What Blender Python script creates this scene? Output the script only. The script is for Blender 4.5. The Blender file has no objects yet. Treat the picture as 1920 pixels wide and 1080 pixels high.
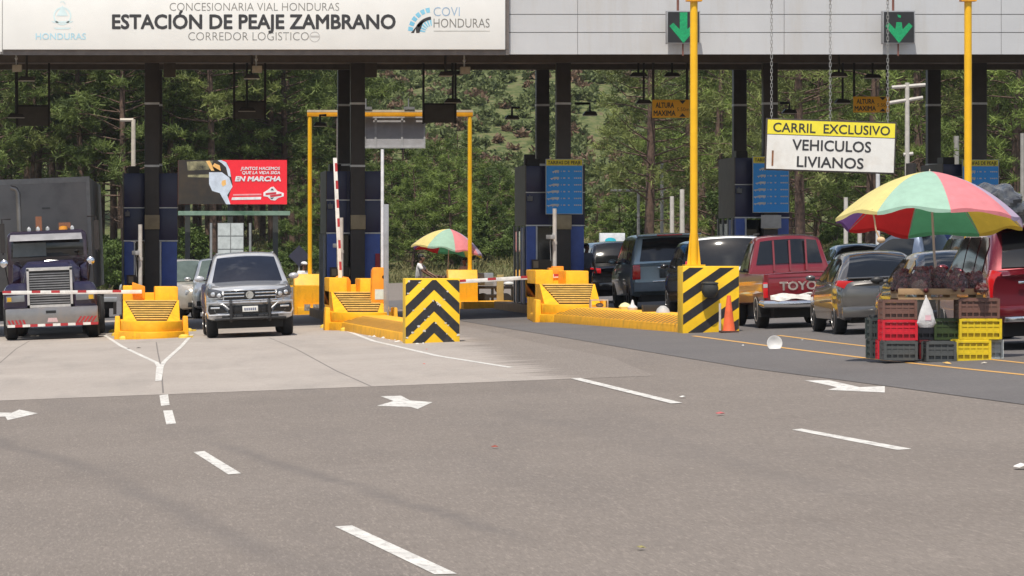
import bpy, bmesh, math, random
from mathutils import Vector, Matrix
import numpy as np
R = math.radians
random.seed(7)
sc = bpy.context.scene
COL = sc.collection

# ------------------------------------------------------------------ camera
F = 8200.0            # focal length in 1920-wide pixels
XV, YV = 200.0, 477.0  # where the road axis vanishes / the eye level
EYE = 1.94
SL = 0.038            # the plaza falls to the left
cam_d = bpy.data.cameras.new('camera')
cam = bpy.data.objects.new('camera', cam_d); COL.objects.link(cam)
cam.location = (0, 0, EYE); cam.rotation_euler = (R(90), 0, 0)
cam_d.sensor_width = 36; cam_d.lens = F / 1920 * 36
cam_d.shift_x = (960 - XV) / 1920; cam_d.shift_y = -(540 - YV) / 1920
cam_d.clip_start = 1; cam_d.clip_end = 4000
sc.camera = cam
# ------------------------------------------------------------------ light
SUN_EL, SUN_AZ = 64.0, 197.0     # azimuth from +Y clockwise: behind the camera, a little left
w = bpy.data.worlds.new('World'); sc.world = w; w.use_nodes = True
nt = w.node_tree; nt.nodes.clear()
sky = nt.nodes.new('ShaderNodeTexSky'); sky.sky_type = 'NISHITA'; sky.sun_disc = False
sky.sun_elevation = R(SUN_EL); sky.sun_rotation = R(SUN_AZ); sky.dust_density = 1.5
bg = nt.nodes.new('ShaderNodeBackground'); bg.inputs[1].default_value = 0.12
wo = nt.nodes.new('ShaderNodeOutputWorld')
ctc = nt.nodes.new('ShaderNodeTexCoord'); cmp_ = nt.nodes.new('ShaderNodeMapping'); cmp_.inputs['Scale'].default_value = (1, 1, 2.6)
cno = nt.nodes.new('ShaderNodeTexNoise'); cno.inputs['Scale'].default_value = 2.6; cno.inputs['Detail'].default_value = 7; cno.inputs['Roughness'].default_value = .6
cmr = nt.nodes.new('ShaderNodeMapRange'); cmr.inputs[1].default_value = .52; cmr.inputs[2].default_value = .66; cmr.inputs[4].default_value = .9
cmx = nt.nodes.new('ShaderNodeMix'); cmx.data_type = 'RGBA'; cmx.inputs[7].default_value = (13, 13, 13.2, 1)
nt.links.new(ctc.outputs['Generated'], cmp_.inputs[0]); nt.links.new(cmp_.outputs[0], cno.inputs['Vector']); nt.links.new(cno.outputs[0], cmr.inputs[0]); nt.links.new(cmr.outputs[0], cmx.inputs[0])
nt.links.new(sky.outputs[0], cmx.inputs[6])
nt.links.new(cmx.outputs[2], bg.inputs[0]); nt.links.new(bg.outputs[0], wo.inputs[0])
sd = bpy.data.lights.new('sun', 'SUN'); sd.energy = 5.0; sd.angle = R(0.5); sd.color = (1, .93, .82)
so = bpy.data.objects.new('sun', sd); COL.objects.link(so)
dv = Vector((math.sin(R(SUN_AZ)) * math.cos(R(SUN_EL)), math.cos(R(SUN_AZ)) * math.cos(R(SUN_EL)), math.sin(R(SUN_EL))))
so.rotation_euler = dv.to_track_quat('Z', 'Y').to_euler(); so.location = (0, 0, 60)
vs = sc.view_settings; vs.view_transform = 'Standard'; vs.look = 'None'; vs.gamma = 1; vs.exposure = 0.06

# ------------------------------------------------------------------ helpers
def G(x, y=100):
    return SL * max(-40, min(60, x))
def at(px, py):
    s = (py - YV + SL * (px - XV)) / EYE
    return (px - XV) / s, F / s
def P(px, py, Y):
    return Vector(((px - XV) * Y / F, Y, EYE + (YV - py) * Y / F))
def srgb(r, g, b):
    return tuple(((c / 255) / 12.92 if c / 255 < .04045 else ((c / 255 + .055) / 1.055) ** 2.4) for c in (r, g, b))

MATS = {}
def M(name, rgb=(.5, .5, .5), rough=.6, metal=0, var=.12, scale=4, bump=0, bscale=60, rgb2=None, dirt=None, dscale=1.2, damt=.5, coat=0, stretch=None, trans=0, emis=None, alpha=1, spec=.5, sub=0):
    if name in MATS: return MATS[name]
    m = bpy.data.materials.new(name); m.use_nodes = True
    t = m.node_tree; N = t.nodes; L = t.links
    b = N['Principled BSDF']
    b.inputs['Roughness'].default_value = rough; b.inputs['Metallic'].default_value = metal
    b.inputs['Specular IOR Level'].default_value = spec
    if coat: b.inputs['Coat Weight'].default_value = coat; b.inputs['Coat Roughness'].default_value = .04
    if trans: b.inputs['Transmission Weight'].default_value = trans
    if alpha < 1: b.inputs['Alpha'].default_value = alpha
    if emis: b.inputs['Emission Color'].default_value = (*emis[:3], 1); b.inputs['Emission Strength'].default_value = emis[3]
    tc = N.new('ShaderNodeTexCoord')
    col = None
    c2 = rgb2 if rgb2 else tuple(max(0, c * (1 - var * 2)) for c in rgb)
    c1 = rgb if rgb2 else tuple(min(1, c * (1 + var * .6)) for c in rgb)
    no = N.new('ShaderNodeTexNoise'); no.inputs['Scale'].default_value = scale; no.inputs['Detail'].default_value = 6; no.inputs['Roughness'].default_value = .62
    L.new(tc.outputs['Object'], no.inputs['Vector'])
    mr = N.new('ShaderNodeMapRange'); mr.inputs[1].default_value = .32; mr.inputs[2].default_value = .68
    L.new(no.outputs[0], mr.inputs[0])
    mx = N.new('ShaderNodeMix'); mx.data_type = 'RGBA'
    mx.inputs[6].default_value = (*c2, 1); mx.inputs[7].default_value = (*c1, 1)
    L.new(mr.outputs[0], mx.inputs[0]); col = mx.outputs[2]
    if dirt:
        n2 = N.new('ShaderNodeTexNoise'); n2.inputs['Scale'].default_value = dscale; n2.inputs['Detail'].default_value = 8; n2.inputs['Roughness'].default_value = .7
        if stretch:
            mp = N.new('ShaderNodeMapping'); mp.inputs['Scale'].default_value = stretch; L.new(tc.outputs['Object'], mp.inputs[0]); L.new(mp.outputs[0], n2.inputs['Vector'])
        else: L.new(tc.outputs['Object'], n2.inputs['Vector'])
        r2 = N.new('ShaderNodeMapRange'); r2.inputs[1].default_value = .5; r2.inputs[2].default_value = .72; r2.inputs[4].default_value = damt
        L.new(n2.outputs[0], r2.inputs[0])
        m2 = N.new('ShaderNodeMix'); m2.data_type = 'RGBA'; m2.inputs[7].default_value = (*dirt, 1)
        L.new(r2.outputs[0], m2.inputs[0]); L.new(col, m2.inputs[6]); col = m2.outputs[2]
    L.new(col, b.inputs['Base Color'])
    if bump:
        n3 = N.new('ShaderNodeTexNoise'); n3.inputs['Scale'].default_value = bscale; n3.inputs['Detail'].default_value = 4
        L.new(tc.outputs['Object'], n3.inputs['Vector'])
        bp = N.new('ShaderNodeBump'); bp.inputs['Strength'].default_value = bump; bp.inputs['Distance'].default_value = .02
        L.new(n3.outputs[0], bp.inputs['Height']); L.new(bp.outputs[0], b.inputs['Normal'])
    if sub:
        tr = N.new('ShaderNodeBsdfTranslucent'); L.new(col, tr.inputs[0])
        ms = N.new('ShaderNodeMixShader'); ms.inputs[0].default_value = sub
        L.new(b.outputs[0], ms.inputs[1]); L.new(tr.outputs[0], ms.inputs[2])
        L.new(ms.outputs[0], N['Material Output'].inputs[0])
    MATS[name] = m
    return m

class MB:
    def __init__(s): s.bm = bmesh.new(); s.mi = 0; s.T = Matrix.Identity(4)
    def v(s, p): return s.bm.verts.new(s.T @ Vector(p))
    def face(s, vs_):
        try: f = s.bm.faces.new(vs_)
        except ValueError: return None
        f.material_index = s.mi; return f
    def poly(s, pts): return s.face([s.v(p) for p in pts])
    def box(s, c, d, rz=0, rx=0, ry=0, taper=None):
        m = Matrix.Translation(c) @ Matrix.Rotation(rz, 4, 'Z') @ Matrix.Rotation(ry, 4, 'Y') @ Matrix.Rotation(rx, 4, 'X')
        hx, hy, hz = d[0] / 2, d[1] / 2, d[2] / 2
        tx, ty = taper or (1, 1)
        q = []
        for z, kx, ky in ((-hz, 1, 1), (hz, tx, ty)):
            for x, y in ((-hx, -hy), (hx, -hy), (hx, hy), (-hx, hy)): q.append(s.v(m @ Vector((x * kx, y * ky, z))))
        for f in ((3, 2, 1, 0), (4, 5, 6, 7), (0, 1, 5, 4), (1, 2, 6, 5), (2, 3, 7, 6), (3, 0, 4, 7)): s.face([q[i] for i in f])
        return s
    def bx(s, x0, x1, y0, y1, z0, z1): return s.box(((x0 + x1) / 2, (y0 + y1) / 2, (z0 + z1) / 2), (abs(x1 - x0), abs(y1 - y0), abs(z1 - z0)))
    def tube(s, pts, r, n=8, caps=True):
        pts = [Vector(p) for p in pts]
        if not isinstance(r, (list, tuple)): r = [r] * len(pts)
        rings = []; up = None
        for i, p in enumerate(pts):
            d = (pts[min(i + 1, len(pts) - 1)] - pts[max(i - 1, 0)]).normalized()
            if up is None: up = Vector((0, 0, 1)) if abs(d.z) < .9 else Vector((1, 0, 0))
            a = d.cross(up).normalized(); b = a.cross(d).normalized(); up = b
            rings.append([s.v(p + (a * math.cos(2 * math.pi * k / n) + b * math.sin(2 * math.pi * k / n)) * r[i]) for k in range(n)])
        for i in range(len(rings) - 1):
            for k in range(n): s.face([rings[i][k], rings[i][(k + 1) % n], rings[i + 1][(k + 1) % n], rings[i + 1][k]])
        if caps: s.face(rings[0][::-1]); s.face(rings[-1])
        return s
    def prism(s, pts, d):   # planar polygon extruded by vector d
        d = Vector(d); a = [s.v(p) for p in pts]; b = [s.v(Vector(p) + d) for p in pts]
        s.face(a[::-1]); s.face(b); n = len(a)
        for i in range(n): s.face([a[i], a[(i + 1) % n], b[(i + 1) % n], b[i]])
        return s
    def lathe(s, prof, c=(0, 0, 0), axis='Z', n=20, cap=True):
        rot = {'Z': Matrix.Identity(4), 'X': Matrix.Rotation(R(90), 4, 'Y'), 'Y': Matrix.Rotation(R(-90), 4, 'X')}[axis]
        m = Matrix.Translation(c) @ rot; rings = []
        for r, z in prof: rings.append([s.v(m @ Vector((max(r, .0005) * math.cos(2 * math.pi * k / n), max(r, .0005) * math.sin(2 * math.pi * k / n), z))) for k in range(n)])
        for i in range(len(rings) - 1):
            for k in range(n): s.face([rings[i][k], rings[i][(k + 1) % n], rings[i + 1][(k + 1) % n], rings[i + 1][k]])
        if cap: s.face(rings[0][::-1]); s.face(rings[-1])
        return s
    def ell(s, c, r, n=14, m=9):
        prof = [(math.sin(math.pi * i / m), -math.cos(math.pi * i / m)) for i in range(m + 1)]
        T = s.T; s.T = T @ Matrix.Translation(c) @ Matrix.Diagonal((*r, 1)); s.lathe(prof, n=n); s.T = T
        return s
    def grid(s, fn, nu, nv):
        g = [[s.v(fn(i / nu, j / nv)) for j in range(nv + 1)] for i in range(nu + 1)]
        for i in range(nu):
            for j in range(nv): s.face([g[i][j], g[i + 1][j], g[i + 1][j + 1], g[i][j + 1]])
        return g
    def build(s, name, mats, parent=None, smooth=False, bevel=0, ang=35, loc=None, fix=True):
        if fix: bmesh.ops.recalc_face_normals(s.bm, faces=s.bm.faces[:])
        if bevel:
            es = [e for e in s.bm.edges if len(e.link_faces) == 2 and e.calc_face_angle(0) > R(30)]
            bmesh.ops.bevel(s.bm, geom=es, offset=bevel, segments=2, profile=.6, affect='EDGES', clamp_overlap=True)
        me = bpy.data.meshes.new(name); s.bm.to_mesh(me); s.bm.free()
        for m in (mats if isinstance(mats, (list, tuple)) else [mats]): me.materials.append(m)
        if smooth or bevel:
            me.shade_smooth(); me.set_sharp_from_angle(angle=R(ang))
        o = bpy.data.objects.new(name, me); COL.objects.link(o)
        if parent: o.parent = parent
        if loc: o.location = loc
        return o

def tag(o, label, cat, group=None):
    o['label'] = label; o['category'] = cat
    if group: o['group'] = group
    return o
def thing(name, label, cat, loc=(0, 0, 0), rz=0, group=None):
    o = bpy.data.objects.new(name, None); o.empty_display_size = .2; COL.objects.link(o)
    o.location = loc; o.rotation_euler = (0, 0, rz)
    return tag(o, label, cat, group)
def kids(o): return [c for c in COL.objects if c.parent is o]
def copy_tree(o, parent=None, ch=None):
    c = o.copy(); COL.objects.link(c); c.parent = parent
    for k in (ch or kids)(o): copy_tree(k, c)
    return c
def struct(o, kind='structure'): o['kind'] = kind; return o

_capH = {}
def text(s_, x0, x1, z0, caph, y, mat, parent, bold=0, align='fit', name='lettering', depth=.004, italic=0, space=1.0):
    """letters standing in the XZ plane, readable from -Y; x0..x1 is filled, z0 the baseline, caph the capital height"""
    def mk(body):
        c = bpy.data.curves.new('t', 'FONT'); c.body = body; c.size = 1; c.extrude = .0; c.offset = min(bold, 0); c.shear = italic; c.resolution_u = 3; c.space_character = space
        o = bpy.data.objects.new('t', c); COL.objects.link(o)
        dg = bpy.context.evaluated_depsgraph_get(); me = bpy.data.meshes.new_from_object(o.evaluated_get(dg))
        bpy.data.objects.remove(o); bpy.data.curves.remove(c)
        return me
    if bold not in _capH:
        h = mk('H'); zs = [v.co.y for v in h.vertices]; _capH[bold] = max(zs) - min(zs)
    me = mk(s_)
    xs = [v.co.x for v in me.vertices]; a, b = min(xs), max(xs)
    kz = caph / _capH[bold]; kx = (x1 - x0) / (b - a)
    for v in me.vertices: v.co = Vector((x0 + (v.co.x - a) * kx, y, z0 + (v.co.y + min(bold, 0)) * kz))
    if bold > 0:      # heavier strokes: the outline repeated round itself, each copy a hair in front
        bm = bmesh.new(); src = me
        for k_ in range(9):
            n0 = len(bm.verts); bm.from_mesh(src); bm.verts.ensure_lookup_table(); an = 2 * math.pi * k_ / 8; rr_ = 0 if k_ == 8 else bold * .8
            for v in list(bm.verts)[n0:]: v.co += Vector((rr_ * math.cos(an) * kx, -.0003 * k_, rr_ * math.sin(an) * kz))
        bm.to_mesh(me); bm.free()
    me.name = name
    me.materials.clear(); me.materials.append(mat)
    o = bpy.data.objects.new(name, me); COL.objects.link(o); o.parent = parent
    return o

# ------------------------------------------------------------------ materials
mark_paint = M('marking_paint', (.60, .58, .54), .7, var=.12, dirt=(.22, .195, .178), dscale=14, damt=1.0, stretch=(1, .22, 1), bump=.2, bscale=40)
white_paint = M('white_paint', (.76, .74, .70), .55, dirt=(.35, .32, .29), dscale=5, damt=.6)
yellow_paint = M('yellow_paint', (.92, .45, .010), .55, var=.08, dirt=(.36, .17, .03), dscale=3.2, damt=.6, stretch=(1, 1, .6), bump=.25, bscale=18)
orange_paint = M('orange_paint', (.86, .30, .012), .45, var=.08, dirt=(.40, .15, .02), dscale=3, damt=.4)
lane_yellow = M('lane_yellow', (.62, .33, .07), .7, dirt=(.22, .2, .18), dscale=4, damt=.9)
black_paint = M('black_paint', (.018, .017, .02), .5, var=.2, dirt=(.12, .10, .07), dscale=6, damt=.3)
gantry_yellow = M('gantry_yellow', (.85, .47, .01), .35, var=.05)
steel = M('galvanised_steel', (.42, .42, .43), .42, .6, dirt=(.25, .24, .22), damt=.3)
darkmetal = M('dark_metal', (.035, .03, .028), .5, .3)
colmat = M('column_cladding', (.065, .056, .053), .5, .2, var=.08)
brownclad = M('brown_cladding', (.11, .088, .07), .55, dirt=(.06, .05, .04))
silvertrim = M('silver_trim', (.55, .55, .56), .4, .5)
navy = M('navy_cladding', (.022, .026, .10), .35, var=.08)
blue = M('blue_cladding', (.055, .12, .50), .4, var=.08)
darkglass = M('dark_glass', (.008, .009, .010), .06, spec=.6, var=0)
rubber = M('rubber', (.018, .018, .019), .75, var=.2, scale=8)
chrome = M('chrome', (.72, .72, .73), .18, 1, var=.05)
plasticblk = M('black_plastic', (.02, .02, .021), .5)
redlens = M('red_lens', (.55, .008, .012), .15, coat=.6, var=.05)
clearlens = M('clear_lens', (.6, .62, .65), .12, .4, coat=.8)
whiteplate = M('plate', (.7, .7, .66), .4)
signwhite = M('sign_white', (.77, .77, .745), .5, var=.03, scale=1)
# ------------------------------------------------------------------ terrain
def terr(x, y):
    z = G(x, y)
    if y > 215:
        k = min(1, (y - 215) / 60); z += 2.6 * k * k * (3 - 2 * k) * (1 + .25 * math.sin(x * .11))
    if y > 300:
        d = y - 300
        z += 62 * (1 - math.exp(-(d / 330) ** 1.35)) * (1 + .12 * math.sin(x * .02 + 1.3) + .05 * math.sin(x * .07 + y * .013))
        z += min(1, d / 80) * (1.6 * math.sin(x * .06 + y * .03) + 1.0 * math.sin(x * .13 - y * .09))
        z += max(0, x) * .02 * min(1, d / 100)
    return z
mb = MB()
xs = sorted(set([-400, -300, -220, -160, -120, -90, -70, -55, -40] + [-30 + 2.5 * i for i in range(60)] + [130, 150, 180, 220, 280, 350, 450, 600]))
ys = [-60, -20, 20, 60, 100, 140, 180, 200] + [215 + 5 * i for i in range(18)] + [310 + 10 * i for i in range(60)] + [950, 1050, 1200, 1500, 2000]
gv = [[mb.v((x, y, terr(x, y))) for y in ys] for x in xs]
for i in range(len(xs) - 1):
    for j in range(len(ys) - 1): mb.face([gv[i][j], gv[i + 1][j], gv[i + 1][j + 1], gv[i][j + 1]])
def ground_mat():
    m = bpy.data.materials.new('hill_grass'); m.use_nodes = True; t = m.node_tree; N = t.nodes; L = t.links; b = N['Principled BSDF']
    b.inputs['Roughness'].default_value = .95; b.inputs['Specular IOR Level'].default_value = .1
    tc = N.new('ShaderNodeTexCoord')
    def noise(s, d=8): 
        n = N.new('ShaderNodeTexNoise'); n.inputs['Scale'].default_value = s; n.inputs['Detail'].default_value = d; n.inputs['Roughness'].default_value = .65
        L.new(tc.outputs['Object'], n.inputs['Vector']); return n.outputs[0]
    def ramp(i, stops):
        r = N.new('ShaderNodeValToRGB'); L.new(i, r.inputs[0])
        while len(r.color_ramp.elements) < len(stops): r.color_ramp.elements.new(.5)
        for e, (p, c) in zip(r.color_ramp.elements, stops): e.position = p; e.color = (*c, 1)
        return r.outputs[0]
    def mix(f, a, c):
        x = N.new('ShaderNodeMix'); x.data_type = 'RGBA'; L.new(f, x.inputs[0]); L.new(a, x.inputs[6]); L.new(c, x.inputs[7]); return x.outputs[2]
    grass = ramp(noise(1.1, 10), [(.34, (.03, .045, .018)), (.46, (.075, .095, .036)), (.56, (.13, .135, .06)), (.68, (.11, .085, .055))])
    brown = ramp(noise(.2), [(.3, (.10, .085, .06)), (.5, (.16, .125, .10)), (.7, (.20, .15, .13))])
    sx = N.new('ShaderNodeSeparateXYZ'); L.new(tc.outputs['Object'], sx.inputs[0])
    nz = N.new('ShaderNodeMath'); nz.operation = 'MULTIPLY_ADD'; L.new(noise(.03), nz.inputs[0]); nz.inputs[1].default_value = 26; L.new(sx.outputs[2], nz.inputs[2])
    mr = N.new('ShaderNodeMapRange'); mr.inputs[1].default_value = 36; mr.inputs[2].default_value = 44; L.new(nz.outputs[0], mr.inputs[0])
    L.new(mix(mr.outputs[0], grass, brown), b.inputs['Base Color'])
    return m
struct(mb.build('ground', ground_mat(), smooth=True, ang=80))

def road_mat(name, c1, c2, patch, spk, stain=.35, bands=(), fade=None):
    m = bpy.data.materials.new(name); m.use_nodes = True; t = m.node_tree; N = t.nodes; L = t.links; b = N['Principled BSDF']
    b.inputs['Roughness'].default_value = .85; b.inputs['Specular IOR Level'].default_value = .25
    tc = N.new('ShaderNodeTexCoord')
    def noise(s, d, sc_=(1, 1, 1), r=.6):
        mp = N.new('ShaderNodeMapping'); mp.inputs['Scale'].default_value = sc_; L.new(tc.outputs['Object'], mp.inputs[0])
        n = N.new('ShaderNodeTexNoise'); n.inputs['Scale'].default_value = s; n.inputs['Detail'].default_value = d; n.inputs['Roughness'].default_value = r
        L.new(mp.outputs[0], n.inputs['Vector']); return n.outputs[0]
    def mr(i, a, c, lo=0, hi=1):
        x = N.new('ShaderNodeMapRange'); x.inputs[1].default_value = a; x.inputs[2].default_value = c; x.inputs[3].default_value = lo; x.inputs[4].default_value = hi; L.new(i, x.inputs[0]); return x.outputs[0]
    def mix(f, a, c):
        x = N.new('ShaderNodeMix'); x.data_type = 'RGBA'; L.new(f, x.inputs[0])
        for k, s_ in ((6, a), (7, c)):
            if isinstance(s_, tuple): x.inputs[k].default_value = (*s_, 1)
            else: L.new(s_, x.inputs[k])
        return x.outputs[2]
    col = mix(mr(noise(.22, 6), .3, .7), c1, c2)
    col = mix(mr(noise(1.0, 6, (1, .12, 1)), .5, .75, 0, stain), col, patch)      # long tyre-track stains along the road
    def vm(a, v, k=0):
        x = N.new('ShaderNodeVectorMath'); x.operation = 'DOT_PRODUCT'; L.new(a, x.inputs[0]); x.inputs[1].default_value = v; return x.outputs['Value']
    def ma(op, a, c=None):
        x = N.new('ShaderNodeMath'); x.operation = op
        for k, s_ in ((0, a), (1, c)):
            if s_ is None: continue
            if isinstance(s_, (int, float)): x.inputs[k].default_value = s_
            else: L.new(s_, x.inputs[k])
        return x.outputs[0]
    if fade:     # where the slab is worn over by the asphalt
        p = Vector(fade[0]); d = Vector(fade[1]) - p; d.normalize()
        sg = ma('SUBTRACT', vm(tc.outputs['Object'], (-d.y, d.x, 0)), -d.y * p.x + d.x * p.y)
        sg = ma('ADD', sg, ma('MULTIPLY', ma('SUBTRACT', noise(1.1, 6, (.35, 1.6, 1), .7), .5), fade[2]))
        col = mix(mr(sg, -.25, .25, 1, 0), col, mix(mr(noise(.22, 6), .3, .7), fade[3], fade[4]))
    col = mix(mr(noise(46, 3, (1, .09, 1), .8), .5, .78, 0, .6), col, tuple(min(1, c * spk) for c in c2))
    col = mix(mr(noise(60, 3, (1, .09, 1), .8), .5, .75, 0, .6), col, tuple(c / spk for c in c1))
    col = mix(mr(noise(9, 4, (1, .3, 1), .7), .45, .75, 0, .3), col, tuple(c * .72 for c in c1))
    def vm(a, v, k=0):
        x = N.new('ShaderNodeVectorMath'); x.operation = 'DOT_PRODUCT'; L.new(a, x.inputs[0]); x.inputs[1].default_value = v; return x.outputs['Value']
    def ma(op, a, c=None):
        x = N.new('ShaderNodeMath'); x.operation = op
        for k, s_ in ((0, a), (1, c)):
            if s_ is None: continue
            if isinstance(s_, (int, float)): x.inputs[k].default_value = s_
            else: L.new(s_, x.inputs[k])
        return x.outputs[0]
    for (p, q, wd, st) in bands:     # rubber laid down by turning tyres: soft bands with a shape of their own
        p = Vector(p); q = Vector(q); d = (q - p); ln = d.length; d.normalize()
        wob = ma('MULTIPLY', ma('SUBTRACT', noise(.35, 3), .5), wd * 2.2)
        dist = ma('ABSOLUTE', ma('ADD', ma('SUBTRACT', vm(tc.outputs['Object'], (-d.y, d.x, 0)), -d.y * p.x + d.x * p.y), wob))
        al = ma('SUBTRACT', vm(tc.outputs['Object'], (d.x, d.y, 0)), d.x * p.x + d.y * p.y)
        m1 = mr(dist, wd * .15, wd, st, 0); m2 = mr(al, 0, ln * .25, 0, 1); m3 = mr(al, ln * .8, ln, 1, 0); m4 = mr(noise(3, 5), .3, .6, .45, 1)
        col = mix(ma('MULTIPLY', ma('MULTIPLY', m1, m2), ma('MULTIPLY', m3, m4)), col, patch)
    # a few oil drips
    vo = N.new('ShaderNodeTexVoronoi'); vo.inputs['Scale'].default_value = 1.3; L.new(tc.outputs['Object'], vo.inputs['Vector'])
    col = mix(ma('MULTIPLY', mr(vo.outputs['Distance'], .02, .075, .7, 0), mr(noise(.5, 2), .5, .6)), col, patch)
    L.new(col, b.inputs['Base Color'])
    bp = N.new('ShaderNodeBump'); bp.inputs['Strength'].default_value = .5; bp.inputs['Distance'].default_value = .008
    L.new(noise(45, 3), bp.inputs['Height']); L.new(bp.outputs[0], b.inputs['Normal'])
    return m
BANDS = [(at(380, 822), at(700, 925), .16, .5), (at(640, 905), at(1010, 1022), .16, .5), (at(-40, 815), at(210, 895), .2, .5), (at(170, 880), at(600, 1085), .2, .45), (at(1150, 800), at(1700, 960), .3, .25), (at(900, 760), at(1350, 880), .3, .2)]
asph = road_mat('worn_asphalt', (.163, .139, .120), (.193, .166, .144), (.108, .096, .09), 1.9, .35, BANDS)
asph_dark = road_mat('dark_asphalt', (.108, .100, .097), (.132, .122, .118), (.085, .083, .083), 1.5)
conc = road_mat('concrete_paving', (.30, .265, .235), (.36, .32, .285), (.22, .20, .18), 1.15, .65, (), (at(1060, 712), at(868, 640), 2.6, (.165, .141, .122), (.195, .168, .146)))

def sheet(name, pts, z, mat, kind='structure', n=1):
    mb = MB(); mb.poly([(x, y, G(x) + z) for x, y in pts]); o = mb.build(name, mat, fix=False)
    if o.data.polygons[0].normal.z < 0: o.data.flip_normals()
    if kind: o['kind'] = kind
    return o
# the base road: a wide plaza with the carriageway running on behind
ROAD = sheet('road', [(-30, 5), (58, 5), (58, 150), (42, 214), (-30, 214)], .004, asph)
e0 = at(0, 752); e1 = at(1060, 712)
ey = e0[1]
cr = at(955, 688)
sheet('concrete_apron', [(-29, ey), (at(1230, 706)[0], ey), at(1230, 706), at(1150, 672), at(1010, 644), at(872, 612), at(800, 610), (8.6, 106), (8.6, 128), (-29, 128)], .007, conc)
dk = [at(868, 603), at(960, 618), at(1060, 634), at(1200, 658), at(1400, 691), at(1640, 722), at(1935, 762), (30, at(1935, 762)[1] - 3), (56, 60), (56, 148), (8.7, 148), (8.7, 110)]
sheet('dark_lane', dk, .010, asph_dark)
sheet('exit_road', [(8.6, 128.1), (8.6, 212), (-29, 212), (-29, 128.1)], .007, asph_dark)

def mark(name, quad, label, cat='road marking', mat=mark_paint, z=.0075, group=None):
    mb = MB(); mb.poly([(x, y, G(x) + z) for x, y in quad]); o = mb.build(name, mat, fix=False)
    if o.data.polygons[0].normal.z < 0: o.data.flip_normals()
    o.parent = ROAD; o['label'] = label; return o
def line_px(name, pts, wpx, label, **k):
    q = [at(x, y) for x, y in pts]
    L_, R_ = [], []
    for i, p in enumerate(q):
        a = Vector(q[max(i - 1, 0)]); b = Vector(q[min(i + 1, len(q) - 1)]); d = (b - a).normalized(); n = Vector((-d.y, d.x)) * wpx
        L_.append((p[0] + n.x, p[1] + n.y)); R_.append((p[0] - n.x, p[1] - n.y))
    return mark(name, L_ + R_[::-1], label, **k)
gd = 'painted dashes on the road'
mark('lane_dash', [at(628, 989), at(660, 987), at(857, 1078), at(815, 1079)], 'longest white dash, nearest the lower edge of the picture', group=gd)
mark('lane_dash', [at(363, 849), at(383, 847), at(452, 889), at(428, 891)], 'slanting white dash below the two short dashes under the left island', group=gd)
mark('lane_dash', [at(306, 771), at(323, 770), at(330, 795), at(312, 797)], 'short white dash just below the one touching the concrete', group=gd)
mark('lane_dash', [at(299, 742), at(315, 740), at(318, 760), at(302, 762)], 'short white dash touching the concrete edge under the left island', group=gd)
mark('lane_dash', [at(1070, 711), at(1088, 710), at(1280, 757), at(1258, 758)], 'thin white dash starting at the right tip of the concrete', group=gd, z=.0105)
mark('lane_dash', [at(1485, 807), at(1503, 805), at(1709, 843), at(1682, 845)], 'thin white dash below the right turn arrow', group=gd)
line_px('lane_line', [(196, 629), (228, 650), (294, 681), (299, 690)], .04, 'white curved line from the left side of the left island to the fork', z=.010)
line_px('lane_line', [(360, 628), (340, 650), (308, 679), (300, 692)], .04, 'white curved line from the right side of the left island to the fork', z=.0115)
mark('lane_stem', [at(293, 690), at(307, 688), at(303, 715), at(291, 716)], 'short white stem where the two curved lines meet', z=.013)
line_px('lane_line', [(640, 617), (700, 640), (820, 668), (958, 690)], .05, 'long thin white line passing below the chevron block', z=.010)
ga = 'white arrows on the road'
mark('lane_arrow', [at(714, 744), at(752, 743), at(769, 752), at(811, 755), at(783, 768), at(770, 764), at(707, 762), at(738, 753)], 'white lane arrow below the chevron block', group=ga)
mark('lane_arrow', [at(-30, 774), at(22, 775), at(36, 769), at(71, 776), at(14, 789), at(10, 782), at(-40, 783)], 'white lane arrow cut by the left edge of the picture', group=ga)
mark('lane_arrow', [at(1508, 714), at(1555, 714), at(1612, 727), at(1659, 725), at(1659, 737), at(1552, 732), at(1570, 727)], 'white lane arrow in front of the fruit stall', group=ga)
ly = lane_yellow
line_px('edge_line', [(1300, 631), (1480, 655), (1640, 675), (1760, 688), (1935, 706)], .05, 'worn yellow line from the diagonal striped block past the crates', mat=ly, z=.0135)
line_px('edge_line', [(1460, 630), (1560, 643), (1660, 655), (1780, 667), (1935, 684)], .045, 'fainter yellow line running behind the crates', mat=ly, z=.0135)
# joints and cracks in the slab, tyre marks
crk = M('joint', (.17, .15, .135), .9)
line_px('slab_joint', [(293, 642), (296, 662), (302, 690), (306, 738)], .012, 'thin dark joint in the concrete under the fork of white lines', mat=crk, z=.0085, cat='joint')
line_px('slab_joint', [(505, 634), (555, 655), (630, 696), (695, 725)], .012, 'thin dark joint in the concrete in front of the silver pickup', mat=crk, z=.0085, cat='joint')
line_px('slab_joint', [(0, 681), (30, 655), (55, 640)], .012, 'thin dark joint in the concrete in front of the truck', mat=crk, z=.0085, cat='joint')
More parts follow.
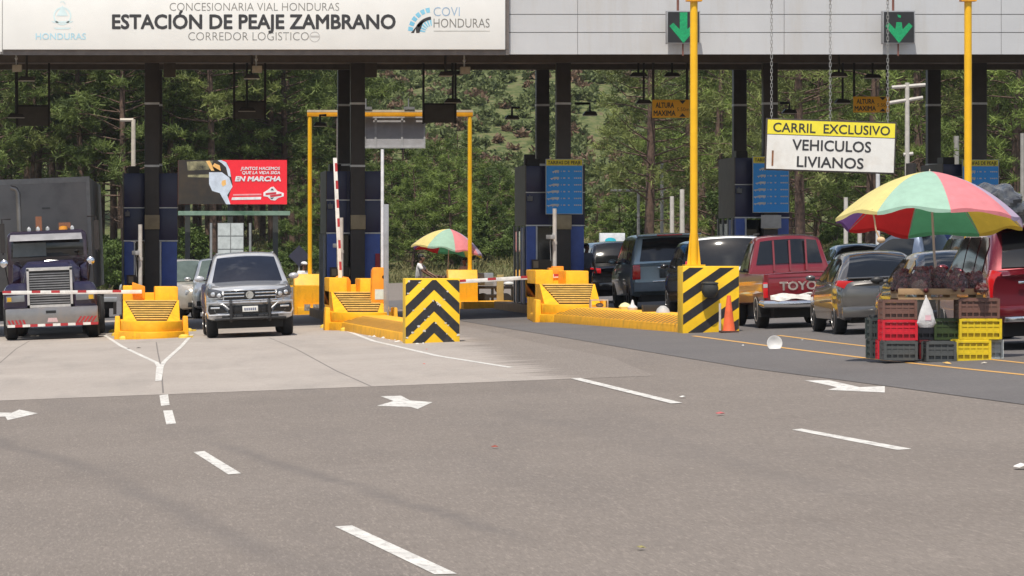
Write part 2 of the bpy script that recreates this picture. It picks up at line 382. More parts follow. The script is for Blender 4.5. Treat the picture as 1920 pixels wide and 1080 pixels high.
# ------------------------------------------------------------------ canopy of the toll plaza
CY0, CY1 = 104.5, 120.0
def pz(py, Y): return EYE + (YV - py) * Y / F
def pxx(px, Y): return (px - XV) * Y / F
can = thing('toll_canopy', 'wide toll plaza canopy with grey panelled fascia and dark columns', 'canopy', (12, 112, G(12)))
ox, oy, oz = can.location
def cpart(mb, name, mat, parent=can, **k):
    mb.bm.transform(Matrix.Translation((-ox, -oy, -oz))); return mb.build(name, mat, parent, **k)
zb = pz(102.5, CY0); zt = zb + 3.2
X0, X1 = -14, 30
fasc = M('fascia_metal', (.53, .535, .545), .42, .15, var=.04, scale=.6, dirt=(.45, .42, .38), dscale=3, damt=.45, stretch=(1.2, 1, .12))
mb = MB()
rows = [zb, pz(61, CY0), pz(27, CY0), pz(27, CY0) + .43, pz(27, CY0) + .9, zt]
colx = [X0] + [pxx(v, CY0) for v in (-705, -311, 2, 689 - 0, 1083, 1470, 1877)] + [X1]
for i in range(len(rows) - 1):
    for j in range(len(colx) - 1): mb.bx(colx[j] + .005, colx[j + 1] - .005, CY0 - .02, CY0 + .03, rows[i] + .008, rows[i + 1] - .008)
cpart(mb, 'fascia_panel', fasc)
mb = MB(); mb.bx(X0, X1, CY0 + .04, CY0 + .3, zb + .03, zt - .02)
cpart(mb, 'fascia_backing', M('seam_grey', (.22, .22, .22), .6))
soff = M('soffit_slats', (.30, .22, .17), .6, var=.3, scale=1.3, dirt=(.30, .2, .13), dscale=.8, damt=.5)
mb = MB()
y = CY0 + .35; k = 0
while y < CY1 - .3:
    mb.bx(X0, X1, y, y + .2, zb + .05, zb + .10); y += .33
for v in mb.bm.verts: v.co.z += .36
cpart(mb, 'soffit', soff)
mb = MB()
for i in range(int((X1 - X0) / .42)):
    x = X0 + .42 * i
    mb.box((x + .12, CY0 + .9, zb + .03), (.16, 1.1, .035), rz=.35)
for v in mb.bm.verts: v.co += Vector((0, 8, .34))
cpart(mb, 'soffit_slat', M('slat_red_brown', (.50, .30, .20), .5, var=.35, scale=.35, rgb2=(.22, .18, .15)))
mb = MB(); mb.bx(X0, X1, CY0 + .05, CY1, zt - .1, zt + .05)
cpart(mb, 'roof_deck', fasc)
mb = MB(); mb.bx(X0, X1, CY1 - .25, CY1, pz(129, CY1), zt - .1); 
for yy in (112.8, 119.2): mb.bx(X0, X1, yy, yy + .25, pz(118, 113) if yy < 115 else pz(131, 119.4), zb + .7)
cpart(mb, 'beam', brownclad)
mb = MB()
for x in [X0 + 1.35 * i for i in range(33)]: mb.bx(x, x + .1, CY0 + .4, CY1 - .3, zb + .48, zb + .62)
cpart(mb, 'purlin', darkmetal)
CN, CF = 113.9, 119.7
colpx = [(285, 0), (671, 646), (1057, 1018), (1445, 1388), (1837, 1752), (-105, -110)]
for (pn, pf) in colpx:
    for (p, Y, wpx, ring) in ((pn, CN, 27, (194, 311)), (pf, CF, 24.5, (197, 309))):
        if p == 0: p = 292
        x = pxx(p, Y); hw = wpx * Y / F / 2
        mb = MB(); mb.bx(x - hw, x + hw, Y, Y + .34, G(x) + .2, zb + .42)
        c = cpart(mb, 'column', colmat, bevel=.012)
        mb = MB()
        for r in ring: mb.bx(x - hw - .006, x + hw + .006, Y - .006, Y + .346, pz(r + 2, Y), pz(r - 2, Y))
        cpart(mb, 'column_ring', silvertrim, parent=c)
        if Y == CN and p > 0:
            mb = MB(); mb.bx(x - hw - .005, x + hw + .01, Y - .09, Y - .002, pz(430, Y), pz(403, Y))
            cpart(mb, 'junction_box', M('beige_panel', (.42, .33, .2), .5), parent=c, bevel=.012)
# capital plates
# ------------------------------------------------------------------ name board
SY = 104.3
nb = thing('name_board', 'long white board on the canopy naming the toll station', 'sign board', (0, SY, 0))
mb = MB(); mb.bx(pxx(5, SY), pxx(947, SY), -.06, .02, pz(93, SY), pz(-70, SY))
mb.bx(pxx(-2, SY), pxx(4, SY), .0, .1, pz(97, SY), pz(-60, SY))
board = mb.build('board', signwhite, nb, bevel=.006)
mb = MB(); mb.bx(pxx(6, SY), pxx(955, SY), .03, .12, pz(103, SY), pz(93.5, SY)); mb.bx(pxx(948, SY), pxx(955, SY), .03, .12, pz(93, SY), pz(-60, SY))
mb.build('frame', M('board_frame', (.16, .14, .13), .5, .2), nb)
def tpx(s_, x0, x1, yb, yt, Y, mat, parent, off, **k):
    Yp = Y + off
    return text(s_, pxx(x0, Yp), pxx(x1, Yp), pz(yb, Yp), (yb - yt) * Yp / F, off, mat, parent, **k)
char = M('charcoal_ink', (.035, .035, .038), .6); lgrey = M('light_grey_ink', (.22, .215, .20), .6)
cyan = M('cyan_ink', (.42, .66, .76), .6, var=.05); sky_ink = M('pale_cyan_ink', (.62, .76, .78), .6, var=.05)
tpx('CONCESIONARIA VIAL HONDURAS', 318, 636, 20, 5.5, SY, lgrey, board, -.064, bold=-.012)
tpx('ESTACIÓN DE PEAJE ZAMBRANO', 211, 741, 53.5, 28, SY, char, board, -.064, bold=.038)
tpx('CORREDOR LOGISTICO', 353, 579, 75.5, 60.5, SY, lgrey, board, -.064, bold=-.012)
tpx('HONDURAS', 67, 161, 74, 62.5, SY, cyan, board, -.064, bold=.012)
tpx('COVI', 813, 862, 30, 13.5, SY, M('covi_blue', (.32, .46, .62), .6), board, -.064, bold=-.008)
tpx('HONDURAS', 813, 918, 51.5, 35, SY, lgrey, board, -.064, bold=-.004)
def arcpoly(cx, cy, r0, r1, a0, a1, Y, off, mb, n=6):
    pts = []
    for i in range(n + 1):
        a = R(a0 + (a1 - a0) * i / n); p = P(cx + r1 * math.cos(a), cy - r1 * math.sin(a), Y + off); pts.append((p.x, off, p.z))
    for i in range(n, -1, -1):
        a = R(a0 + (a1 - a0) * i / n); p = P(cx + r0 * math.cos(a), cy - r0 * math.sin(a), Y + off); pts.append((p.x, off, p.z))
    mb.poly(pts)
mb = MB()
for i in range(6): arcpoly(811, 60, 37, 46, 97 + 14 * i, 107 + 14 * i, SY, -.064, mb)
for i in range(6): arcpoly(811, 62, 14, 25, 95 + 14 * i, 103 + 14 * i, SY, -.064, mb)
mb.build('logo_arc', M('logo_blue', (.13, .42, .62), .6, rgb2=(.32, .66, .8), scale=1.2), board, fix=False)
mb = MB(); arcpoly(811, 66, 29, 35, 95, 150, SY, -.064, mb, 10)
mb.poly([(P(a, b, SY).x, -.064, P(a, b, SY).z) for a, b in ((770, 62), (783, 46), (795, 38), (790, 50), (786, 62), (780, 62), (779, 54), (776, 62))])
mb.build('logo_road', char, board, fix=False)
mb = MB()      # pale coat of arms: triangle over an oval in a wreath
for (x0, y0, w_, h_) in ((96, 40, 42, 3), (100, 52, 34, 3)): mb.poly([(P(a, b, SY).x, -.064, P(a, b, SY).z) for a, b in ((x0, y0), (x0 + w_, y0), (x0 + w_ - 5, y0 + h_), (x0 + 5, y0 + h_))])
arcpoly(117, 30, 14, 17, 0, 180, SY, -.064, mb, 14); arcpoly(117, 30, 14, 17, 180, 360, SY, -.064, mb, 14)
mb.poly([(P(a, b, SY).x, -.065, P(a, b, SY).z) for a, b in ((117, 10), (128, 30), (106, 30))])
for k in range(5): arcpoly(117, 8, 4 + k * 0, 6, 30 * k, 30 * k + 20, SY, -.064, mb, 3)
mb.build('emblem', sky_ink, board, fix=False)
mb = MB(); arcpoly(590, 69, 8.6, 10, 0, 359, SY, -.064, mb, 20); mb.poly([(P(a, b, SY).x, -.064, P(a, b, SY).z) for a, b in ((582, 67), (598, 67), (598, 70), (582, 70))])
mb.build('round_seal', M('seal_grey', (.5, .49, .47), .6), board, fix=False)
mb = MB(); mb.poly([(P(a, b, SY).x, -.064, P(a, b, SY).z) for a, b in ((813, 57.6), (918, 57.6), (918, 59), (813, 59))]); mb.build('fine_print', M('fine_grey', (.55, .54, .5), .6), board, fix=False)

# ------------------------------------------------------------------ lane lights with green arrows
green = M('green_led', (.01, .28, .10), .4, emis=(.0, .30, .10, .35), var=.5, scale=30, rgb2=(.005, .10, .05))
def lane_light(px0, px1, y0, y1, lab, partial):
    Y = 103.9; cx = pxx((px0 + px1) / 2, Y)
    t = thing('lane_light', lab, 'lane signal', (cx, Y, pz(y1, Y)), group='green arrow lane signals')
    w_ = (px1 - px0) * Y / F; h = (y1 - y0) * Y / F
    mb = MB(); mb.box((0, .12, h / 2), (w_, .24, h)); mb.build('housing', M('signal_housing', (.32, .32, .33), .4, .3), t, bevel=.01)
    mb = MB(); mb.bx(-w_ / 2 + .03, w_ / 2 - .03, -.008, .01, .03, h - .03); sc_ = mb.build('screen', M('signal_black', (.02, .02, .022), .4), t)
    mb = MB(); u = w_ / 62
    def q(pts): mb.poly([(x * u, -.014, (59 - y) * h / 60) for x, y in pts])
    q([(-26, 27), (-19, 21), (0, 40), (0, 58)]); q([(0, 40), (19, 21), (26, 27), (0, 58)])
    if not partial: q([(-7, 2), (7, 2), (7, 33), (0, 40), (-7, 33)])
    else: q([(-5, 20), (5, 20), (7, 33), (0, 40), (-7, 33)]); q([(-3, 6), (4, 8), (3, 12), (-2, 11)])
    mb.build('arrow', green, sc_, fix=False)
    mb = MB(); mb.tube([(0, .1, 0), (0, .1, -.28)], .02); mb.tube([(-.12, .1, h), (-.12, .1, h + .6)], .03); mb.build('bracket', M('rust_red', (.2, .08, .06), .6), t)
lane_light(1250, 1313, 20, 82, 'green arrow lane light half hidden by the tall yellow post', False)
lane_light(1655, 1716, 20, 82, 'green arrow lane light above the exclusive lane sign', True)

# ------------------------------------------------------------------ things hung from the canopy
def hang_y(z, Y): return z
org = M('orange_sign', (1.0, .50, .02), .45, var=0)
def height_sign(px0, px1, y0, y1, Y, lab):
    cx = pxx((px0 + px1) / 2, Y)
    t = thing('height_sign', lab, 'sign', (cx, Y, pz(y1, Y)), group='orange height limit signs')
    w_ = (px1 - px0) * Y / F; h = (y1 - y0) * Y / F
    mb = MB(); mb.bx(-w_ / 2, w_ / 2, 0, .03, 0, h); b = mb.build('board', org, t, bevel=.008)
    text('ALTURA', -w_ * .46 + .05, w_ * .08, h * .56, h * .28, -.003, char, b, bold=.03)
    text('MAXIMA', -w_ * .46, w_ * .12, h * .12, h * .28, -.003, char, b, bold=.03)
    text('5.50m', w_ * .16, w_ * .49, h * .37, h * .2, -.003, M('brown_ink', (.3, .09, .02), .6), b)
    mb = MB()
    mb.poly([(w_ * .22, -.003, h * .97), (w_ * .40, -.003, h * .97), (w_ * .31, -.003, h * .76)]); mb.poly([(w_ * .22, -.003, h * .06), (w_ * .40, -.003, h * .06), (w_ * .31, -.003, h * .26)])
    mb.build('arrowhead', char, b, fix=False)
    zt_ = zb + .44 - t.location.z
    for xh in (-w_ / 2 + .03, w_ / 2 - .06): mb = MB(); mb.bx(xh - .03, xh + .03, .035, .07, h * .5, zt_); mb.build('hanger', darkmetal, t)
height_sign(1223, 1293, 187, 221, 113, 'orange height limit sign hanging left of the tall yellow post')
height_sign(1600, 1668, 181, 211, 113, 'orange height limit sign hanging above the exclusive lane sign')
def sign_back(px0, px1, y0, y1, Y, lab, lines=False):
    cx = pxx((px0 + px1) / 2, Y)
    t = thing('hanging_sign', lab, 'sign', (cx, Y, pz(y1, Y)), group='backs of hanging signs')
    w_ = (px1 - px0) * Y / F; h = (y1 - y0) * Y / F; zt_ = zb + .44 - t.location.z
    mb = MB(); mb.bx(-w_ / 2, w_ / 2, 0, .05, 0, h); mb.build('panel', M('sign_back_brown', (.10, .088, .075), .6), t, bevel=.008)
    mb = MB(); mb.bx(-w_ / 2 - .03, -w_ / 2 + .03, -.02, .04, -.03, zt_); mb.bx(w_ / 2 - .03, w_ / 2 + .03, -.02, .04, -.03, zt_); mb.bx(-w_ / 2 - .03, w_ / 2 + .03, -.022, .045, h, h + .05); mb.build('frame', darkmetal, t)
sign_back(32, 92, 200, 236, 117, 'dark back of a sign hanging above the purple truck')
sign_back(439, 497, 192, 223, 117, 'dark back of a sign hanging above the silver pickup')
sign_back(794, 854, 197, 230, 117, 'dark back of a sign hanging beside the far yellow gantry')
def lamp(px, py, Y, lab, arm=None, wpx=34):
    p = P(px, py, Y); t = thing('canopy_lamp', lab, 'lamp', p, group='lamps under the canopy')
    w_ = wpx * Y / F
    mb = MB(); mb.prism([(-w_ / 2, -.12, 0), (w_ / 2, -.12, 0), (w_ * .36, -.12, .09), (-w_ * .3, -.12, .11)], (0, .26, 0)); mb.build('lamp_head', darkmetal, t, bevel=.01)
    mb = MB(); mb.bx(-w_ / 2 + .02, w_ / 2 - .02, -.1, .12, -.02, -.002); mb.build('diffuser', M('lamp_glass', (.5, .45, .38), .3), t)
    mb = MB()
    if arm: a = P(arm[0], arm[1], Y); mb.tube([(0, 0, .08), (0, 0, a.z - p.z), (a.x - p.x, 0, a.z - p.z)], .035)
    else: mb.tube([(0, 0, .08), (0, 0, zb + .44 - p.z)], .03)
    mb.build('arm', darkmetal, t)
lamp(849, 192, 116, 'lamp on a long stem above the hanging sign beside the far gantry', wpx=34)
lamp(835, 142, 109, 'short lamp under the canopy right of the middle columns', wpx=28)
lamp(848, 140, 118, 'wide lamp tucked just under the canopy beam above the far gantry', wpx=42)
lamp(472, 147, 109, 'short lamp under the canopy above the red billboard', wpx=32)
lamp(463, 208, 116.5, 'long stemmed lamp in front of the hanging sign above the silver pickup', wpx=34)
lamp(960, 223, 119, 'dark lamp on a bent arm left of the third pair of columns', arm=(975, 202), wpx=28)
lamp(1106, 216, 119, 'dark lamp on a bent arm right of the third pair of columns', arm=(1078, 194), wpx=28)
lamp(600, 236, 119, 'dark lamp on a bent arm left of the middle columns', arm=(612, 216), wpx=26)
lamp(1480, 212, 119, 'dark lamp on a bent arm above the exclusive lane sign', arm=(1462, 193), wpx=28)
lamp(1207, 194, 115, 'lamp on a thin stem left of the first orange height sign', wpx=30)
lamp(1197, 143, 118, 'short lamp under the canopy left of the first orange height sign', wpx=34)
lamp(1260, 143, 118, 'short lamp above the first orange height sign', wpx=30)
lamp(1573, 143, 110, 'black mushroom shaped lamp above the exclusive lane sign', wpx=32)
lamp(1580, 193, 116, 'lamp on a thin stem left of the second orange height sign', wpx=30)
lamp(1636, 146, 118, 'short lamp under the canopy above the second orange height sign', wpx=32)
lamp(30, 220, 116, 'lamp in front of the hanging sign above the purple truck', wpx=34)
lamp(50, 151, 110, 'short lamp under the canopy above the purple truck', wpx=34)
for (px, py, l) in ((32, 128, 'small beige box camera under the canopy at the far left'), (482, 130, 'small beige box camera under the canopy above the silver pickup'), (872, 132, 'small beige box camera under the canopy above the far gantry')):
    p = P(px, py, 108); t = thing('ceiling_camera', l, 'camera', p, group='box cameras under the canopy')
    mb = MB(); mb.box((0, 0, 0), (.24, .3, .17)); mb.build('housing', M('beige_box', (.36, .32, .25), .5), t, bevel=.01)
    mb = MB(); mb.tube([(-.02, 0, .09), (-.02, 0, zb + .42 - p.z)], .02); mb.ell((-.02, 0, .24), (.04, .04, .04)); mb.build('bracket', silvertrim, t)
for (px, Y) in ((318, 116), (695, 116)):
    p = P(px, 145, Y); mb = MB(); mb.bx(-.16, .16, -.1, .1, 0, zb + .44 - p.z)
    tag(mb.build('speaker_box', brownclad, bevel=.01, loc=p), 'brown box hung under the canopy right of the %s column' % ('left booth' if px < 400 else 'middle'), 'box', 'brown boxes under the canopy')
# ------------------------------------------------------------------ toll islands
brownstep = M('step_dark', (.14, .085, .03), .7)
palestep = M('step_pale', (.78, .50, .13), .6, dirt=(.3, .2, .1), dscale=6)
slabbrown = M('slab_brown', (.30, .16, .05), .7, dirt=(.1, .07, .05))
def island(fpx, fpy, lab, kerb=None, booth=None, nose_w=.76):
    fx, fy = at(fpx, fpy)
    t = thing('toll_island', lab, 'traffic island', (fx, fy, G(fx)), group='yellow toll islands')
    ex = booth - fx; ey = 112.9 - fy
    # nose: half-round ledge
    mb = MB(); pts = []
    for i in range(15):
        a = math.pi * i / 14; pts.append((nose_w * math.cos(a), 1.25 - 1.25 * math.sin(a)))
    for (sc_, z0, z1) in ((1.0, -.06, .17), (.93, .17, .40)):
        q = [(x * sc_, 1.25 - (1.25 - y) * sc_, z0) for x, y in pts] + [(-nose_w * sc_, 3.2, z0), (nose_w * sc_, 3.2, z0)]
        mb.prism(q, (0, 0, z1 - z0))
    for sx in (-1, 1): mb.box((sx * (nose_w + .01), 1.4, .22), (.16, .7, .56), taper=(.7, .9))
    mb.build('nose', yellow_paint, t, bevel=.03)
    # ramp of steps between slanting cheeks
    mb = MB(); w0, w1 = .34, .60; y0, y1 = .62, 2.1; z0, z1 = .40, .84
    mb.prism([(-w0, y0, z0), (w0, y0, z0), (w1, y1, z1), (-w1, y1, z1)], (0, .9, -.3))
    mb.build('ramp_bed', brownstep, t)
    for sx in (-1, 1):
        mb = MB()
        a = (sx * w0, y0, z0); b = (sx * w1, y1, z1); c = (sx * .64, y1 + .02, z1 + .01); d = (sx * .64, .95, .38); e = (sx * .42, y0 - .03, .38)
        mb.poly([a, b, c, d]); mb.poly([a, d, e]); mb.poly([(sx * .64, y1 + .02, z1 + .01), d, (sx * .64, .95, 0), (sx * .64, y1 + 3, 0), (sx * .64, y1 + 3, z1 + .01)]); mb.poly([d, e, (sx * .42, y0 - .03, .0), (sx * .64, .95, 0)])
        mb.build('cheek', yellow_paint, t, fix=False)
    mb = MB()
    for k in range(9):
        f = (k + .5) / 9; y = y0 + (y1 - y0) * f; z = z0 + (z1 - z0) * f; hw = w0 + (w1 - w0) * f - .005
        mb.box((0, y, z + .022), (hw * 2, .125, .03))
    mb.build('step', palestep, t, bevel=.006)
    # deck and walls behind the ramp
    mb = MB(); mb.bx(-.635, .635, 2.12, 5.2, 0, .835); mb.build('deck', yellow_paint, t, bevel=.015)
    mb = MB(); mb.bx(-.64, -.22, 3.1, 5.4, .5, 1.17); mb.bx(.10, .64, 3.4, 5.4, .5, 1.15); mb.bx(-.64, .64, 5.1, 5.5, .5, 1.0); mb.build('wall', yellow_paint, t, bevel=.03)
    # slab under the booth
    mb = MB(); mb.prism([(-.62, 3.25, -.1), (.62, 3.25, -.1), (ex + .8, ey - .5, -.1), (ex + .8, ey + 9, -.1), (ex - .8, ey + 9, -.1), (ex - .8, ey - .5, -.1)], (0, 0, .33)); mb.build('slab', slabbrown, t, bevel=.02)
    if kerb:
        (bx0, by0) = at(*kerb); kx = bx0 - fx; ky = by0 - fy
        mb = MB(); prof = [(-.52, -.05), (-.50, .17), (-.02, .33), (.5, .34), (.5, -.05)]
        a_ = [mb.v((x, .6, z)) for x, z in prof]; b_ = [mb.v((kx + x, ky + .3, z)) for x, z in prof]
        mb.face(a_); mb.face(b_[::-1])
        for i in range(5): mb.face([a_[i], a_[(i + 1) % 5], b_[(i + 1) % 5], b_[i]])
        mb.build('kerb', yellow_paint, t, bevel=.012)
        mb = MB(); n = 34
        for k in range(n):
            f = (k + .3) / n * .93; c = Vector((0, .6, 0)).lerp(Vector((kx, ky, 0)), f)
            mb.poly([(c.x - .47, c.y - .55, .186), (c.x - .47, c.y - .38, .186), (c.x - .05, c.y + .32, .326), (c.x - .05, c.y + .15, .326)])
        mb.build('kerb_stripe', brownstep if kerb[0] > 1000 else slabbrown, t, fix=False)
    return t
island(285, 636, 'yellow rounded toll island on the left, between the truck and the silver pickup', booth=1.15)
island(683, 619, 'yellow toll island behind the chevron block with ramp and worn kerb', kerb=(812, 641), booth=6.45)
island(1082, 604, 'yellow toll island with striped kerb leading to the diagonal striped block', kerb=(1330, 623), booth=11.6)
island(1480, 590, 'yellow toll island hidden behind the queue under the fourth booth', booth=16.9)

bump = M('bump_yellow', (.72, .5, .06), .6, dirt=(.4, .3, .15), dscale=8)
for i, (px, py, l) in enumerate([(213, 624, 'left of the left island, higher one'), (219, 630, 'left of the left island, middle one'), (233, 637, 'at the lower left corner of the left island'), (345, 634, 'at the lower right corner of the left island'), (352, 622, 'right of the left island'), (610, 615, 'left of the middle island'), (648, 621, 'in front of the middle island'), (1004, 600, 'left of the third island nose'), (1026, 601, 'in front of the third island nose')]):
    x, y = at(px, py); mb = MB(); rr = random.Random(i)
    mb.lathe([(.13, -.01), (.12, .04), (.07, .075), (.0, .08)], n=12); mb.box((.12, .05, .02), (.15, .12, .05), rz=rr.random())
    tag(mb.build('rubber_bump', bump, smooth=True, loc=(x, y, G(x) + .01)), 'small yellow rubber hump ' + l, 'road hump', 'yellow humps around the islands')

# ------------------------------------------------------------------ booths
def booth(px0, px1, ytop, lab, Y=114.3, side=0):
    x0, x1 = pxx(px0, Y), pxx(px1, Y); cx = (x0 + x1) / 2; hw = (x1 - x0) / 2; g = G(cx)
    top = pz(ytop, Y) - g
    t = thing('toll_booth', lab, 'toll booth', (cx, Y, g), group='blue toll booths')
    D = 3.0
    mb = MB(); mb.bx(-hw + .02, hw - .02, .05, D, 2.27, top); mb.build('upper_cladding', navy, t)
    for sx in (-1, 1): mb = MB(); mb.bx(sx * hw - .012, sx * hw + .012, .0, D, 2.25, top + .02); mb.build('side_cladding', brownclad, t)
    mb = MB()
    for (a, b) in ((2.27, 3.10), (3.13, top)):
        for s_ in (-1, 1):
            mb.bx(s_ * .17, s_ * (hw - .012), -.0, .045, a, b)
    mb.build('cladding_panel', navy, t, bevel=.006)
    mb = MB(); mb.bx(-hw - .005, hw + .005, -.006, .04, 3.102, 3.128); mb.bx(-hw - .005, hw + .005, -.012, .04, 2.235, 2.268); mb.build('trim', silvertrim, t)
    # lower storey: corner panels in blue, dark openings, sill
    mb = MB(); mb.bx(-hw + .02, hw - .02, .35, D, .23, 2.2); mb.build('inner_wall', M('booth_inside', (.03, .028, .03), .7), t)
    mb = MB(); mb.bx(hw - .42, hw - .015, .0, .3, .23, 2.23); mb.bx(-hw + .015, -hw + .26, .0, .3, .23, 2.23); mb.build('blue_panel', blue, t, bevel=.008)
    mb = MB(); mb.bx(hw - .47, hw - .425, -.008, .2, .23, 2.23); mb.bx(-hw + .265, -hw + .30, -.008, .2, .23, 2.23); mb.build('jamb', silvertrim, t)
    mb = MB(); mb.bx(-hw + .30, hw - .47, .04, .3, .23, 1.02); mb.build('dado', M('dado_grey', (.2, .2, .21), .5), t)
    mb = MB(); mb.bx(-hw + .30, hw - .47, .2, .22, 1.05, 2.2); mb.build('window', darkglass, t)
    mb = MB(); mb.bx(-.62, .16, -.1, .03, 1.1, 1.36); h = mb.build('counter_box', M('counter_brown', (.10, .07, .05), .6), t, bevel=.01)
    mb = MB(); mb.bx(-.12, .13, -.106, -.1, 1.14, 1.32); mb.bx(-.58, -.45, -.106, -.1, 1.14, 1.32); mb.build('counter_panel', M('counter_tan', (.36, .26, .16), .5), h)
    # left flank with uprights and sliding door
    mb = MB(); mb.bx(-hw - .03, -hw, .3, .95, .23, 2.2); mb.build('side_door', blue, t)
    mb = MB()
    for y in (.28, 1.0, 2.0, 2.9): mb.bx(-hw - .045, -hw, y, y + .12, .2, 2.24)
    mb.build('side_jamb', M('jamb_grey', (.3, .3, .31), .4, .4), t)
    mb = MB(); mb.bx(-hw - .02, -hw + .01, 1.15, 2.9, .9, 2.1); mb.build('side_window', darkglass, t)
    mb = MB(); mb.box((-hw + .10, -.1, top - .55 if False else 2.95), (.12, .22, .12)); mb.tube([(-hw + .1, .0, 2.95), (-hw + .1, .0, 3.05)], .02); mb.build('camera', M('cam_grey', (.2, .2, .21), .5), t, bevel=.01)
    mb = MB(); mb.bx(-hw + .12, -hw + .42, .6, 1.4, top, top + .2) ; mb.build('roof_unit', darkmetal, t)
    return t
booth(232, 333, 325, 'blue toll booth between the purple truck and the silver pickup')
booth(612, 714, 321, 'blue toll booth behind the raised red and white barrier arm')
b3 = booth(986, 1096, 311, 'blue toll booth behind the lowered arm, with an air unit on its roof')
booth(1378, 1480, 296, 'blue toll booth above the white and red vehicles in the queue')
booth(1768, 1874, 308, 'blue toll booth hidden mostly by the big umbrella')
mb = MB(); x = pxx(995, 114.9); mb.bx(-.14, .14, -.1, .2, 0, .3); tag(mb.build('air_unit', darkmetal, bevel=.01, loc=(x + .0, 115.2, pz(311, 115.2))), 'black box standing on the roof of the third toll booth', 'air unit')

# ------------------------------------------------------------------ tariff boards
tb_blue = M('tariff_blue', (.01, .36, 1.0), .35, var=0); tb_yel = M('tariff_yellow', (.95, .80, .04), .4, var=0); ink_white = M('ink_white', (.75, .76, .78), .5)
def tariff(px0, px1, y0, y1, lab):
    Y = 113.75; cx = pxx((px0 + px1) / 2, Y); w_ = (px1 - px0) * Y / F; h = (y1 - y0) * Y / F
    t = thing('tariff_board', lab, 'sign', (cx, Y, pz(y1, Y)), group='blue tariff boards')
    mb = MB(); mb.bx(-w_ / 2, w_ / 2, 0, .03, 0, h); b = mb.build('board', M('board_rim', (.55, .6, .62), .4), t, bevel=.01)
    mb = MB(); mb.bx(-w_ / 2 + .02, w_ / 2 - .02, -.004, .02, .02, h * .872); mb.build('blue_field', tb_blue, b)
    mb = MB(); mb.bx(-w_ / 2 + .02, w_ / 2 - .02, -.004, .02, h * .885, h - .015); mb.build('yellow_field', tb_yel, b)
    text('TARIFAS DE PEAJE', -w_ * .44, w_ * .44, h * .905, h * .058, -.009, char, b, bold=.02)
    mb = MB(); mt = MB()
    for k in range(6):
        z = h * (.76 - .122 * k); wl = w_ * (.18 + .05 * min(k, 3)); x1 = -w_ * .14
        mb.poly([(x1 - wl, -.009, z), (x1, -.009, z), (x1, -.009, z + .055), (x1 - wl * .55, -.009, z + .055), (x1 - wl * .75, -.009, z + .03), (x1 - wl, -.009, z + .02)])
        for f in (.15, .5, .85):
            c = (x1 - wl * f, -.009, z - .008); mb.poly([(c[0] + .016 * math.cos(a), -.0095, c[2] + .016 * math.sin(a)) for a in [i * math.pi / 4 for i in range(8)]])
        for (a, c) in ((-.09, -.07), (-.03, .05), (.10, .16), (.26, .47)):
            n = max(1, int((c - a) / .045))
            for j in range(n):
                u0 = a + (c - a) * j / n; u1 = u0 + (c - a) / n * .72
                mt.poly([(w_ * u0, -.009, z + .008), (w_ * u1, -.009, z + .008), (w_ * u1, -.009, z + .04), (w_ * u0, -.009, z + .04)])
    mb.build('vehicle_icon', ink_white, b, fix=False); mt.build('price_row', ink_white, b, fix=False)
    return t
tariff(1023, 1093, 298, 402, 'blue and yellow tariff board left of the dark SUV queue, fully visible')
tariff(1411, 1480, 293, 399, 'blue and yellow tariff board partly behind the exclusive lane sign')
tariff(1804, 1873, 299, 402, 'blue and yellow tariff board partly behind the umbrella')
mb = MB(); Y = 112.6; p = P(1446, 428, Y); mb.bx(-.26, .26, 0, .03, 0, .34); tag(mb.build('notice_panel', M('notice_grey', (.52, .5, .48), .5), bevel=.006, loc=p), 'small pale notice panel on the fourth booth column above the queue', 'panel')
mb = MB(); p = P(709, 536, 114.25); mb.bx(-.06, .06, -.01, .0, 0, .9)
rp = mb.build('red_notice', M('notice_red', (.5, .03, .04), .5), loc=P(708, 540, 114.25)); tag(rp, 'narrow red notice on the right blue panel of the middle booth', 'notice')

# ------------------------------------------------------------------ barrier gates
redband = M('band_red', (.42, .03, .035), .55)
def arm_mesh(p0, p1, w_, bands, t):
    p0 = Vector(p0); p1 = Vector(p1); d = (p1 - p0).normalized(); L_ = (p1 - p0).length
    up = Vector((0, 1, 0)).cross(d).normalized(); 
    def seg(a, b, k, mb, lo=-1):
        A, B = p0 + d * a, p0 + d * b
        vs_ = []
        for q in (A, B):
            for (u, v) in ((lo, -1), (1, -1), (1, 1), (lo, 1)): vs_.append(mb.v(q + up * (u * w_ / 2 * k) + Vector((0, v * .025 * k, 0))))
        for f in ((0, 1, 2, 3), (7, 6, 5, 4), (0, 4, 5, 1), (1, 5, 6, 2), (2, 6, 7, 3), (3, 7, 4, 0)): mb.face([vs_[i] for i in f])
    mb = MB(); seg(0, L_, 1, mb); a = mb.build('arm', white_paint, t, bevel=.008)
    for f in bands: mb = MB(); seg(L_ * f - .10, L_ * f + .10, 1.05, mb, -.25); mb.build('red_band', redband, a)
Y = 101.0
p = P(258, 547, Y); t = thing('barrier_gate', 'lowered red and white barrier arm across the front of the purple truck', 'barrier', (p.x, Y, G(p.x)), group='red and white barrier gates')
l = lambda px, py, Y=Y, t=t: tuple(P(px, py, Y) - Vector(t.location))
arm_mesh(l(266, 547), l(5, 549), .085, (.18, .43, .62, .76, .97), t)
mb = MB(); q = [l(248, 529), l(272, 537), l(272, 561), l(248, 551)]; mb.prism([(x, .06, z) for x, _, z in q], (0, .5, 0)); mb.build('housing', orange_paint, t, bevel=.02)
mb = MB(); q0 = l(250, 556); mb.bx(q0[0], q0[0] + .26, .1, .5, .80, q0[2] + .12); mb.build('post', orange_paint, t, bevel=.01)
Y = 103.5; p = P(645, 549, Y); t = thing('barrier_gate', 'raised red and white barrier arm in front of the middle columns', 'barrier', (p.x, Y, G(p.x)), group='red and white barrier gates')
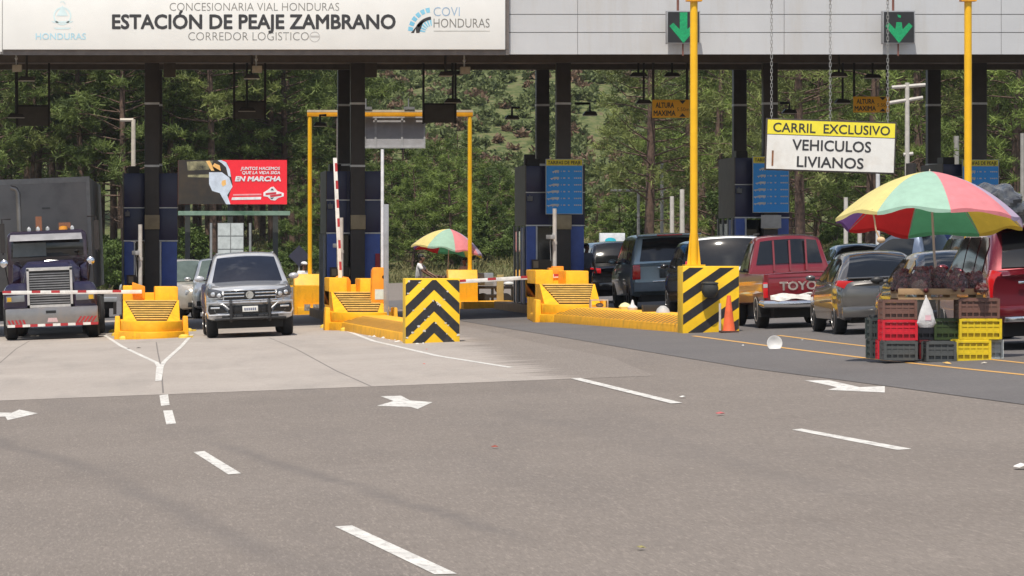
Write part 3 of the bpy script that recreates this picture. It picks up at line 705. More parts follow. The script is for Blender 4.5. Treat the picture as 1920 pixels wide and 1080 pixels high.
l = lambda px, py, Y=Y, t=t: tuple(P(px, py, Y) - Vector(t.location))
arm_mesh(l(639, 549), l(628, 296), .09, (.20, .36, .52, .66, .80, .93), t)
mb = MB(); q = [l(629, 551), l(629, 522), l(634, 517), l(654, 520), l(658, 527), l(658, 553)]; mb.prism([(x, .06, z) for x, _, z in q], (0, .45, 0)); mb.build('housing', orange_paint, t, bevel=.02)
p = P(1045, 520, 104.2); Y = 104.2; t = thing('barrier_gate', 'slightly raised red and white barrier arm across the open lane beside the third booth', 'barrier', (p.x, Y, G(p.x)), group='red and white barrier gates')
l = lambda px, py, Y=104.2, t=t: tuple(P(px, py, Y) - Vector(t.location))
arm_mesh(l(1050, 517), l(862, 528), .09, (.02, .35, .68, .98), t)
mb = MB(); q = [l(1030, 502), l(1054, 504), l(1056, 534), l(1032, 530)]; mb.prism([(x, .06, z) for x, _, z in q], (0, .5, 0)); mb.build('housing', orange_paint, t, bevel=.02)
mb = MB(); mb.bx(-.1, .16, .1, .5, .80, 1.25); mb.build('post', orange_paint, t, bevel=.01)
# ticket cabinet
x, y = pxx(712, 100.5), 100.5
t = thing('ticket_cabinet', 'tall orange cabinet with a pale sticker left of the grey post', 'cabinet', (x, y, G(x) + .25))
mb = MB(); k = y / F; mb.prism([(-17 * k, 0, 0), (14 * k, 0, 0), (14 * k, 0, 94 * k), (-11 * k, 0, 94 * k), (-14 * k, 0, 88 * k)], (0, .5, 0)); b = mb.build('body', orange_paint, t, bevel=.02)
mb = MB(); mb.bx(-9 * k, 9 * k, -.006, 0, 34 * k, 53 * k); mb.build('sticker', M('sticker', (.6, .66, .6), .5), b)
mb = MB(); mb.lathe([(.045, 0), (.045, .03), (.02, .035)], c=(8 * k, -.0, 76 * k), axis='Y', n=12); mb.build('button', M('knob_red', (.4, .06, .03), .4), b)

# posts
def post(name, px, yt, Y, r, mat, lab, cat, zbase=None, sq=False, grp=None):
    x = pxx(px, Y); z0 = G(x) + (zbase or 0); h = pz(yt, Y) - z0; mb = MB()
    if sq: mb.bx(-r, r, -r, r, 0, h); mb.bx(-r * 2.2, r * 2.2, -r * 2.2, r * 2.2, 0, .03)
    else: mb.tube([(0, 0, 0), (0, 0, h)], r, 12); mb.tube([(0, 0, 0), (0, 0, .04)], r * 2, 12)
    return tag(mb.build(name, mat, smooth=not sq, bevel=.006 if sq else 0, loc=(x, Y, z0)), lab, cat, grp)
pw = M('post_white', (.72, .73, .76), .4)
post('pole', 717, 280, 101.5, .038, pw, 'thin white pole rising behind the orange cabinet to the grey sign', 'pole', .25)
post('post', 724, 383, 99.8, .055, steel, 'grey steel post standing right against the orange cabinet', 'post', .25, sq=True)
for (px, yt, l, Y, zb_) in ((263, 421, 'left', 105.5, .83), (640, 408, 'middle', 105.5, .83), (1040, 391, 'third', 105.5, .83)):
    x = pxx(px, Y); z0 = G(x) + zb_; t = thing('camera_post', 'pale camera post standing on the %s island' % l, 'camera post', (x, Y, z0), group='camera posts on the islands')
    h = pz(yt, Y) - z0; mb = MB(); mb.tube([(0, 0, 0), (0, 0, h)], .05, 12); mb.tube([(0, 0, h * .52), (0, 0, h * .56)], .062, 12); mb.build('post', M('post_pale', (.5, .47, .43), .5, dirt=(.3, .27, .24), damt=.5), t, smooth=True)
    mb = MB(); mb.box((-.11, -.05, h * .62), (.1, .3, .1), rz=.3); mb.tube([(0, 0, h * .6), (-.1, 0, h * .6)], .02); mb.tube([(-.09, 0, h * .3), (-.11, 0, h * .55), (0, 0, h * .75)], .01); mb.build('camera', M('cam_pale', (.3, .3, .3), .5), t, bevel=.01)

# ------------------------------------------------------------------ striped concrete blocks
def block(px0, px1, yt, pyb, kind, lab):
    cx, cy = at((px0 + px1) / 2, pyb); k = cy / F; w_ = (px1 - px0) * k; h = pz(yt, cy) - G(cx)
    t = thing('striped_block', lab, 'concrete block', (cx, cy, G(cx)), group='black and yellow striped blocks')
    mb = MB(); mb.bx(-w_ / 2, w_ / 2, .0, .75, -.06, h); b = mb.build('block', M('hazard_yellow', (.92, .56, .012), .5, var=.06, dirt=(.55, .38, .05), dscale=3, damt=.35), t, bevel=.012)
    mb = MB(); e = .006
    def clip(poly, lo=-w_ / 2 + e, hi=w_ / 2 - e, zl=0.0, zh=h - .03):
        for ax, val, sgn in ((0, lo, 1), (0, hi, -1), (2, zl, 1), (2, zh, -1)):
            out = []
            for i in range(len(poly)):
                a, c = poly[i], poly[(i + 1) % len(poly)]; da, dc = sgn * (a[ax] - val), sgn * (c[ax] - val)
                if da >= 0: out.append(a)
                if da * dc < 0: f = da / (da - dc); out.append(tuple(a[i2] + (c[i2] - a[i2]) * f for i2 in range(3)))
            poly = out
            if len(poly) < 3: return None
        return poly
    yy = -.003
    if kind == 'chev':
        xc = .03 * w_; th = .24 * h
        for z in (-.10, .235, .57, .905, 1.24):
            z *= h; m_ = .98; th = .18 * h
            for sx in (-1, 1):
                q = clip([(xc, yy, z + th * .55), (xc + sx * w_, yy, z + th * .55 - m_ * w_ * 1.0), (xc + sx * w_, yy, z - th * .45 - m_ * w_), (xc, yy, z - th * .45)])
                if q: mb.poly(q if sx > 0 else q[::-1])
        for sx in (-1, 1):
            pass
    else:
        sl = .70
        for z in (-.845, -.525, -.205, .115, .435, .755):
            z0_ = z * h; tk = .15 * h
            q = clip([(-w_ / 2, yy, z0_), (w_ / 2, yy, z0_ + sl * w_), (w_ / 2, yy, z0_ + sl * w_ + tk), (-w_ / 2, yy, z0_ + tk)])
            if q: mb.poly(q)
    mb.build('stripe', black_paint, b, fix=False)
    # chipped paint
    if kind == 'chev':
        mb = MB(); rr = random.Random(3)
        for i in range(46):
            a = rr.uniform(-.48, .48); bnd = rr.choice((.235, .57, .905, 1.24)); edge = rr.choice((.55, -.45)); z = bnd * h + .18 * h * edge - .98 * abs(a - .03) * w_
            if not (.03 < z < h - .05): continue
            s_ = rr.uniform(.008, .026); pts = []
            for j in range(7):
                an = j * 2 * math.pi / 7; r_ = s_ * rr.uniform(.5, 1.3); pts.append((a * w_ + r_ * math.cos(an) * 1.3, -.006, z + r_ * math.sin(an)))
            mb.poly(pts)
        mb.build('paint_chip', M('bare_concrete', (.62, .58, .5), .7), b, fix=False)
    return t
block(760, 862, 522, 643, 'chev', 'concrete block painted with black and yellow chevrons')
sb = block(1280, 1386, 499, 624, 'diag', 'concrete block painted with black and yellow diagonal stripes, with an orange cone in front')
mb = MB(); c = P(1331, 543, 83.55)
mb.T = Matrix.Translation((0, 0, 0)); mb.lathe([(0, -.16), (.10, -.15), (.155, -.06), (.165, .03), (.15, .10), (.165, .115), (.16, .135), (.08, .15), (0, .152)], n=24)
tag(mb.build('black_pot', M('pot_black', (.035, .037, .036), .6, var=.25), smooth=True, loc=(c.x, 83.55, c.z - .0)), 'round black pot with a flat rim hanging on the front of the diagonal striped block', 'pot')
mb = MB(); c = P(1331, 543, 84.0)
# cone
cx, cy = at(1363, 624); t = thing('traffic_cone', 'orange traffic cone with a black foot in front of the diagonal striped block', 'traffic cone', (cx, cy - .25, G(cx) + .01))
mb = MB(); mb.lathe([(.125, .03), (.115, .06), (.035, .70), (.025, .705)], n=24); mb.build('cone', M('cone_orange', (.80, .13, .035), .5, dirt=(.3, .08, .04), dscale=6), t, smooth=True)
mb = MB(); mb.bx(-.17, .17, -.17, .17, 0, .035); mb.build('foot', M('foot_dark', (.08, .03, .02), .7), t, bevel=.01)
x = pxx(1350, 83.5); z0 = G(x) + .02; mb = MB(); mb.tube([(0, 0, 0), (.0, 0, .54)], .022, 8); tag(mb.build('stake', M('stake_white', (.6, .55, .5), .6), smooth=True, loc=(x, 83.5, z0)), 'thin whitish stake just left of the orange cone', 'stake')

# ------------------------------------------------------------------ yellow gantries
def bolt_plate(mb, x, y, z, w_): mb.bx(x - w_, x + w_, y - w_, y + w_, z, z + .03)
Yg = 86.0
xa, xb = pxx(1301, Yg), pxx(1815, Yg)
t = thing('yellow_gantry', 'tall yellow tube gantry in front of the canopy, its beam above the picture', 'gantry', (xa, Yg, G(xa)))
zt_ = pz(-2, Yg)
r = .075
mb = MB(); mb.tube([(0, 0, pz(497, Yg) - G(xa)), (0, 0, zt_ - G(xa))], r, 16); mb.build('post', gantry_yellow, t, smooth=True)
mb = MB(); mb.tube([(xb - xa, 0, .2), (xb - xa, 0, zt_ - G(xa))], r, 16); bolt_plate(mb, xb - xa, 0, .17, .2); mb.build('post', gantry_yellow, t, smooth=True)
z0 = pz(499, Yg) - G(xa)
for sx in (-1, 1):
    mb = MB(); mb.prism([(sx * r * .9, -.008, z0 + .01), (sx * (r + .06), -.008, z0 + .01), (sx * r * .9, -.008, z0 + .75)], (0, .016, 0)); mb.build('gusset', gantry_yellow, t)
mb = MB(); mb.bx(-.2, .2, -.2, .2, z0 - .0, z0 + .03); mb.build('base_plate', gantry_yellow, t)
mb = MB(); mb.bx(-.15, xb - xa + .15, -.1, .1, zt_ - G(xa) + .02, zt_ - G(xa) + .25); mb.bx(-.15, .15, -.12, .12, zt_ - G(xa) - .05, zt_ - G(xa) + .02); mb.bx(xb - xa - .15, xb - xa + .15, -.12, .12, zt_ - G(xa) - .05, zt_ - G(xa) + .02); mb.build('beam', M('gantry_orange', (.75, .33, .01), .4), t)
# low footing that carries the right post
x = xb; mb = MB(); mb.bx(-.45, .45, -.4, .5, -.05, .17); tag(mb.build('footing', yellow_paint, bevel=.02, loc=(x, Yg, G(x))), 'yellow footing under the right post of the tall gantry, behind the queue', 'footing')
# exclusive lane sign on chains
Ys = Yg - .02
cs = [P(1437, 223, Ys), P(1676, 231, Ys), P(1672, 321, Ys), P(1434, 315, Ys)]
cx = pxx(1556, Ys); t = thing('lane_sign', 'white and yellow CARRIL EXCLUSIVO sign hanging on chains', 'sign', (cx, Ys, pz(320, Ys)))
b0 = Vector(t.location)
ang = math.atan2(pz(231, Ys) - pz(223, Ys), pxx(1676, Ys) - pxx(1437, Ys))
W_ = 239 * Ys / F; H_ = 92 * Ys / F
def onb(o): o.rotation_euler = (0, -ang, 0); return o
mb = MB(); mb.bx(-W_ / 2 - .03, W_ / 2 + .03, 0, .05, -.03, H_ + .03); fr = onb(mb.build('frame', M('sign_frame', (.05, .04, .035), .6), t, bevel=.006))
mb = MB(); mb.bx(-W_ / 2, W_ / 2, -.006, .02, 0, H_ * .695); wp = mb.build('white_panel', M('panel_white', (.74, .73, .69), .5, var=.04, dirt=(.5, .42, .33), dscale=2.5, damt=.4), fr)
mb = MB(); mb.bx(-W_ / 2, W_ / 2, -.006, .02, H_ * .71, H_); yp = mb.build('yellow_panel', M('panel_yellow', (.82, .70, .045), .5, var=.04), fr)
mb = MB(); mb.bx(-W_ / 2 + .1, -W_ / 2 + .135, -.012, -.006, .06, .36); mb.build('rust_streak', M('rust', (.13, .06, .03), .8, rgb2=(.3, .12, .05), scale=12), wp)
text('CARRIL  EXCLUSIVO', -W_ * .455, W_ * .46, H_ * .76, H_ * .18, -.009, char, yp, bold=.016)
text('VEHICULOS', -W_ * .30, W_ * .315, H_ * .40, H_ * .21, -.009, char, wp, bold=.022)
text('LIVIANOS', -W_ * .26, W_ * .26, H_ * .06, H_ * .21, -.009, char, wp, bold=.022)
for k, px in enumerate((1447, 1557, 1665)):
    mb = MB(); x = (px - 1556) * Ys / F; zT = zt_ + .1 - b0.z; zB = H_ + .03 - x * math.tan(-ang) * -1
    zB = H_ + x * math.tan(ang)
    n = int((zT - zB) / .07)
    for i in range(n):
        a = zB + (zT - zB) * i / n; c_ = zB + (zT - zB) * (i + 1) / n + .012; w2 = .018
        if i % 2: mb.tube([(x - w2, .02, a), (x - w2, .02, c_), (x + w2, .02, c_), (x + w2, .02, a), (x - w2, .02, a)], .006, 4)
        else: mb.tube([(x, .02 - w2, a), (x, .02 - w2, c_), (x, .02 + w2, c_), (x, .02 + w2, a), (x, .02 - w2, a)], .006, 4)
    mb.build('chain', M('chain_steel', (.45, .44, .42), .4, .6), t)

Yf = at(580, 589)[1]
xa, xb = pxx(581, Yf), pxx(881, Yf); zt_ = pz(214, Yf)
t = thing('yellow_gantry', 'far yellow gantry beyond the booths with an orange beam', 'gantry', (xa, Yf, G(xa)))
for x in (0, xb - xa):
    mb = MB(); mb.tube([(x, 0, .1), (x, 0, zt_ - G(xa))], .062, 14); mb.build('post', gantry_yellow, t, smooth=True)
mb = MB(); mb.bx(-.08, xb - xa + .08, -.07, .07, zt_ - G(xa) - .07, zt_ - G(xa) + .05); mb.build('beam', M('gantry_orange', (.75, .33, .01), .4), t, bevel=.01)
mb = MB(); mb.bx(-.08, xb - xa + .08, -.072, .07, zt_ - G(xa) + .055, zt_ - G(xa) + .12); mb.build('rail', M('rail_pale', (.6, .5, .35), .5), t)
for px in (686, 766):
    mb = MB(); x = pxx(px, Yf) - xa; mb.tube([(x, 0, zt_ - G(xa) + .1), (x, 0, zt_ - G(xa) + .45)], .02, 6); mb.box((x + .02, 0, zt_ - G(xa) + .17), (.3, .2, .08)); mb.build('spotlight', M('lamp_grey', (.2, .2, .2), .5), t)
def footblock(px0, px1, y0, y1, lab, Y, kerb=None):
    x0, x1 = pxx(px0, Y), pxx(px1, Y); g = G((x0 + x1) / 2); z1 = pz(y0, Y); z0 = min(g - .02, pz(y1, Y))
    t = thing('crash_block', lab, 'concrete block', ((x0 + x1) / 2, Y, g), group='yellow blocks under the far gantry'); hw = (x1 - x0) / 2; h = z1 - g
    mb = MB(); mb.prism([(-hw, 0, -.1), (-hw, 0, h - .32), (-hw, .22, h), (-hw, .9, h), (-hw, .9, -.1)], (2 * hw, 0, 0)); mb.build('block', yellow_paint, t, bevel=.02)
    mb = MB(); mb.bx(-hw * .8, hw * .8, -.3, 0, -.1, .22); mb.build('toe', yellow_paint, t, bevel=.02)
    return t
fb = footblock(552, 607, 514, 592, 'yellow block with scuffed front under the left post of the far gantry', Yf - .9)
mb = MB(); mb.bx(-.15, .02, -.305, -.301, .12, .30); mb.bx(.1, .32, -.305, -.301, .10, .30); mb.build('scuff', M('scuff', (.45, .42, .38), .8, rgb2=(.12, .10, .08), scale=14), fb)
footblock(841, 896, 506, 566, 'yellow block under the right post of the far gantry, behind the open lane', Yf - .9)
x0, x1 = pxx(868, Yf - 2), pxx(975, Yf - 2)
mb = MB(); mb.bx(x0, x1, Yf - 2.2, Yf + 3, G(x0) - .1, pz(566, Yf - 2.2)); ok_ = mb.build('kerb', yellow_paint, bevel=.02); tag(ok_, 'low yellow kerb beyond the open lane, under the far gantry', 'kerb', 'yellow kerbs beyond the booths')
mb = MB(); q0 = at(728, 541); mb.bx(pxx(540, 215), pxx(765, 215), 214.6, 215.2, .0, pz(535, 215)); tag(mb.build('kerb', yellow_paint), 'far thin yellow kerb along the foot of the wood', 'kerb', 'yellow kerbs beyond the booths')
# grey sign seen from behind under the far gantry
Y = Yf + .2; t = thing('gantry_sign', 'grey back of a big sign hung under the far yellow gantry', 'sign', (pxx(740, Y), Y, pz(278, Y)))
w_ = (798 - 683) * Y / F; h = 60 * Y / F; alu = M('alu', (.42, .42, .44), .5, .05, var=.08, dirt=(.25, .25, .25), dscale=3)
mb = MB(); mb.bx(-w_ / 2 + .02, w_ / 2 - .02, .03, .05, .02, h - .02); mb.build('panel', alu, t)
mb = MB(); mb.bx(-w_ / 2, w_ / 2, 0, .06, 0, .05); mb.bx(-w_ / 2, w_ / 2, 0, .06, h - .05, h); mb.bx(-w_ / 2, -w_ / 2 + .05, 0, .06, .05, h - .05); mb.bx(w_ / 2 - .05, w_ / 2, 0, .06, .05, h - .05)
for x in (-.31, .12): mb.bx(x * w_ - .03, x * w_ + .03, .005, .04, .05, h - .05)
mb.build('frame', M('alu_light', (.55, .56, .58), .4, .4), t)

# ------------------------------------------------------------------ billboard
Y = 205.0; x0, x1 = pxx(334, Y), pxx(538, Y); z0, z1 = pz(383, Y), pz(300, Y)
t = thing('billboard', 'red and black advertising billboard behind the silver pickup, its left half a dark picture', 'billboard', ((x0 + x1) / 2, Y, terr((x0 + x1) / 2, Y)))
lx, lz = t.location.x, t.location.z
mb = MB(); mb.bx(x0 - lx, x1 - lx, 0, .25, z0 - lz, z1 - lz); pn = mb.build('panel', M('bill_red', (.85, .02, .035), .4, var=.04), t)
def bq(pts, name, mat, dy=-.006):
    mb = MB()
    for q in pts: mb.poly([(pxx(a, Y) - lx, dy, pz(b, Y) - lz) for a, b in q])
    return mb.build(name, mat, pn, fix=False)
bq([[(334, 383), (334, 300), (414, 300), (426, 306), (432, 322), (436, 345), (430, 365), (424, 383)]], 'dark_picture', M('bill_black', (.012, .012, .014), .4, rgb2=(.05, .035, .02), scale=1.1))  # the dark left half is print on the panel
bq([[(350, 303), (400, 301), (392, 318), (352, 320)], [(352, 328), (392, 327), (392, 333), (352, 332)]], 'engine_glow', M('bill_olive', (.30, .27, .15), .5, var=.5, scale=2), -.010)
bq([[(392, 323), (416, 323), (430, 333), (436, 350), (426, 366), (432, 383), (424, 383), (412, 362), (398, 358), (392, 345)], [(408, 301), (414, 300), (424, 304), (431, 318), (433, 332), (428, 330), (424, 314), (416, 306)]], 'metal_part', M('bill_silver', (.62, .68, .78), .4, var=.15, scale=2), -.010)
bq([[(386, 302), (393, 301), (399, 312), (413, 320), (396, 320)], [(402, 306), (412, 310), (414, 320), (402, 320), (398, 312)], [(416, 339), (423, 337), (424, 346), (418, 350), (415, 345)]], 'orange_part', M('bill_orange', (.80, .36, .08), .5, rgb2=(.8, .6, .25), scale=2), -.014)
def bt(s_, a, b, yb, yt, mat, **k): return text(s_, pxx(a, Y) - lx, pxx(b, Y) - lx, pz(yb, Y) - lz, (yb - yt) * Y / F, -.02, mat, pn, **k)
bt('JUNTOS HACEMOS', 451, 525, 318.5, 313, ink_white, bold=.03, italic=.2)
bt('QUE LA VIDA SIGA', 454, 525, 326.5, 321, ink_white, bold=.03, italic=.2)
bt('EN MARCHA', 441, 526, 339.5, 331, ink_white, bold=.06, italic=.2)
bq([[(437, 364), (490, 363), (490, 366), (437, 367)]], 'small_line', M('bill_pink', (.85, .3, .33), .5), -.01)
bq([[(435, 370), (490, 369), (489, 374), (434, 375)]], 'small_line', ink_white, -.01)
bq([[(494, 361), (502, 356), (508, 351), (513, 350), (520, 358), (532, 362), (532, 368), (522, 371), (516, 376), (508, 375), (502, 369), (494, 368)]], 'logo', M('bill_logo', (.78, .76, .76), .5), -.01)
bq([[(498, 362), (518, 360), (518, 364), (498, 366)], [(506, 366), (528, 363), (528, 367), (507, 370)]], 'logo_band', M('bill_band', (.6, .03, .05), .5), -.014)
bq([[(507, 357), (510, 353), (514, 357)], [(506, 371), (514, 370), (510, 374)]], 'logo_mark', char, -.014)
mb = MB(); mb.bx(x0 - lx - .3, x1 - lx + .1, -1.1, -.2, pz(404, Y) - lz, pz(396, Y) - lz); mb.build('catwalk', M('catwalk_green', (.05, .12, .07), .5, rgb2=(.25, .35, .28), scale=.9), t)
for px in (352, 432, 517):
    mb = MB(); x = pxx(px, Y) - lx; mb.bx(x - .12, x + .12, .26, .5, -.5, z1 - lz - .3); mb.build('leg', M('bill_leg', (.035, .04, .038), .6), t)
# light lattice sign back below it
Y = 190.0; x0, x1 = pxx(408, Y), pxx(457, Y); mb_ = (x0 + x1) / 2
t = thing('grid_sign', 'pale grey gridded sign back standing behind the silver pickup', 'sign', (mb_, Y, terr(mb_, Y)))
z0, z1 = pz(492, Y) - t.location.z, pz(418, Y) - t.location.z; hw = (x1 - x0) / 2
mb = MB(); n = 3
for i in range(2):
    for j in range(3): mb.bx(-hw + i * hw + .02, -hw + (i + 1) * hw - .02, 0, .04, z0 + (z1 - z0) * j / 3 + .02, z0 + (z1 - z0) * (j + 1) / 3 - .02)
mb.build('panel', M('grid_panel', (.50, .54, .53), .5), t)
mb = MB(); mb.bx(-hw, hw, .045, .08, z0, z1); mb.bx(-.9, -.8, .08, .2, -.3, z1); mb.bx(.8, .9, .08, .2, -.3, z1); mb.build('frame', M('grid_frame', (.22, .23, .23), .6), t)

# ------------------------------------------------------------------ poles beyond
def simple_pole(px, y0, y1, Y, r, mat, lab, arm=None, name='lamp_post', cat='lamp post', grp='posts beyond the booths'):
    x = pxx(px, Y); z0 = terr(x, Y) - .2; t = thing(name, lab, cat, (x, Y, z0), group=grp)
    mb = MB(); mb.tube([(0, 0, 0), (0, 0, pz(y0, Y) - z0)], [r * 1.15, r], 10); mb.build('pole', mat, t, smooth=True)
    if arm:
        mb = MB()
        for (a, b, c, d) in arm: mb.tube([((a - px) * Y / F, 0, pz(b, Y) - z0), ((c - px) * Y / F, 0, pz(d, Y) - z0)], r * .8, 8)
        mb.build('arm', mat, t)
    return t
palepole = M('pole_pale', (.50, .47, .43), .6); greypole = M('pole_grey', (.30, .29, .27), .7)
simple_pole(250, 224, 520, 150, .075, M('pole_beige', (.50, .44, .36), .5), 'beige lamp post with a square arm behind the left booth', [(250, 225, 225, 225)])
simple_pole(634, 222, 500, 150, .055, M('pole_brown', (.22, .18, .16), .6), 'thin brown post left of the middle columns', None, 'post', 'post')
simple_pole(671, 132, 480, 420, .12, greypole, 'thin pole high on the hill behind the middle columns', None, 'post', 'post')
simple_pole(1197, 358, 470, 210, .07, greypole, 'grey lamp post with a long thin arm above the dark SUVs', [(1197, 358, 1145, 357)])
simple_pole(1241, 303, 470, 210, .075, greypole, 'thin grey lamp post with a small white head above the queue', [(1241, 354, 1248, 356)])
simple_pole(1260, 368, 470, 190, .09, palepole, 'short pale post, the middle one of the three above the queue', None, 'post', 'post')
simple_pole(1279, 355, 470, 190, .10, palepole, 'short pale post nearest the tall yellow post', None, 'post', 'post')
simple_pole(1646, 320, 480, 130, .06, M('pole_white', (.74, .75, .76), .4), 'thin white post rising under the exclusive lane sign', None, 'post', 'post')
simple_pole(1586, 370, 470, 170, .08, palepole, 'short pale post left of the big umbrella', None, 'post', 'post')
simple_pole(1612, 380, 470, 170, .08, palepole, 'short pale post behind the left rim of the big umbrella', None, 'post', 'post')
simple_pole(1793, 255, 470, 200, .12, greypole, 'short grey stump of a post right of the utility pole', None, 'post', 'post')
simple_pole(1917, 250, 470, 190, .09, greypole, 'thin grey post at the right edge of the picture', None, 'post', 'post')
t = simple_pole(1701, 155, 470, 185, .095, palepole, 'pale utility pole with crossarms behind the exclusive lane sign', [(1655, 195, 1730, 183), (1672, 164, 1735, 159), (1694, 290, 1712, 288)], 'utility_pole', 'utility pole', None)
mb = MB(); mb.lathe([(0, -.5), (.22, -.5), (.22, .3), (0, .32)], c=(.1, -.35, pz(320, 185) - t.location.z), n=14); mb.build('transformer', darkmetal, t, smooth=True)
# white box sign with a cyan oval
Y = 150.0; x0, x1 = pxx(1125, Y), pxx(1172, Y); z1 = pz(437, Y)
t = thing('white_sign', 'white sign with a cyan oval behind the black SUV', 'sign', ((x0 + x1) / 2, Y, terr((x0 + x1) / 2, Y))); lz = t.location.z; hw = (x1 - x0) / 2
mb = MB(); mb.bx(-hw, hw, 0, .3, pz(478, Y) - lz, z1 - lz); b = mb.build('board', M('board_white', (.68, .7, .72), .5), t, bevel=.02)
mb = MB(); mb.poly([(-.02 + .19 * math.cos(a) - .05, -.006, pz(451, Y) - lz + .10 * math.sin(a)) for a in [i * math.pi / 10 for i in range(20)]]); mb.build('oval', M('oval_cyan', (.03, .50, .62), .5), b, fix=False)
mb = MB(); mb.bx(-.4, -.3, .1, .2, 0, pz(478, Y) - lz); mb.bx(.3, .4, .1, .2, 0, pz(478, Y) - lz); mb.build('leg', darkmetal, t)
# diamond sign seen from behind
Y = 170.0; p = P(561, 480, Y); t = thing('diamond_sign', 'dark back of a diamond shaped road sign right of the silver pickup', 'road sign', (p.x, Y, terr(p.x, Y))); lz = t.location.z
mb = MB(); r_ = .42; mb.prism([(r_, 0, p.z - lz), (0, 0, p.z - lz + r_), (-r_, 0, p.z - lz), (0, 0, p.z - lz - r_)], (0, .02, 0)); mb.build('plate', M('sign_dark', (.03, .03, .05), .5), t)
mb = MB(); mb.tube([(0, .05, -.2), (0, .05, p.z - lz + .4)], .03); mb.build('post', greypole, t)
# ------------------------------------------------------------------ vehicles
def carpaint(name, rgb, metal=.5, rough=.32): return M(name, rgb, rough, metal, var=.06, scale=1.5, coat=.9, dirt=tuple(.7 * c + .018 for c in rgb), dscale=2.5, damt=.45)
def lerp(a, b, f): return a + (b - a) * f
def interp(st, n=44):
    out = []; ys_ = [s[0] for s in st]
    for i in range(n + 1):
        # denser at both ends
        f = i / n; f = .5 - .5 * math.cos(math.pi * f); f = .6 * f + .4 * i / n
        y = lerp(ys_[0], ys_[-1], f); j = 0
        while j < len(st) - 2 and ys_[j + 1] < y: j += 1
        u = (y - ys_[j]) / (ys_[j + 1] - ys_[j] + 1e-9); u2 = u * u * (3 - 2 * u); u = .5 * u + .5 * u2
        out.append(tuple(lerp(a, b, u) for a, b in zip(st[j], st[j + 1])))
        out[-1] = (y,) + out[-1][1:]
    return out
def make_car(name, label, cat, sp, pos, rz, group=None, copy_of=None):
    L_, W, H = sp['L'], sp['W'], sp['H']; hw = W / 2
    x, y = pos
    t = thing(name, label, cat, (x, y, G(x) + .012), rz, group); t.rotation_euler = (0, -math.atan(SL) * math.cos(rz), rz)
    paint = sp['paint']; trim = sp.get('trim', plasticblk)
    fb, rb = sp.get('fbow', .16), sp.get('rbow', .10)
    def warp(p):
        u = min(1.1, abs(p.x) / hw); 
        yy = p.y + fb * u ** 3 * max(0, 1 - p.y / 1.0) - rb * u ** 3 * max(0, 1 - (L_ - p.y) / 1.0)
        return Vector((p.x, yy - L_ / 2, p.z))
    def fin(mb, nm, mat, par=t, **k):
        for v in mb.bm.verts: v.co = warp(v.co)
        return mb.build(nm, mat, par, **k)
    # --- body shell
    mb = MB(); rings = []
    for (yy, zl, zt_, w_, wt) in interp(sp['body']):
        h = zt_ - zl
        half = [(0, zl), (w_ * .86, zl), (w_ * .965, zl + .05), (w_ * .985, zl + h * .28), (w_ * 1.0, zl + h * .52), (w_ * .985, zl + h * .76), (lerp(w_, wt, .55), zl + h * .93), (wt, zt_), (wt * .5, zt_ + .02), (0, zt_ + .03)]
        ring = [mb.v((a, yy, b)) for a, b in half] + [mb.v((-a, yy, b)) for a, b in half[-2:0:-1]]
        rings.append(ring)
    n = len(rings[0])
    for i in range(len(rings) - 1):
        for k in range(n): mb.face([rings[i][k], rings[i][(k + 1) % n], rings[i + 1][(k + 1) % n], rings[i + 1][k]])
    for rg in (rings[0], rings[-1]):
        m = n // 2
        for k in range(1, m): mb.face([rg[k], rg[k + 1], rg[(n - k - 1) % n], rg[(n - k) % n]] if k + 1 < m else [rg[k], rg[m], rg[n - k]])
        mb.face([rg[0], rg[1], rg[n - 1]])
    body = fin(mb, 'body', paint)
    cut = MB()
    for yw in sp['wheels']:
        for sx in (-1, 1):
            r = sp['r'] + sp.get('gap', .055)
            cut.lathe([(r, -.2), (r, .3)], c=(sx * (hw - .03), yw - L_ / 2, sp['r'] + .02), axis='X', n=28)
    if sp.get('bed'):
        a, b, zf = sp['bed']; cut.bx(-hw + .12, hw - .12, a - L_ / 2, b - L_ / 2, zf, 2)
    co = cut.build('cut', paint)
    md = body.modifiers.new('b', 'BOOLEAN'); md.operation = 'DIFFERENCE'; md.object = co; md.solver = 'EXACT'
    dg = bpy.context.evaluated_depsgraph_get(); me = bpy.data.meshes.new_from_object(body.evaluated_get(dg))
    body.modifiers.clear(); old = body.data; body.data = me; bpy.data.objects.remove(co); me.name = 'body'
    me.shade_smooth(); me.set_sharp_from_angle(angle=R(52))
    # --- cabin
    ya, yb, yc, yd = sp['cab']; zb, zr, wb, wr = sp['cabz']; crown = .045
    def ztop(yy):
        if yy <= ya or yy >= yd: return zb
        if yy < yb: f = (yy - ya) / (yb - ya); return zb + (zr - zb) * (f + .10 * math.sin(math.pi * f))
        if yy > yc: f = (yd - yy) / (yd - yc); return zb + (zr - zb) * (f + sp.get('rearbulge', .12) * math.sin(math.pi * f))
        f = (yy - yb) / (yc - yb); return zr + .03 * math.sin(math.pi * f)
    def wtop(yy): f = (ztop(yy) - zb) / (zr - zb); return lerp(wb * .985, wr, min(1, f))
    def bow(p):
        u = (p.x / wb) ** 2; 
        if p.y < yb: p.y += .14 * u * min(1, (p.z - zb + .3) / .5) if False else .13 * u
        elif p.y > yc: p.y -= .08 * u
        else: p.y += lerp(.13, -.08, (p.y - yb) / (yc - yb)) * u
        return p
    mb = MB(); rings = []
    ylist = [lerp(ya, yb, i / 8) for i in range(8)] + [lerp(yb, yc, i / 8) for i in range(8)] + [lerp(yc, yd, i / 8) for i in range(9)]
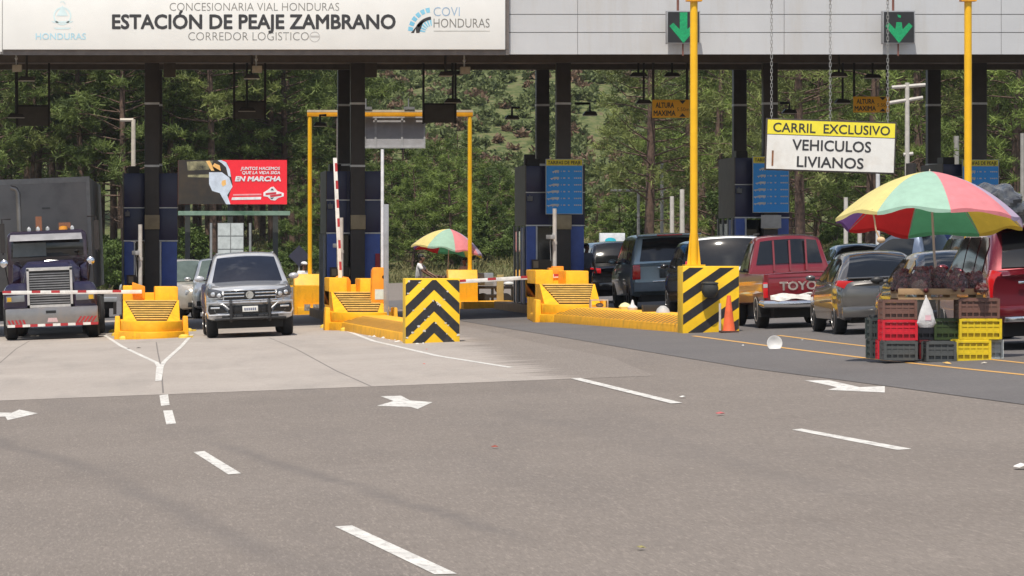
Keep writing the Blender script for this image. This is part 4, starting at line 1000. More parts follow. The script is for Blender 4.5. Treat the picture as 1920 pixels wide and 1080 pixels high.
    for yy in ylist:
        zt_ = max(ztop(yy), zb + .004); wt = wtop(yy); c = crown * (zt_ - zb) / (zr - zb)
        half = [(0, zb - .06), (wb, zb - .06), (wb, zb), (lerp(wb, wt, .5) + .012, lerp(zb, zt_, .5)), (lerp(wb, wt, .9), lerp(zb, zt_, .9)), (wt - .03, zt_ - .004), (wt - .10, zt_ + c * .35), (wt * .5, zt_ + c * .8), (0, zt_ + c)]
        rings.append([mb.v(bow(Vector((a, yy, b)))) for a, b in half] + [mb.v(bow(Vector((-a, yy, b)))) for a, b in half[-2:0:-1]])
    n = len(rings[0])
    for i in range(len(rings) - 1):
        for k in range(n): mb.face([rings[i][k], rings[i][(k + 1) % n], rings[i + 1][(k + 1) % n], rings[i + 1][k]])
    mb.face(rings[0]); mb.face(rings[-1])
    fin(mb, 'roof', sp.get('roofpaint', paint), smooth=True, ang=40)
    glass = sp.get('glass', darkglass)
    def slope(y0, y1, f0, f1, ux, sgn):
        mb = MB()
        def fn(u, v):
            f = lerp(f0, f1, v); yy = lerp(y0, y1, f); uu = (u * 2 - 1) * ux; wt = wtop(yy); xx = uu * (wt - .035)
            zz = ztop(yy) + crown * (ztop(yy) - zb) / (zr - zb) * (1 - uu * uu) + .014
            return bow(Vector((xx, yy + sgn * .014, zz)))
        mb.grid(fn, 8, 6); return mb
    g_ = fin(slope(ya, yb, .05, sp.get('wst', .93), .93, -1), 'windscreen', sp.get('wsglass', glass), smooth=True)
    f0, f1, ux = sp.get('rw', (.12, .90, .90))
    g_ = fin(slope(yd, yc, f0, f1, ux, 1), 'rear_window', glass, smooth=True)
    for sx in (-1, 1):
        for (a, b) in sp['sidewin']:
            mb = MB()
            def fn(u, v):
                yy = lerp(a, b, u); zt_ = ztop(yy); lo = zb + .035; hi = max(lo + .002, min(zt_, zr) - sp.get('wtrim', .085)); zz = lerp(lo, hi, v)
                f = (zz - zb) / max(.02, zt_ - zb); xx = lerp(wb, wtop(yy), min(1, f)) + .012 * math.sin(math.pi * min(1, f)) + .010
                return bow(Vector((sx * xx, yy, zz)))
            mb.grid(fn, 10, 4); fin(mb, 'side_window', glass, smooth=True)
    # --- wheels
    for yw in sp['wheels']:
        for sx in (-1, 1):
            r = sp['r']; wd = sp.get('tw', .22); cx = sx * (hw - wd / 2 - .02)
            mb = MB(); mb.lathe([(r * .62, -wd / 2), (r * .86, -wd / 2 - .0), (r * .96, -wd * .42), (r, -wd * .25), (r, wd * .25), (r * .96, wd * .42), (r * .86, wd / 2), (r * .62, wd / 2)], c=(cx, yw - L_ / 2, r), axis='X', n=32); wh = mb.build('wheel', rubber, t, smooth=True)
            mb = MB(); xo = cx + sx * (wd / 2 - .02)
            mb.lathe([(r * .66, 0), (r * .66, sx * .022), (r * .58, sx * .022), (r * .56, -sx * .05), (r * .1, -sx * .05)], c=(xo, yw - L_ / 2, r), axis='X', n=32, cap=False)
            for k in range(sp.get('spokes', 5)):
                a = 2 * math.pi * k / sp.get('spokes', 5)
                mb.box((xo + sx * .0, yw - L_ / 2 + math.cos(a) * r * .33, r + math.sin(a) * r * .33), (.035, r * .55, r * .13), rx=a)
            mb.ell((xo, yw - L_ / 2, r), (.03, r * .14, r * .14), 10, 6); mb.build('rim', sp.get('rim', M('alloy', (.55, .55, .56), .3, .8)), wh, smooth=True, ang=30)
            mb = MB(); mb.lathe([(r * .6, 0), (.0, 0)], c=(cx + sx * (wd / 2 - .08), yw - L_ / 2, r), axis='X', n=20, cap=False); mb.build('brake', plasticblk, wh)
    mb = MB(); mb.bx(-hw + .25, hw - .25, .35 - L_ / 2, L_ / 2 - .3, .20, sp['body'][1][1] + .12); mb.build('underbody', M('underbody', (.02, .02, .02), .9), t)
    # --- mirrors
    if sp.get('mirrors', True):
        for sx in (-1, 1):
            mb = MB(); my = ya + .42; mz = zb + .10 + sp.get('mup', 0); k = sp.get('mk', 1)
            mb.ell((sx * (hw + .075), my, mz), (.10 * k, .055 * k, .06 * k), 12, 8); mr_ = fin(mb, 'mirror', sp.get('mirpaint', paint), smooth=True)
            mb = MB(); mb.box((sx * (hw - .02), my + .02, mz - .04), (.14, .05, .03)); fin(mb, 'mirror_stalk', plasticblk, mr_)
    # --- lamps, bumpers, plates
    for nm, lst, mat in (('headlight', sp.get('head', []), clearlens), ('taillight', sp.get('tail', []), redlens)):
        for q in lst:
            for sx in (-1, 1):
                mb = MB(); pts = q['pts']; yy = q['y']; d = q.get('d', .06)
                # polygon in XZ with a depth that wraps the corner
                mb.prism([(sx * a, yy, b) for a, b in pts], (0, d * (1 if nm == 'headlight' else -1), 0)); fin(mb, nm, q.get('mat', mat), bevel=.012)
    for q in sp.get('boxes', []):
        mb = MB(); a = q[1]
        nx = 8 if abs(a[1] - a[0]) > .6 else 1
        for i in range(nx):
            x0, x1 = lerp(a[0], a[1], i / nx), lerp(a[0], a[1], (i + 1) / nx)
            mb.bx(x0, x1, *a[2:])
        bmesh.ops.remove_doubles(mb.bm, verts=mb.bm.verts, dist=.0005)
        ff = [f for f in mb.bm.faces if False]
        # drop the inner walls left between the slices
        seen = {}
        for f in mb.bm.faces:
            key = tuple(round(c, 3) for c in f.calc_center_median()); seen.setdefault(key, []).append(f)
        bmesh.ops.delete(mb.bm, geom=[f for l in seen.values() if len(l) > 1 for f in l], context='FACES')
        dd = [f for f in mb.bm.faces if nx > 1 and abs(f.normal.x) > .9 and min(abs(f.calc_center_median().x - a[0]), abs(f.calc_center_median().x - a[1])) > .01]
        if dd: bmesh.ops.delete(mb.bm, geom=dd, context='FACES')
        fin(mb, q[0], q[2], bevel=q[3] if len(q) > 3 else .01)
    return t, fin
def rear_pos(px_center, s, L_):     # centre position of a car whose tail faces the camera
    return ((px_center - XV) / s, F / s + L_ / 2)

# silver pickup facing the camera
silver = carpaint('silver_paint', (.50, .51, .53), .5, .3)
L_, W = 5.2, 1.95
sp = dict(L=L_, W=W, H=1.83, paint=silver, r=.385, tw=.26, wheels=(.95, 4.05), fbow=.22, rbow=.08, gap=.07,
    body=[(0, .50, .80, .78, .66), (.05, .40, 1.02, .88, .76), (.22, .38, 1.10, .955, .80), (.6, .36, 1.14, .97, .82), (1.35, .34, 1.20, .975, .86), (3.5, .34, 1.17, .975, .90), (5.1, .40, 1.15, .97, .92), (5.2, .48, 1.13, .93, .9)],
    cab=(1.25, 2.05, 3.25, 3.5), cabz=(1.15, 1.79, .90, .70), sidewin=((1.62, 2.5), (2.58, 3.22)), bed=(3.62, 5.1, .75), wst=.84, mk=1.15, mirpaint=M('mirror_silver', (.5, .5, .52), .25, .4), mup=.05,
    wsglass=M('windscreen_blue', (.012, .014, .022), .04, coat=.6))
fy = at(471, 633)[1]
t, fin = make_car('pickup_truck', 'silver grey pickup with black push bar driving out between the left and middle islands', 'pickup truck', sp, ((471 - XV) * fy / F, fy + L_ / 2), 0)
def FB(nm, boxes, mat, bev=.01, par=t, sym=True):
    for sx in ((-1, 1) if sym else (1,)):
        mb = MB()
        for (x0, x1, y0, y1, z0, z1) in boxes:
            nx = 4 if abs(x1 - x0) > .3 else 1
            for i in range(nx): mb.bx(sx * lerp(x0, x1, i / nx), sx * lerp(x0, x1, (i + 1) / nx), y0, y1, z0, z1)
        fin(mb, nm, mat, par, bevel=bev)
grl = M('grille_black', (.012, .012, .013), .4)
FB('grille', [(0, .56, -.02, .06, .80, 1.02)], grl)
FB('grille_bar', [(.12, .57, -.045, .0, .955, .985), (.12, .57, -.045, .0, .885, .912), (.0, .60, -.045, .0, .80, .825), (0, .60, -.035, 0, 1.02, 1.04)], chrome, .006)
mb = MB(); mb.lathe([(.085, 0), (.085, .02), (.07, .02), (.07, 0)], c=(0, -.065, .925), axis='Y', n=24)
def strk(a, b, w_=.012): mb.tube([(a[0], -.052, a[1] + .925), (b[0], -.052, b[1] + .925)], w_, 5)
strk((-.045, .055), (-.0, -.055)); strk((.045, .055), (.0, -.055)); strk((-.018, .06), (0, .01)); strk((.018, .06), (0, .01)); strk((-.06, .02), (-.025, -.055)); strk((.06, .02), (.025, -.055)); strk((-.025, -.055), (0, 0)); strk((.025, -.055), (0, 0))
fin(mb, 'emblem', chrome, smooth=True)
for sx in (-1, 1):
    mb = MB(); mb.prism([(sx * .58, -.02, .83), (sx * .60, -.02, 1.03), (sx * .90, -.02, 1.10), (sx * .93, -.02, .95), (sx * .86, -.02, .86)], (0, .12, 0)); hl = fin(mb, 'headlight', M('headlamp_dark', (.10, .10, .11), .15, .5, coat=.9), bevel=.012)
    mb = MB(); mb.ell((sx * .67, -.03, .93), (.05, .03, .05), 12, 8); mb.ell((sx * .80, -.03, .96), (.05, .03, .05), 12, 8); mb.bx(sx * .60, sx * .90, -.03, .02, .862, .878); fin(mb, 'lamp_lens', clearlens, hl, smooth=True)
    mb = MB(); mb.prism([(sx * .50, -.02, .56), (sx * .62, -.02, .70), (sx * .90, -.02, .72), (sx * .92, -.02, .60), (sx * .88, -.02, .52)], (0, .12, 0)); fg = fin(mb, 'fog_recess', grl, bevel=.01)
    mb = MB(); mb.bx(sx * .66, sx * .86, -.035, .0, .64, .68); fin(mb, 'fog_lamp', clearlens, fg, bevel=.008)
    mb = MB(); mb.tube([(sx * .46, -.05, .62), (sx * .60, -.05, .74), (sx * .93, -.05, .76), (sx * .945, -.05, .58), (sx * .90, -.05, .50), (sx * .40, -.06, .50)], .016, 6); fin(mb, 'fog_trim', silver, smooth=True)
FB('lower_intake', [(0, .48, -.02, .06, .54, .70)], grl)
FB('bumper_bar', [(0, .95, -.07, .02, .745, .79)], silver, .02)
FB('skid_plate', [(0, .62, -.05, .1, .42, .50)], plasticblk, .02)
mb = MB()
for sx in (-1, 1): mb.tube([(sx * .42, -.02, .36), (sx * .42, -.14, .42), (sx * .42, -.15, .74), (sx * .42, -.06, .80)], .035, 8)
mb.tube([(-.78, -.02, .40), (-.42, -.13, .42), (.42, -.13, .42), (.78, -.02, .40)], .03, 8)
fin(mb, 'push_bar', plasticblk, smooth=True)
mb = MB(); mb.bx(-.17, .17, -.10, -.085, .56, .68); pl = fin(mb, 'licence_plate', whiteplate, bevel=.004)
mb = MB()
for k in range(6): mb.bx(-.13 + k * .045, -.10 + k * .045, -.103, -.1, .59, .645)
fin(mb, 'plate_marks', M('plate_ink', (.1, .12, .2), .5), pl)
for sx in (-1, 1):
    mb = MB(); mb.tube([(sx * .62, 2.15, 1.84), (sx * .62, 3.15, 1.84)], .02, 6); fin(mb, 'roof_rail', silver, smooth=True)
mb = MB(); mb.tube([(-.3, 1.36, 1.225), (.3, 1.34, 1.235)], .012, 5); mb.tube([(-.72, 1.44, 1.21), (-.1, 1.34, 1.235)], .012, 5); fin(mb, 'wiper', plasticblk)

# two cars behind it
beige = carpaint('beige_paint', (.52, .47, .40), .4, .35)
sp = dict(L=4.6, W=1.86, H=1.68, paint=beige, r=.36, wheels=(.88, 3.6), body=[(0, .46, .74, .72, .6), (.1, .32, .90, .86, .72), (.5, .28, 1.0, .91, .76), (1.2, .27, 1.06, .92, .8), (4.2, .30, 1.06, .92, .85), (4.6, .45, .98, .85, .8)],
    cab=(1.05, 1.75, 3.7, 4.45), cabz=(1.03, 1.64, .86, .64), sidewin=((1.35, 2.3), (2.38, 3.2), (3.28, 3.9)), mirpaint=beige, wsglass=M('windscreen_green', (.10, .13, .12), .08),
    head=[dict(y=.06, pts=((.50, .68), (.50, .80), (.84, .86), (.86, .74)))], boxes=[('grille', (-.45, .45, -.01, .06, .70, .82), grl), ('bumper', (-.8, .8, -.03, .1, .36, .50), plasticblk)])
x, y = at(352, 598)
make_car('parked_car', 'beige SUV half hidden behind the left booth, turned toward the right', 'SUV', sp, (x - .2, y + 1.9), R(26))
sp2 = dict(sp); sp2['paint'] = carpaint('pale_silver_paint', (.50, .51, .52), .6, .3); sp2['mirpaint'] = sp2['paint']
x, y = at(415, 597)
make_car('parked_car', 'pale silver car showing only its left side behind the silver pickup', 'car', sp2, (x + .12, y + 2.3), 0)

# ---- the queue, tails to the camera (rz = 180)
SUVH = lambda p, **k: dict(dict(L=4.7, W=1.9, H=1.72, paint=p, r=.37, wheels=(.9, 3.7), rim=M('alloy', (.55, .55, .56), .3, .8),
    body=[(0, .46, .78, .74, .6), (.12, .32, .92, .88, .72), (.6, .28, 1.02, .93, .78), (1.25, .27, 1.08, .94, .82), (4.3, .30, 1.08, .94, .86), (4.62, .42, 1.04, .90, .84), (4.7, .50, .98, .84, .78)],
    cab=(1.1, 1.85, 4.15, 4.62), cabz=(1.05, 1.68, .88, .68), sidewin=((1.4, 2.4), (2.48, 3.4), (3.48, 4.1)),
    tail=[dict(y=4.70, d=.14, pts=((.60, .86), (.60, 1.0), (.92, 1.04), (.93, .88)))], boxes=[('bumper', (-.88, .88, 4.56, 4.76, .38, .62), p, .03), ('licence_plate', (-.22, .22, 4.72, 4.735, .76, .88), whiteplate, .004)]), **k)
pblack = carpaint('black_car_paint', (.010, .010, .012), .2, .15)
sp = SUVH(pblack, W=1.82)
make_car('queued_car', 'black SUV at the head of the queue beside the third booth', 'SUV', sp, rear_pos(1158, 66, 4.7), R(180) + R(4))
mb = MB()
# big teal grey SUV
teal = carpaint('teal_paint', (.30, .40, .46), .35, .28)
sp = SUVH(teal, L=5.2, W=2.04, H=1.9, r=.40, wheels=(1.0, 4.0), spokes=6,
    body=[(0, .5, .9, .8, .66), (.12, .36, 1.05, .96, .8), (.6, .32, 1.12, 1.0, .86), (1.4, .30, 1.18, 1.01, .9), (4.8, .33, 1.18, 1.01, .93), (5.12, .45, 1.16, .98, .92), (5.2, .52, 1.10, .93, .88)],
    cab=(1.3, 2.0, 4.85, 5.1), cabz=(1.13, 1.86, .97, .78), rearbulge=.06, rw=(.10, .84, .86), rbow=.10,
    sidewin=((1.6, 2.6), (2.68, 3.6), (3.7, 4.65)), tail=[dict(y=5.24, d=.16, pts=((.79, .78), (.79, 1.15), (.97, 1.15), (.99, .78)))],
    boxes=[('bumper', (-.97, .97, 5.06, 5.27, .46, .70), M('teal_bumper', (.12, .15, .18), .5), .03), ('bumper_step', (-.5, .5, 5.2, 5.29, .70, .73), chrome, .006), ('licence_recess', (-.3, .3, 5.19, 5.22, .80, 1.02), M('recess_dark', (.03, .035, .04), .5), .01), ('tailgate_handle', (-.35, .35, 5.2, 5.25, 1.045, 1.075), chrome, .008), ('spoiler', (-.80, .80, 4.72, 5.08, 1.86, 1.90), teal, .015), ('brake_light', (-.32, .32, 5.07, 5.10, 1.865, 1.898), redlens, .006), ('licence_plate', (-.16, .16, 5.22, 5.235, .84, .96), M('plate_dark', (.12, .12, .12), .5), .004)])
t, fin = make_car('queued_car', 'big dark teal SUV with tall red tail lamps left of the tall yellow post', 'SUV', sp, rear_pos(1262, 73.9, 5.2), R(180))
# dark car just behind the striped block
sp = SUVH(pblack, L=4.3, W=1.8, r=.35, wheels=(.85, 3.45), cab=(1.0, 1.7, 3.75, 4.22),
    body=[(0, .46, .74, .74, .6), (.12, .32, .90, .84, .70), (.6, .28, 1.0, .885, .75), (1.2, .27, 1.05, .89, .8), (4.0, .30, 1.06, .89, .82), (4.22, .42, 1.02, .86, .8), (4.3, .50, .96, .80, .74)],
    tail=[dict(y=4.31, d=.14, pts=((.60, .86), (.60, 1.0), (.87, 1.04), (.88, .88)))], boxes=[('bumper', (-.84, .84, 4.16, 4.35, .38, .62), pblack, .03), ('licence_plate', (-.22, .22, 4.33, 4.345, .76, .88), whiteplate, .004)])
make_car('queued_car', 'glossy black car mostly hidden behind the diagonal striped block', 'car', sp, ((1360 - XV) / 82.4, F / 82.4 + 2.15), R(180))
# white SUV in the next lane
wp_ = carpaint('white_car_paint', (.62, .63, .64), .1, .3)
sp = SUVH(wp_, mirrors=False, W=1.9, L=4.8, wheels=(.9, 3.8), rw=(.06, .90, .93), body=[(0, .46, .78, .74, .6), (.12, .32, .92, .88, .72), (.6, .28, 1.02, .93, .78), (1.25, .27, 1.12, .94, .82), (4.4, .30, 1.12, .94, .88), (4.72, .42, 1.10, .92, .86), (4.8, .50, 1.02, .86, .8)], cab=(1.1, 1.85, 4.4, 4.75), cabz=(1.09, 1.75, .90, .74), boxes=[('bumper', (-.88, .88, 4.66, 4.86, .38, .62), wp_, .03), ('licence_plate', (-.22, .22, 4.81, 4.835, .80, .94), M('plate_dark', (.12, .12, .12), .5), .004), ('roof_rail', (-.72, -.67, 2.2, 4.3, 1.80, 1.84), darkmetal, .006), ('roof_rail', (.67, .72, 2.2, 4.3, 1.80, 1.84), darkmetal, .006)], tail=[dict(y=4.80, d=.16, pts=((.80, 1.0), (.80, 1.24), (.90, 1.30), (.95, 1.0)))])
make_car('queued_car', 'white SUV with a wide black rear window left of the red pickup', 'SUV', sp, ((1392 - XV) / 87, F / 87 + 2.5), R(180 - 6))
# dark sedan right of the red pickup
SEDAN = lambda p, **k: dict(dict(L=4.5, W=1.78, H=1.44, paint=p, r=.325, wheels=(.88, 3.58), mk=.9,
    body=[(0, .40, .62, .70, .55), (.12, .26, .74, .82, .66), (.6, .22, .84, .87, .72), (1.2, .21, .90, .885, .78), (3.6, .22, .98, .885, .78), (4.2, .25, .99, .87, .72), (4.42, .32, .97, .82, .66), (4.5, .42, .88, .74, .58)],
    cab=(1.05, 1.9, 3.05, 4.05), cabz=(.90, 1.40, .83, .56), rearbulge=.16, rw=(.12, .90, .88), wtrim=.06, sidewin=((1.45, 2.35), (2.42, 3.35)),
    tail=[dict(y=4.46, d=.22, pts=((.36, .80), (.36, .86), (.60, .92), (.84, .92), (.86, .84), (.62, .76)))],
    boxes=[('bumper', (-.80, .80, 4.36, 4.54, .30, .52), p, .03), ('licence_plate', (-.20, .20, 4.50, 4.515, .66, .76), whiteplate, .004)]), **k)
make_car('queued_car', 'dark sedan roof showing just right of the red pickup cab', 'car', SEDAN(carpaint('dark_blue_paint', (.012, .015, .022), .3, .25)), rear_pos(1632, 73, 4.5), R(180))
# red pickup
red = carpaint('red_paint', (.21, .008, .015), .25, .32)
L_ = 4.75
sp = dict(L=L_, W=1.70, H=1.78, paint=red, r=.37, tw=.22, wheels=(.78, 3.65), rim=M('rim_white', (.6, .58, .55), .4, .3), fbow=.1, rbow=.03, gap=.07,
    body=[(0, .55, .86, .76, .66), (.05, .45, .98, .81, .74), (1.3, .42, 1.08, .845, .78), (2.75, .44, 1.06, .845, .80), (4.7, .50, 1.06, .845, .81), (4.75, .52, 1.05, .83, .80)],
    cab=(1.2, 1.85, 2.72, 2.86), cabz=(1.05, 1.74, .80, .62), rearbulge=.03, rw=(.22, .88, .92), sidewin=((1.5, 2.6),), bed=(2.95, 4.68, .72), mk=.9, mirpaint=plasticblk,
    boxes=[('licence_recess', (-.2, .2, 4.74, 4.80, .56, .66), grl, .006)])
t, fin = make_car('pickup_truck', 'red pickup with white letters on its tailgate and crumpled white cloth over the bumper', 'pickup truck', sp, rear_pos(1514, 97, L_), R(180) + R(.4))
for x in (-.32, 0, .32):
    mb = MB(); mb.prism([(x - .018, 2.865, 1.10), (x + .018, 2.865, 1.10), (x + .018, 2.80, 1.70), (x - .018, 2.80, 1.70)], (0, .06, 0)); fin(mb, 'window_bar', red)
mb = MB(); mb.bx(-.74, .74, 4.70, 4.765, .56, 1.05); tg = fin(mb, 'tailgate', red, bevel=.015)
o = text('TOYOTA', -.52, .52, .74, .155, 0, M('letters_cream', (.72, .66, .60), .5), tg, bold=.03)
for v in o.data.vertices: v.co = Vector((-v.co.x, 4.768 - L_ / 2, v.co.z))
o.data.flip_normals()
mb = MB(); mb.bx(-.74, .74, 4.75, 4.775, .985, 1.0); fin(mb, 'tailgate_crease', M('red_dark', (.2, .01, .018), .4), tg)
for sx in (-1, 1):
    mb = MB(); mb.bx(sx * .755, sx * .845, 4.70, 4.78, .60, .90); tl = fin(mb, 'taillight', redlens, bevel=.01)
    mb = MB(); mb.bx(sx * .76, sx * .84, 4.775, 4.785, .80, .87); fin(mb, 'lamp_lens', clearlens, tl)
    mb = MB(); mb.prism([(sx * .84, 3.98, .45), (sx * .60, 3.98, .45), (sx * .60, 4.0, .22), (sx * .84, 4.0, .22)], (0, .02, 0)); fin(mb, 'mud_flap', rubber)
mb = MB(); mb.tube([(-.86, 4.70, .50), (-.84, 4.86, .48), (-.25, 4.90, .46), (.25, 4.90, .46), (.84, 4.86, .48), (.86, 4.70, .50)], .075, 10); fin(mb, 'bumper', chrome, smooth=True)
mb = MB(); rr = random.Random(5)
def cl(u, v):
    x = lerp(-.72, .72, u); k = math.sin(u * 23) * .02 + math.sin(u * 51 + v * 5) * .012 + rr.uniform(-.006, .006)
    return Vector((x, 4.80 + .10 * v + k, lerp(.665, .555, v) + .02 * math.sin(u * 17 + v * 9)))
mb.grid(cl, 60, 6); fin(mb, 'cloth', M('cloth_white', (.66, .64, .60), .8, sub=.1), smooth=True, fix=False)
# grey sedan
grey = carpaint('grey_paint', (.125, .118, .112), .55, .25)
sp = SEDAN(grey, L=4.53, wheels=(.87, 3.57), spokes=10)
sp['boxes'] = [('bumper', (-.82, .82, 4.36, 4.56, .30, .50), grey, .04), ('boot_lip', (-.70, .70, 4.30, 4.46, .985, 1.015), grey, .01), ('licence_plate', (-.16, .16, 4.50, 4.515, .73, .84), M('plate_dark', (.12, .12, .12), .5), .004)]
sp['tail'] = [dict(y=4.45, d=.30, pts=((.38, .80), (.38, .87), (.62, .95), (.86, .97), (.90, .88), (.66, .77)))]
t, fin = make_car('queued_car', 'grey sedan with red tail lamps between the red pickup and the crates', 'car', sp, rear_pos(1676, 106, 4.53), R(180) - R(1.5))
# dark sedan in front of it
dark = carpaint('dark_grey_paint', (.03, .03, .032), .5, .2)
make_car('queued_car', 'dark car with a black door mirror half hidden behind the left crates', 'car', SEDAN(dark, L=4.45, H=1.46, mirpaint=plasticblk, mk=1.1), rear_pos(1822, 116, 4.45), R(180))
# dark red SUV
maroon = carpaint('maroon_paint', (.16, .010, .018), .45, .22)
L_ = 4.78
sp = SUVH(maroon, L=L_, W=1.82, r=.39, wheels=(.9, 3.7), spokes=6,
    body=[(0, .5, .86, .74, .6), (.12, .38, .98, .86, .7), (.6, .36, 1.08, .90, .76), (1.3, .34, 1.12, .905, .8), (3.9, .36, 1.16, .905, .82), (4.6, .40, 1.18, .90, .80), (4.78, .52, 1.10, .84, .76)],
    cab=(1.15, 1.95, 3.9, 4.62), cabz=(1.12, 1.77, .86, .66), rw=(.10, .86, .84), sidewin=((1.5, 2.4), (2.48, 3.35), (3.44, 4.1)),
    tail=[dict(y=4.76, d=.2, pts=((.80, .74), (.79, 1.0), (.70, 1.16), (.84, 1.20), (.90, 1.06), (.88, .74)))],
    boxes=[('bumper', (-.86, .86, 4.62, 4.84, .50, .66), maroon, .03), ('bumper_skid', (-.7, .7, 4.70, 4.86, .42, .50), chrome, .01), ('chrome_strip', (-.48, .48, 4.77, 4.80, .98, 1.02), chrome, .006), ('licence_plate', (-.2, .2, 4.79, 4.80, .80, .92), M('plate_dark', (.12, .12, .12), .5), .004), ('spoiler', (-.62, .62, 3.85, 4.35, 1.80, 1.84), maroon, .012)])
t, fin = make_car('queued_car', 'dark red SUV behind the fruit stall under the right side of the big umbrella', 'SUV', sp, rear_pos(1975, 127, L_), R(180))
# black car cut by the right edge
make_car('queued_car', 'black car cut by the right edge of the picture, only its front wheel showing', 'car', SEDAN(pblack), ((1903 - XV) / 130 + .89, F / 130 - 3.6), R(180))
# slate blue pickup in the far lane
slate = carpaint('slate_blue_paint', (.16, .20, .28), .5, .35)
sp = dict(L=5.0, W=1.8, H=1.75, paint=slate, r=.37, tw=.22, wheels=(.85, 3.95), gap=.08,
    body=[(0, .55, .86, .80, .66), (.08, .42, 1.0, .86, .76), (1.35, .40, 1.08, .895, .82), (2.9, .42, 1.08, .895, .84), (4.95, .48, 1.08, .895, .86), (5.0, .52, 1.06, .88, .84)],
    cab=(1.25, 1.95, 2.8, 3.0), cabz=(1.06, 1.66, .84, .68), sidewin=((1.55, 2.7),), bed=(3.1, 4.9, .72))
make_car('pickup_truck', 'slate blue pickup seen from its side under the big umbrella', 'pickup truck', sp, ((1745 - XV) / 78, F / 78 + 1), R(180 + 52))
# grey van with a wrapped load on the roof at the right edge
sp = SUVH(carpaint('grey_van_paint', (.2, .2, .21), .4, .35))
x, Y = (1905 - XV) / 96.5, F / 96.5
t, fin = make_car('queued_car', 'grey vehicle under the wrapped load behind the dark red SUV', 'car', sp, (x, Y + 2.35), R(180))
mb = MB(); rr = random.Random(11)
mb.ell((0, 0, 0), (.66, 1.1, .52), 40, 26)
for v in mb.bm.verts:
    k = 1 + .05 * math.sin(v.co.x * 17 + v.co.z * 9) + .05 * math.sin(v.co.z * 23 - v.co.x * 11) + rr.uniform(-.015, .015)
    v.co *= k
    v.co.z = max(v.co.z, -.42)
z_ = G(x) + 1.74 + .42; tag(mb.build('wrapped_load', M('plastic_wrap', (.09, .095, .10), .2, rgb2=(.025, .025, .03), scale=7), smooth=True, loc=(x, Y + 2.2, z_)), 'big bundle wrapped in shiny grey plastic at the right edge above the umbrella rim', 'bundle')
# distant vehicles seen under the third arm
Yc = 127.0; x = pxx(915, Yc); t = thing('goods_cart', 'grey box on a dark wheeled frame beyond the open lane, under the lowered arm', 'cart', (x, Yc, G(x)))
mb = MB(); mb.bx(-.34, .16, 0, .45, .62, .98); mb.build('box', M('box_bluegrey', (.26, .30, .35), .5), t, bevel=.02)
mb = MB(); mb.bx(-.34, .75, .02, .42, .52, .60); mb.bx(-.32, .3, 0, .4, .26, .36)
for xx in (-.3, .12, .7): mb.bx(xx, xx + .05, .03, .4, .12, .55)
mb.build('frame', darkmetal, t, bevel=.006)
for xx in (-.15, .5): mb = MB(); mb.lathe([(.10, -.04), (.19, -.04), (.2, -.02), (.2, .02), (.19, .04), (.10, .04)], c=(xx, -.02, .2), axis='Y', n=20); mb.build('wheel', rubber, t, smooth=True)
mb = MB(); mb.ell((.35, .2, .5), (.14, .1, .1)); mb.ell((.62, .2, .66), (.16, .1, .07)); mb.build('white_can', M('can_white', (.6, .62, .62), .4), t, smooth=True)
x = pxx(938, 126.4); mb = MB(); mb.bx(-.10, .10, 0, .1, 0, .92); tag(mb.build('wooden_post', M('post_khaki', (.36, .30, .14), .8), bevel=.02, loc=(x, 126.4, G(x))), 'thick khaki wooden post behind the lowered arm left of the third booth', 'post')

# ------------------------------------------------------------------ the lorry
purple = carpaint('purple_paint', (.018, .010, .042), .3, .25)
maroon2 = carpaint('plum_paint', (.022, .006, .018), .3, .25)
Yt = 102.0; cxp = 98
t = thing('semi_truck', 'purple bonneted lorry with a wide silver bumper behind the left barrier arm', 'lorry', ((cxp - XV) * Yt / F, Yt, G((cxp - XV) * Yt / F) + .012)); t.rotation_euler = (0, -math.atan(SL), 0)
tl_ = t.location
def q(px, py, d=0): return ((px - cxp) * (Yt + d) / F, pz(py, Yt + d) - tl_.z)
def xz(pts, d): return [(q(a, b, d)[0], d, q(a, b, d)[1]) for a, b in pts]
bumpm = M('bumper_silver', (.36, .34, .33), .3, .8, var=.1, scale=3, dirt=(.35, .18, .04), dscale=1.5, damt=.4)
mb = MB(); mb.prism(xz([(12, 577), (186, 576), (186, 609), (160, 611), (40, 611), (12, 609)], 0), (0, .25, 0)); bp_ = mb.build('bumper', bumpm, t, bevel=.03)
mb = MB(); mb.bx(q(88, 0)[0], q(107, 0)[0], -.012, 0, q(0, 587)[1], q(0, 582)[1]); mb.build('tow_slot', grl, bp_, bevel=.004)
mr_ = MB(); mw_ = MB()
for i in range(12):
    a = 15 + 14.2 * i; (mr_ if i % 2 else mw_).poly(xz([(a, 611.5), (a + 14.2, 611.5), (a + 14.2, 606.5), (a, 606.5)], -.008))
for i in range(5): mr_.poly(xz([(18 + 7 * i, 606), (22 + 7 * i, 606), (27 + 7 * i - 8, 598), (23 + 7 * i - 8, 598)], -.008)); mr_.poly(xz([(144 + 7 * i, 606), (148 + 7 * i, 606), (156 + 7 * i, 595), (152 + 7 * i, 595)], -.008))
mr_.build('red_tape', redband, bp_, fix=False); mw_.build('white_tape', white_paint, bp_, fix=False)
mb = MB(); mb.poly(xz([(90, 604), (110, 604), (108, 596), (92, 596)], -.008)); mb.build('licence_plate', M('plate_pink', (.6, .42, .42), .5), bp_, fix=False)
mb = MB(); mb.prism(xz([(50, 577), (46, 530), (54, 500), (62, 492), (132, 491), (141, 500), (146, 530), (148, 577)], .25), (0, .8, 0)); mb.prism(xz([(46, 560), (40, 505), (56, 489), (140, 488), (155, 505), (150, 560)], 1.05), (0, .8, .0)); mb.build('bonnet', purple, t, bevel=.05)
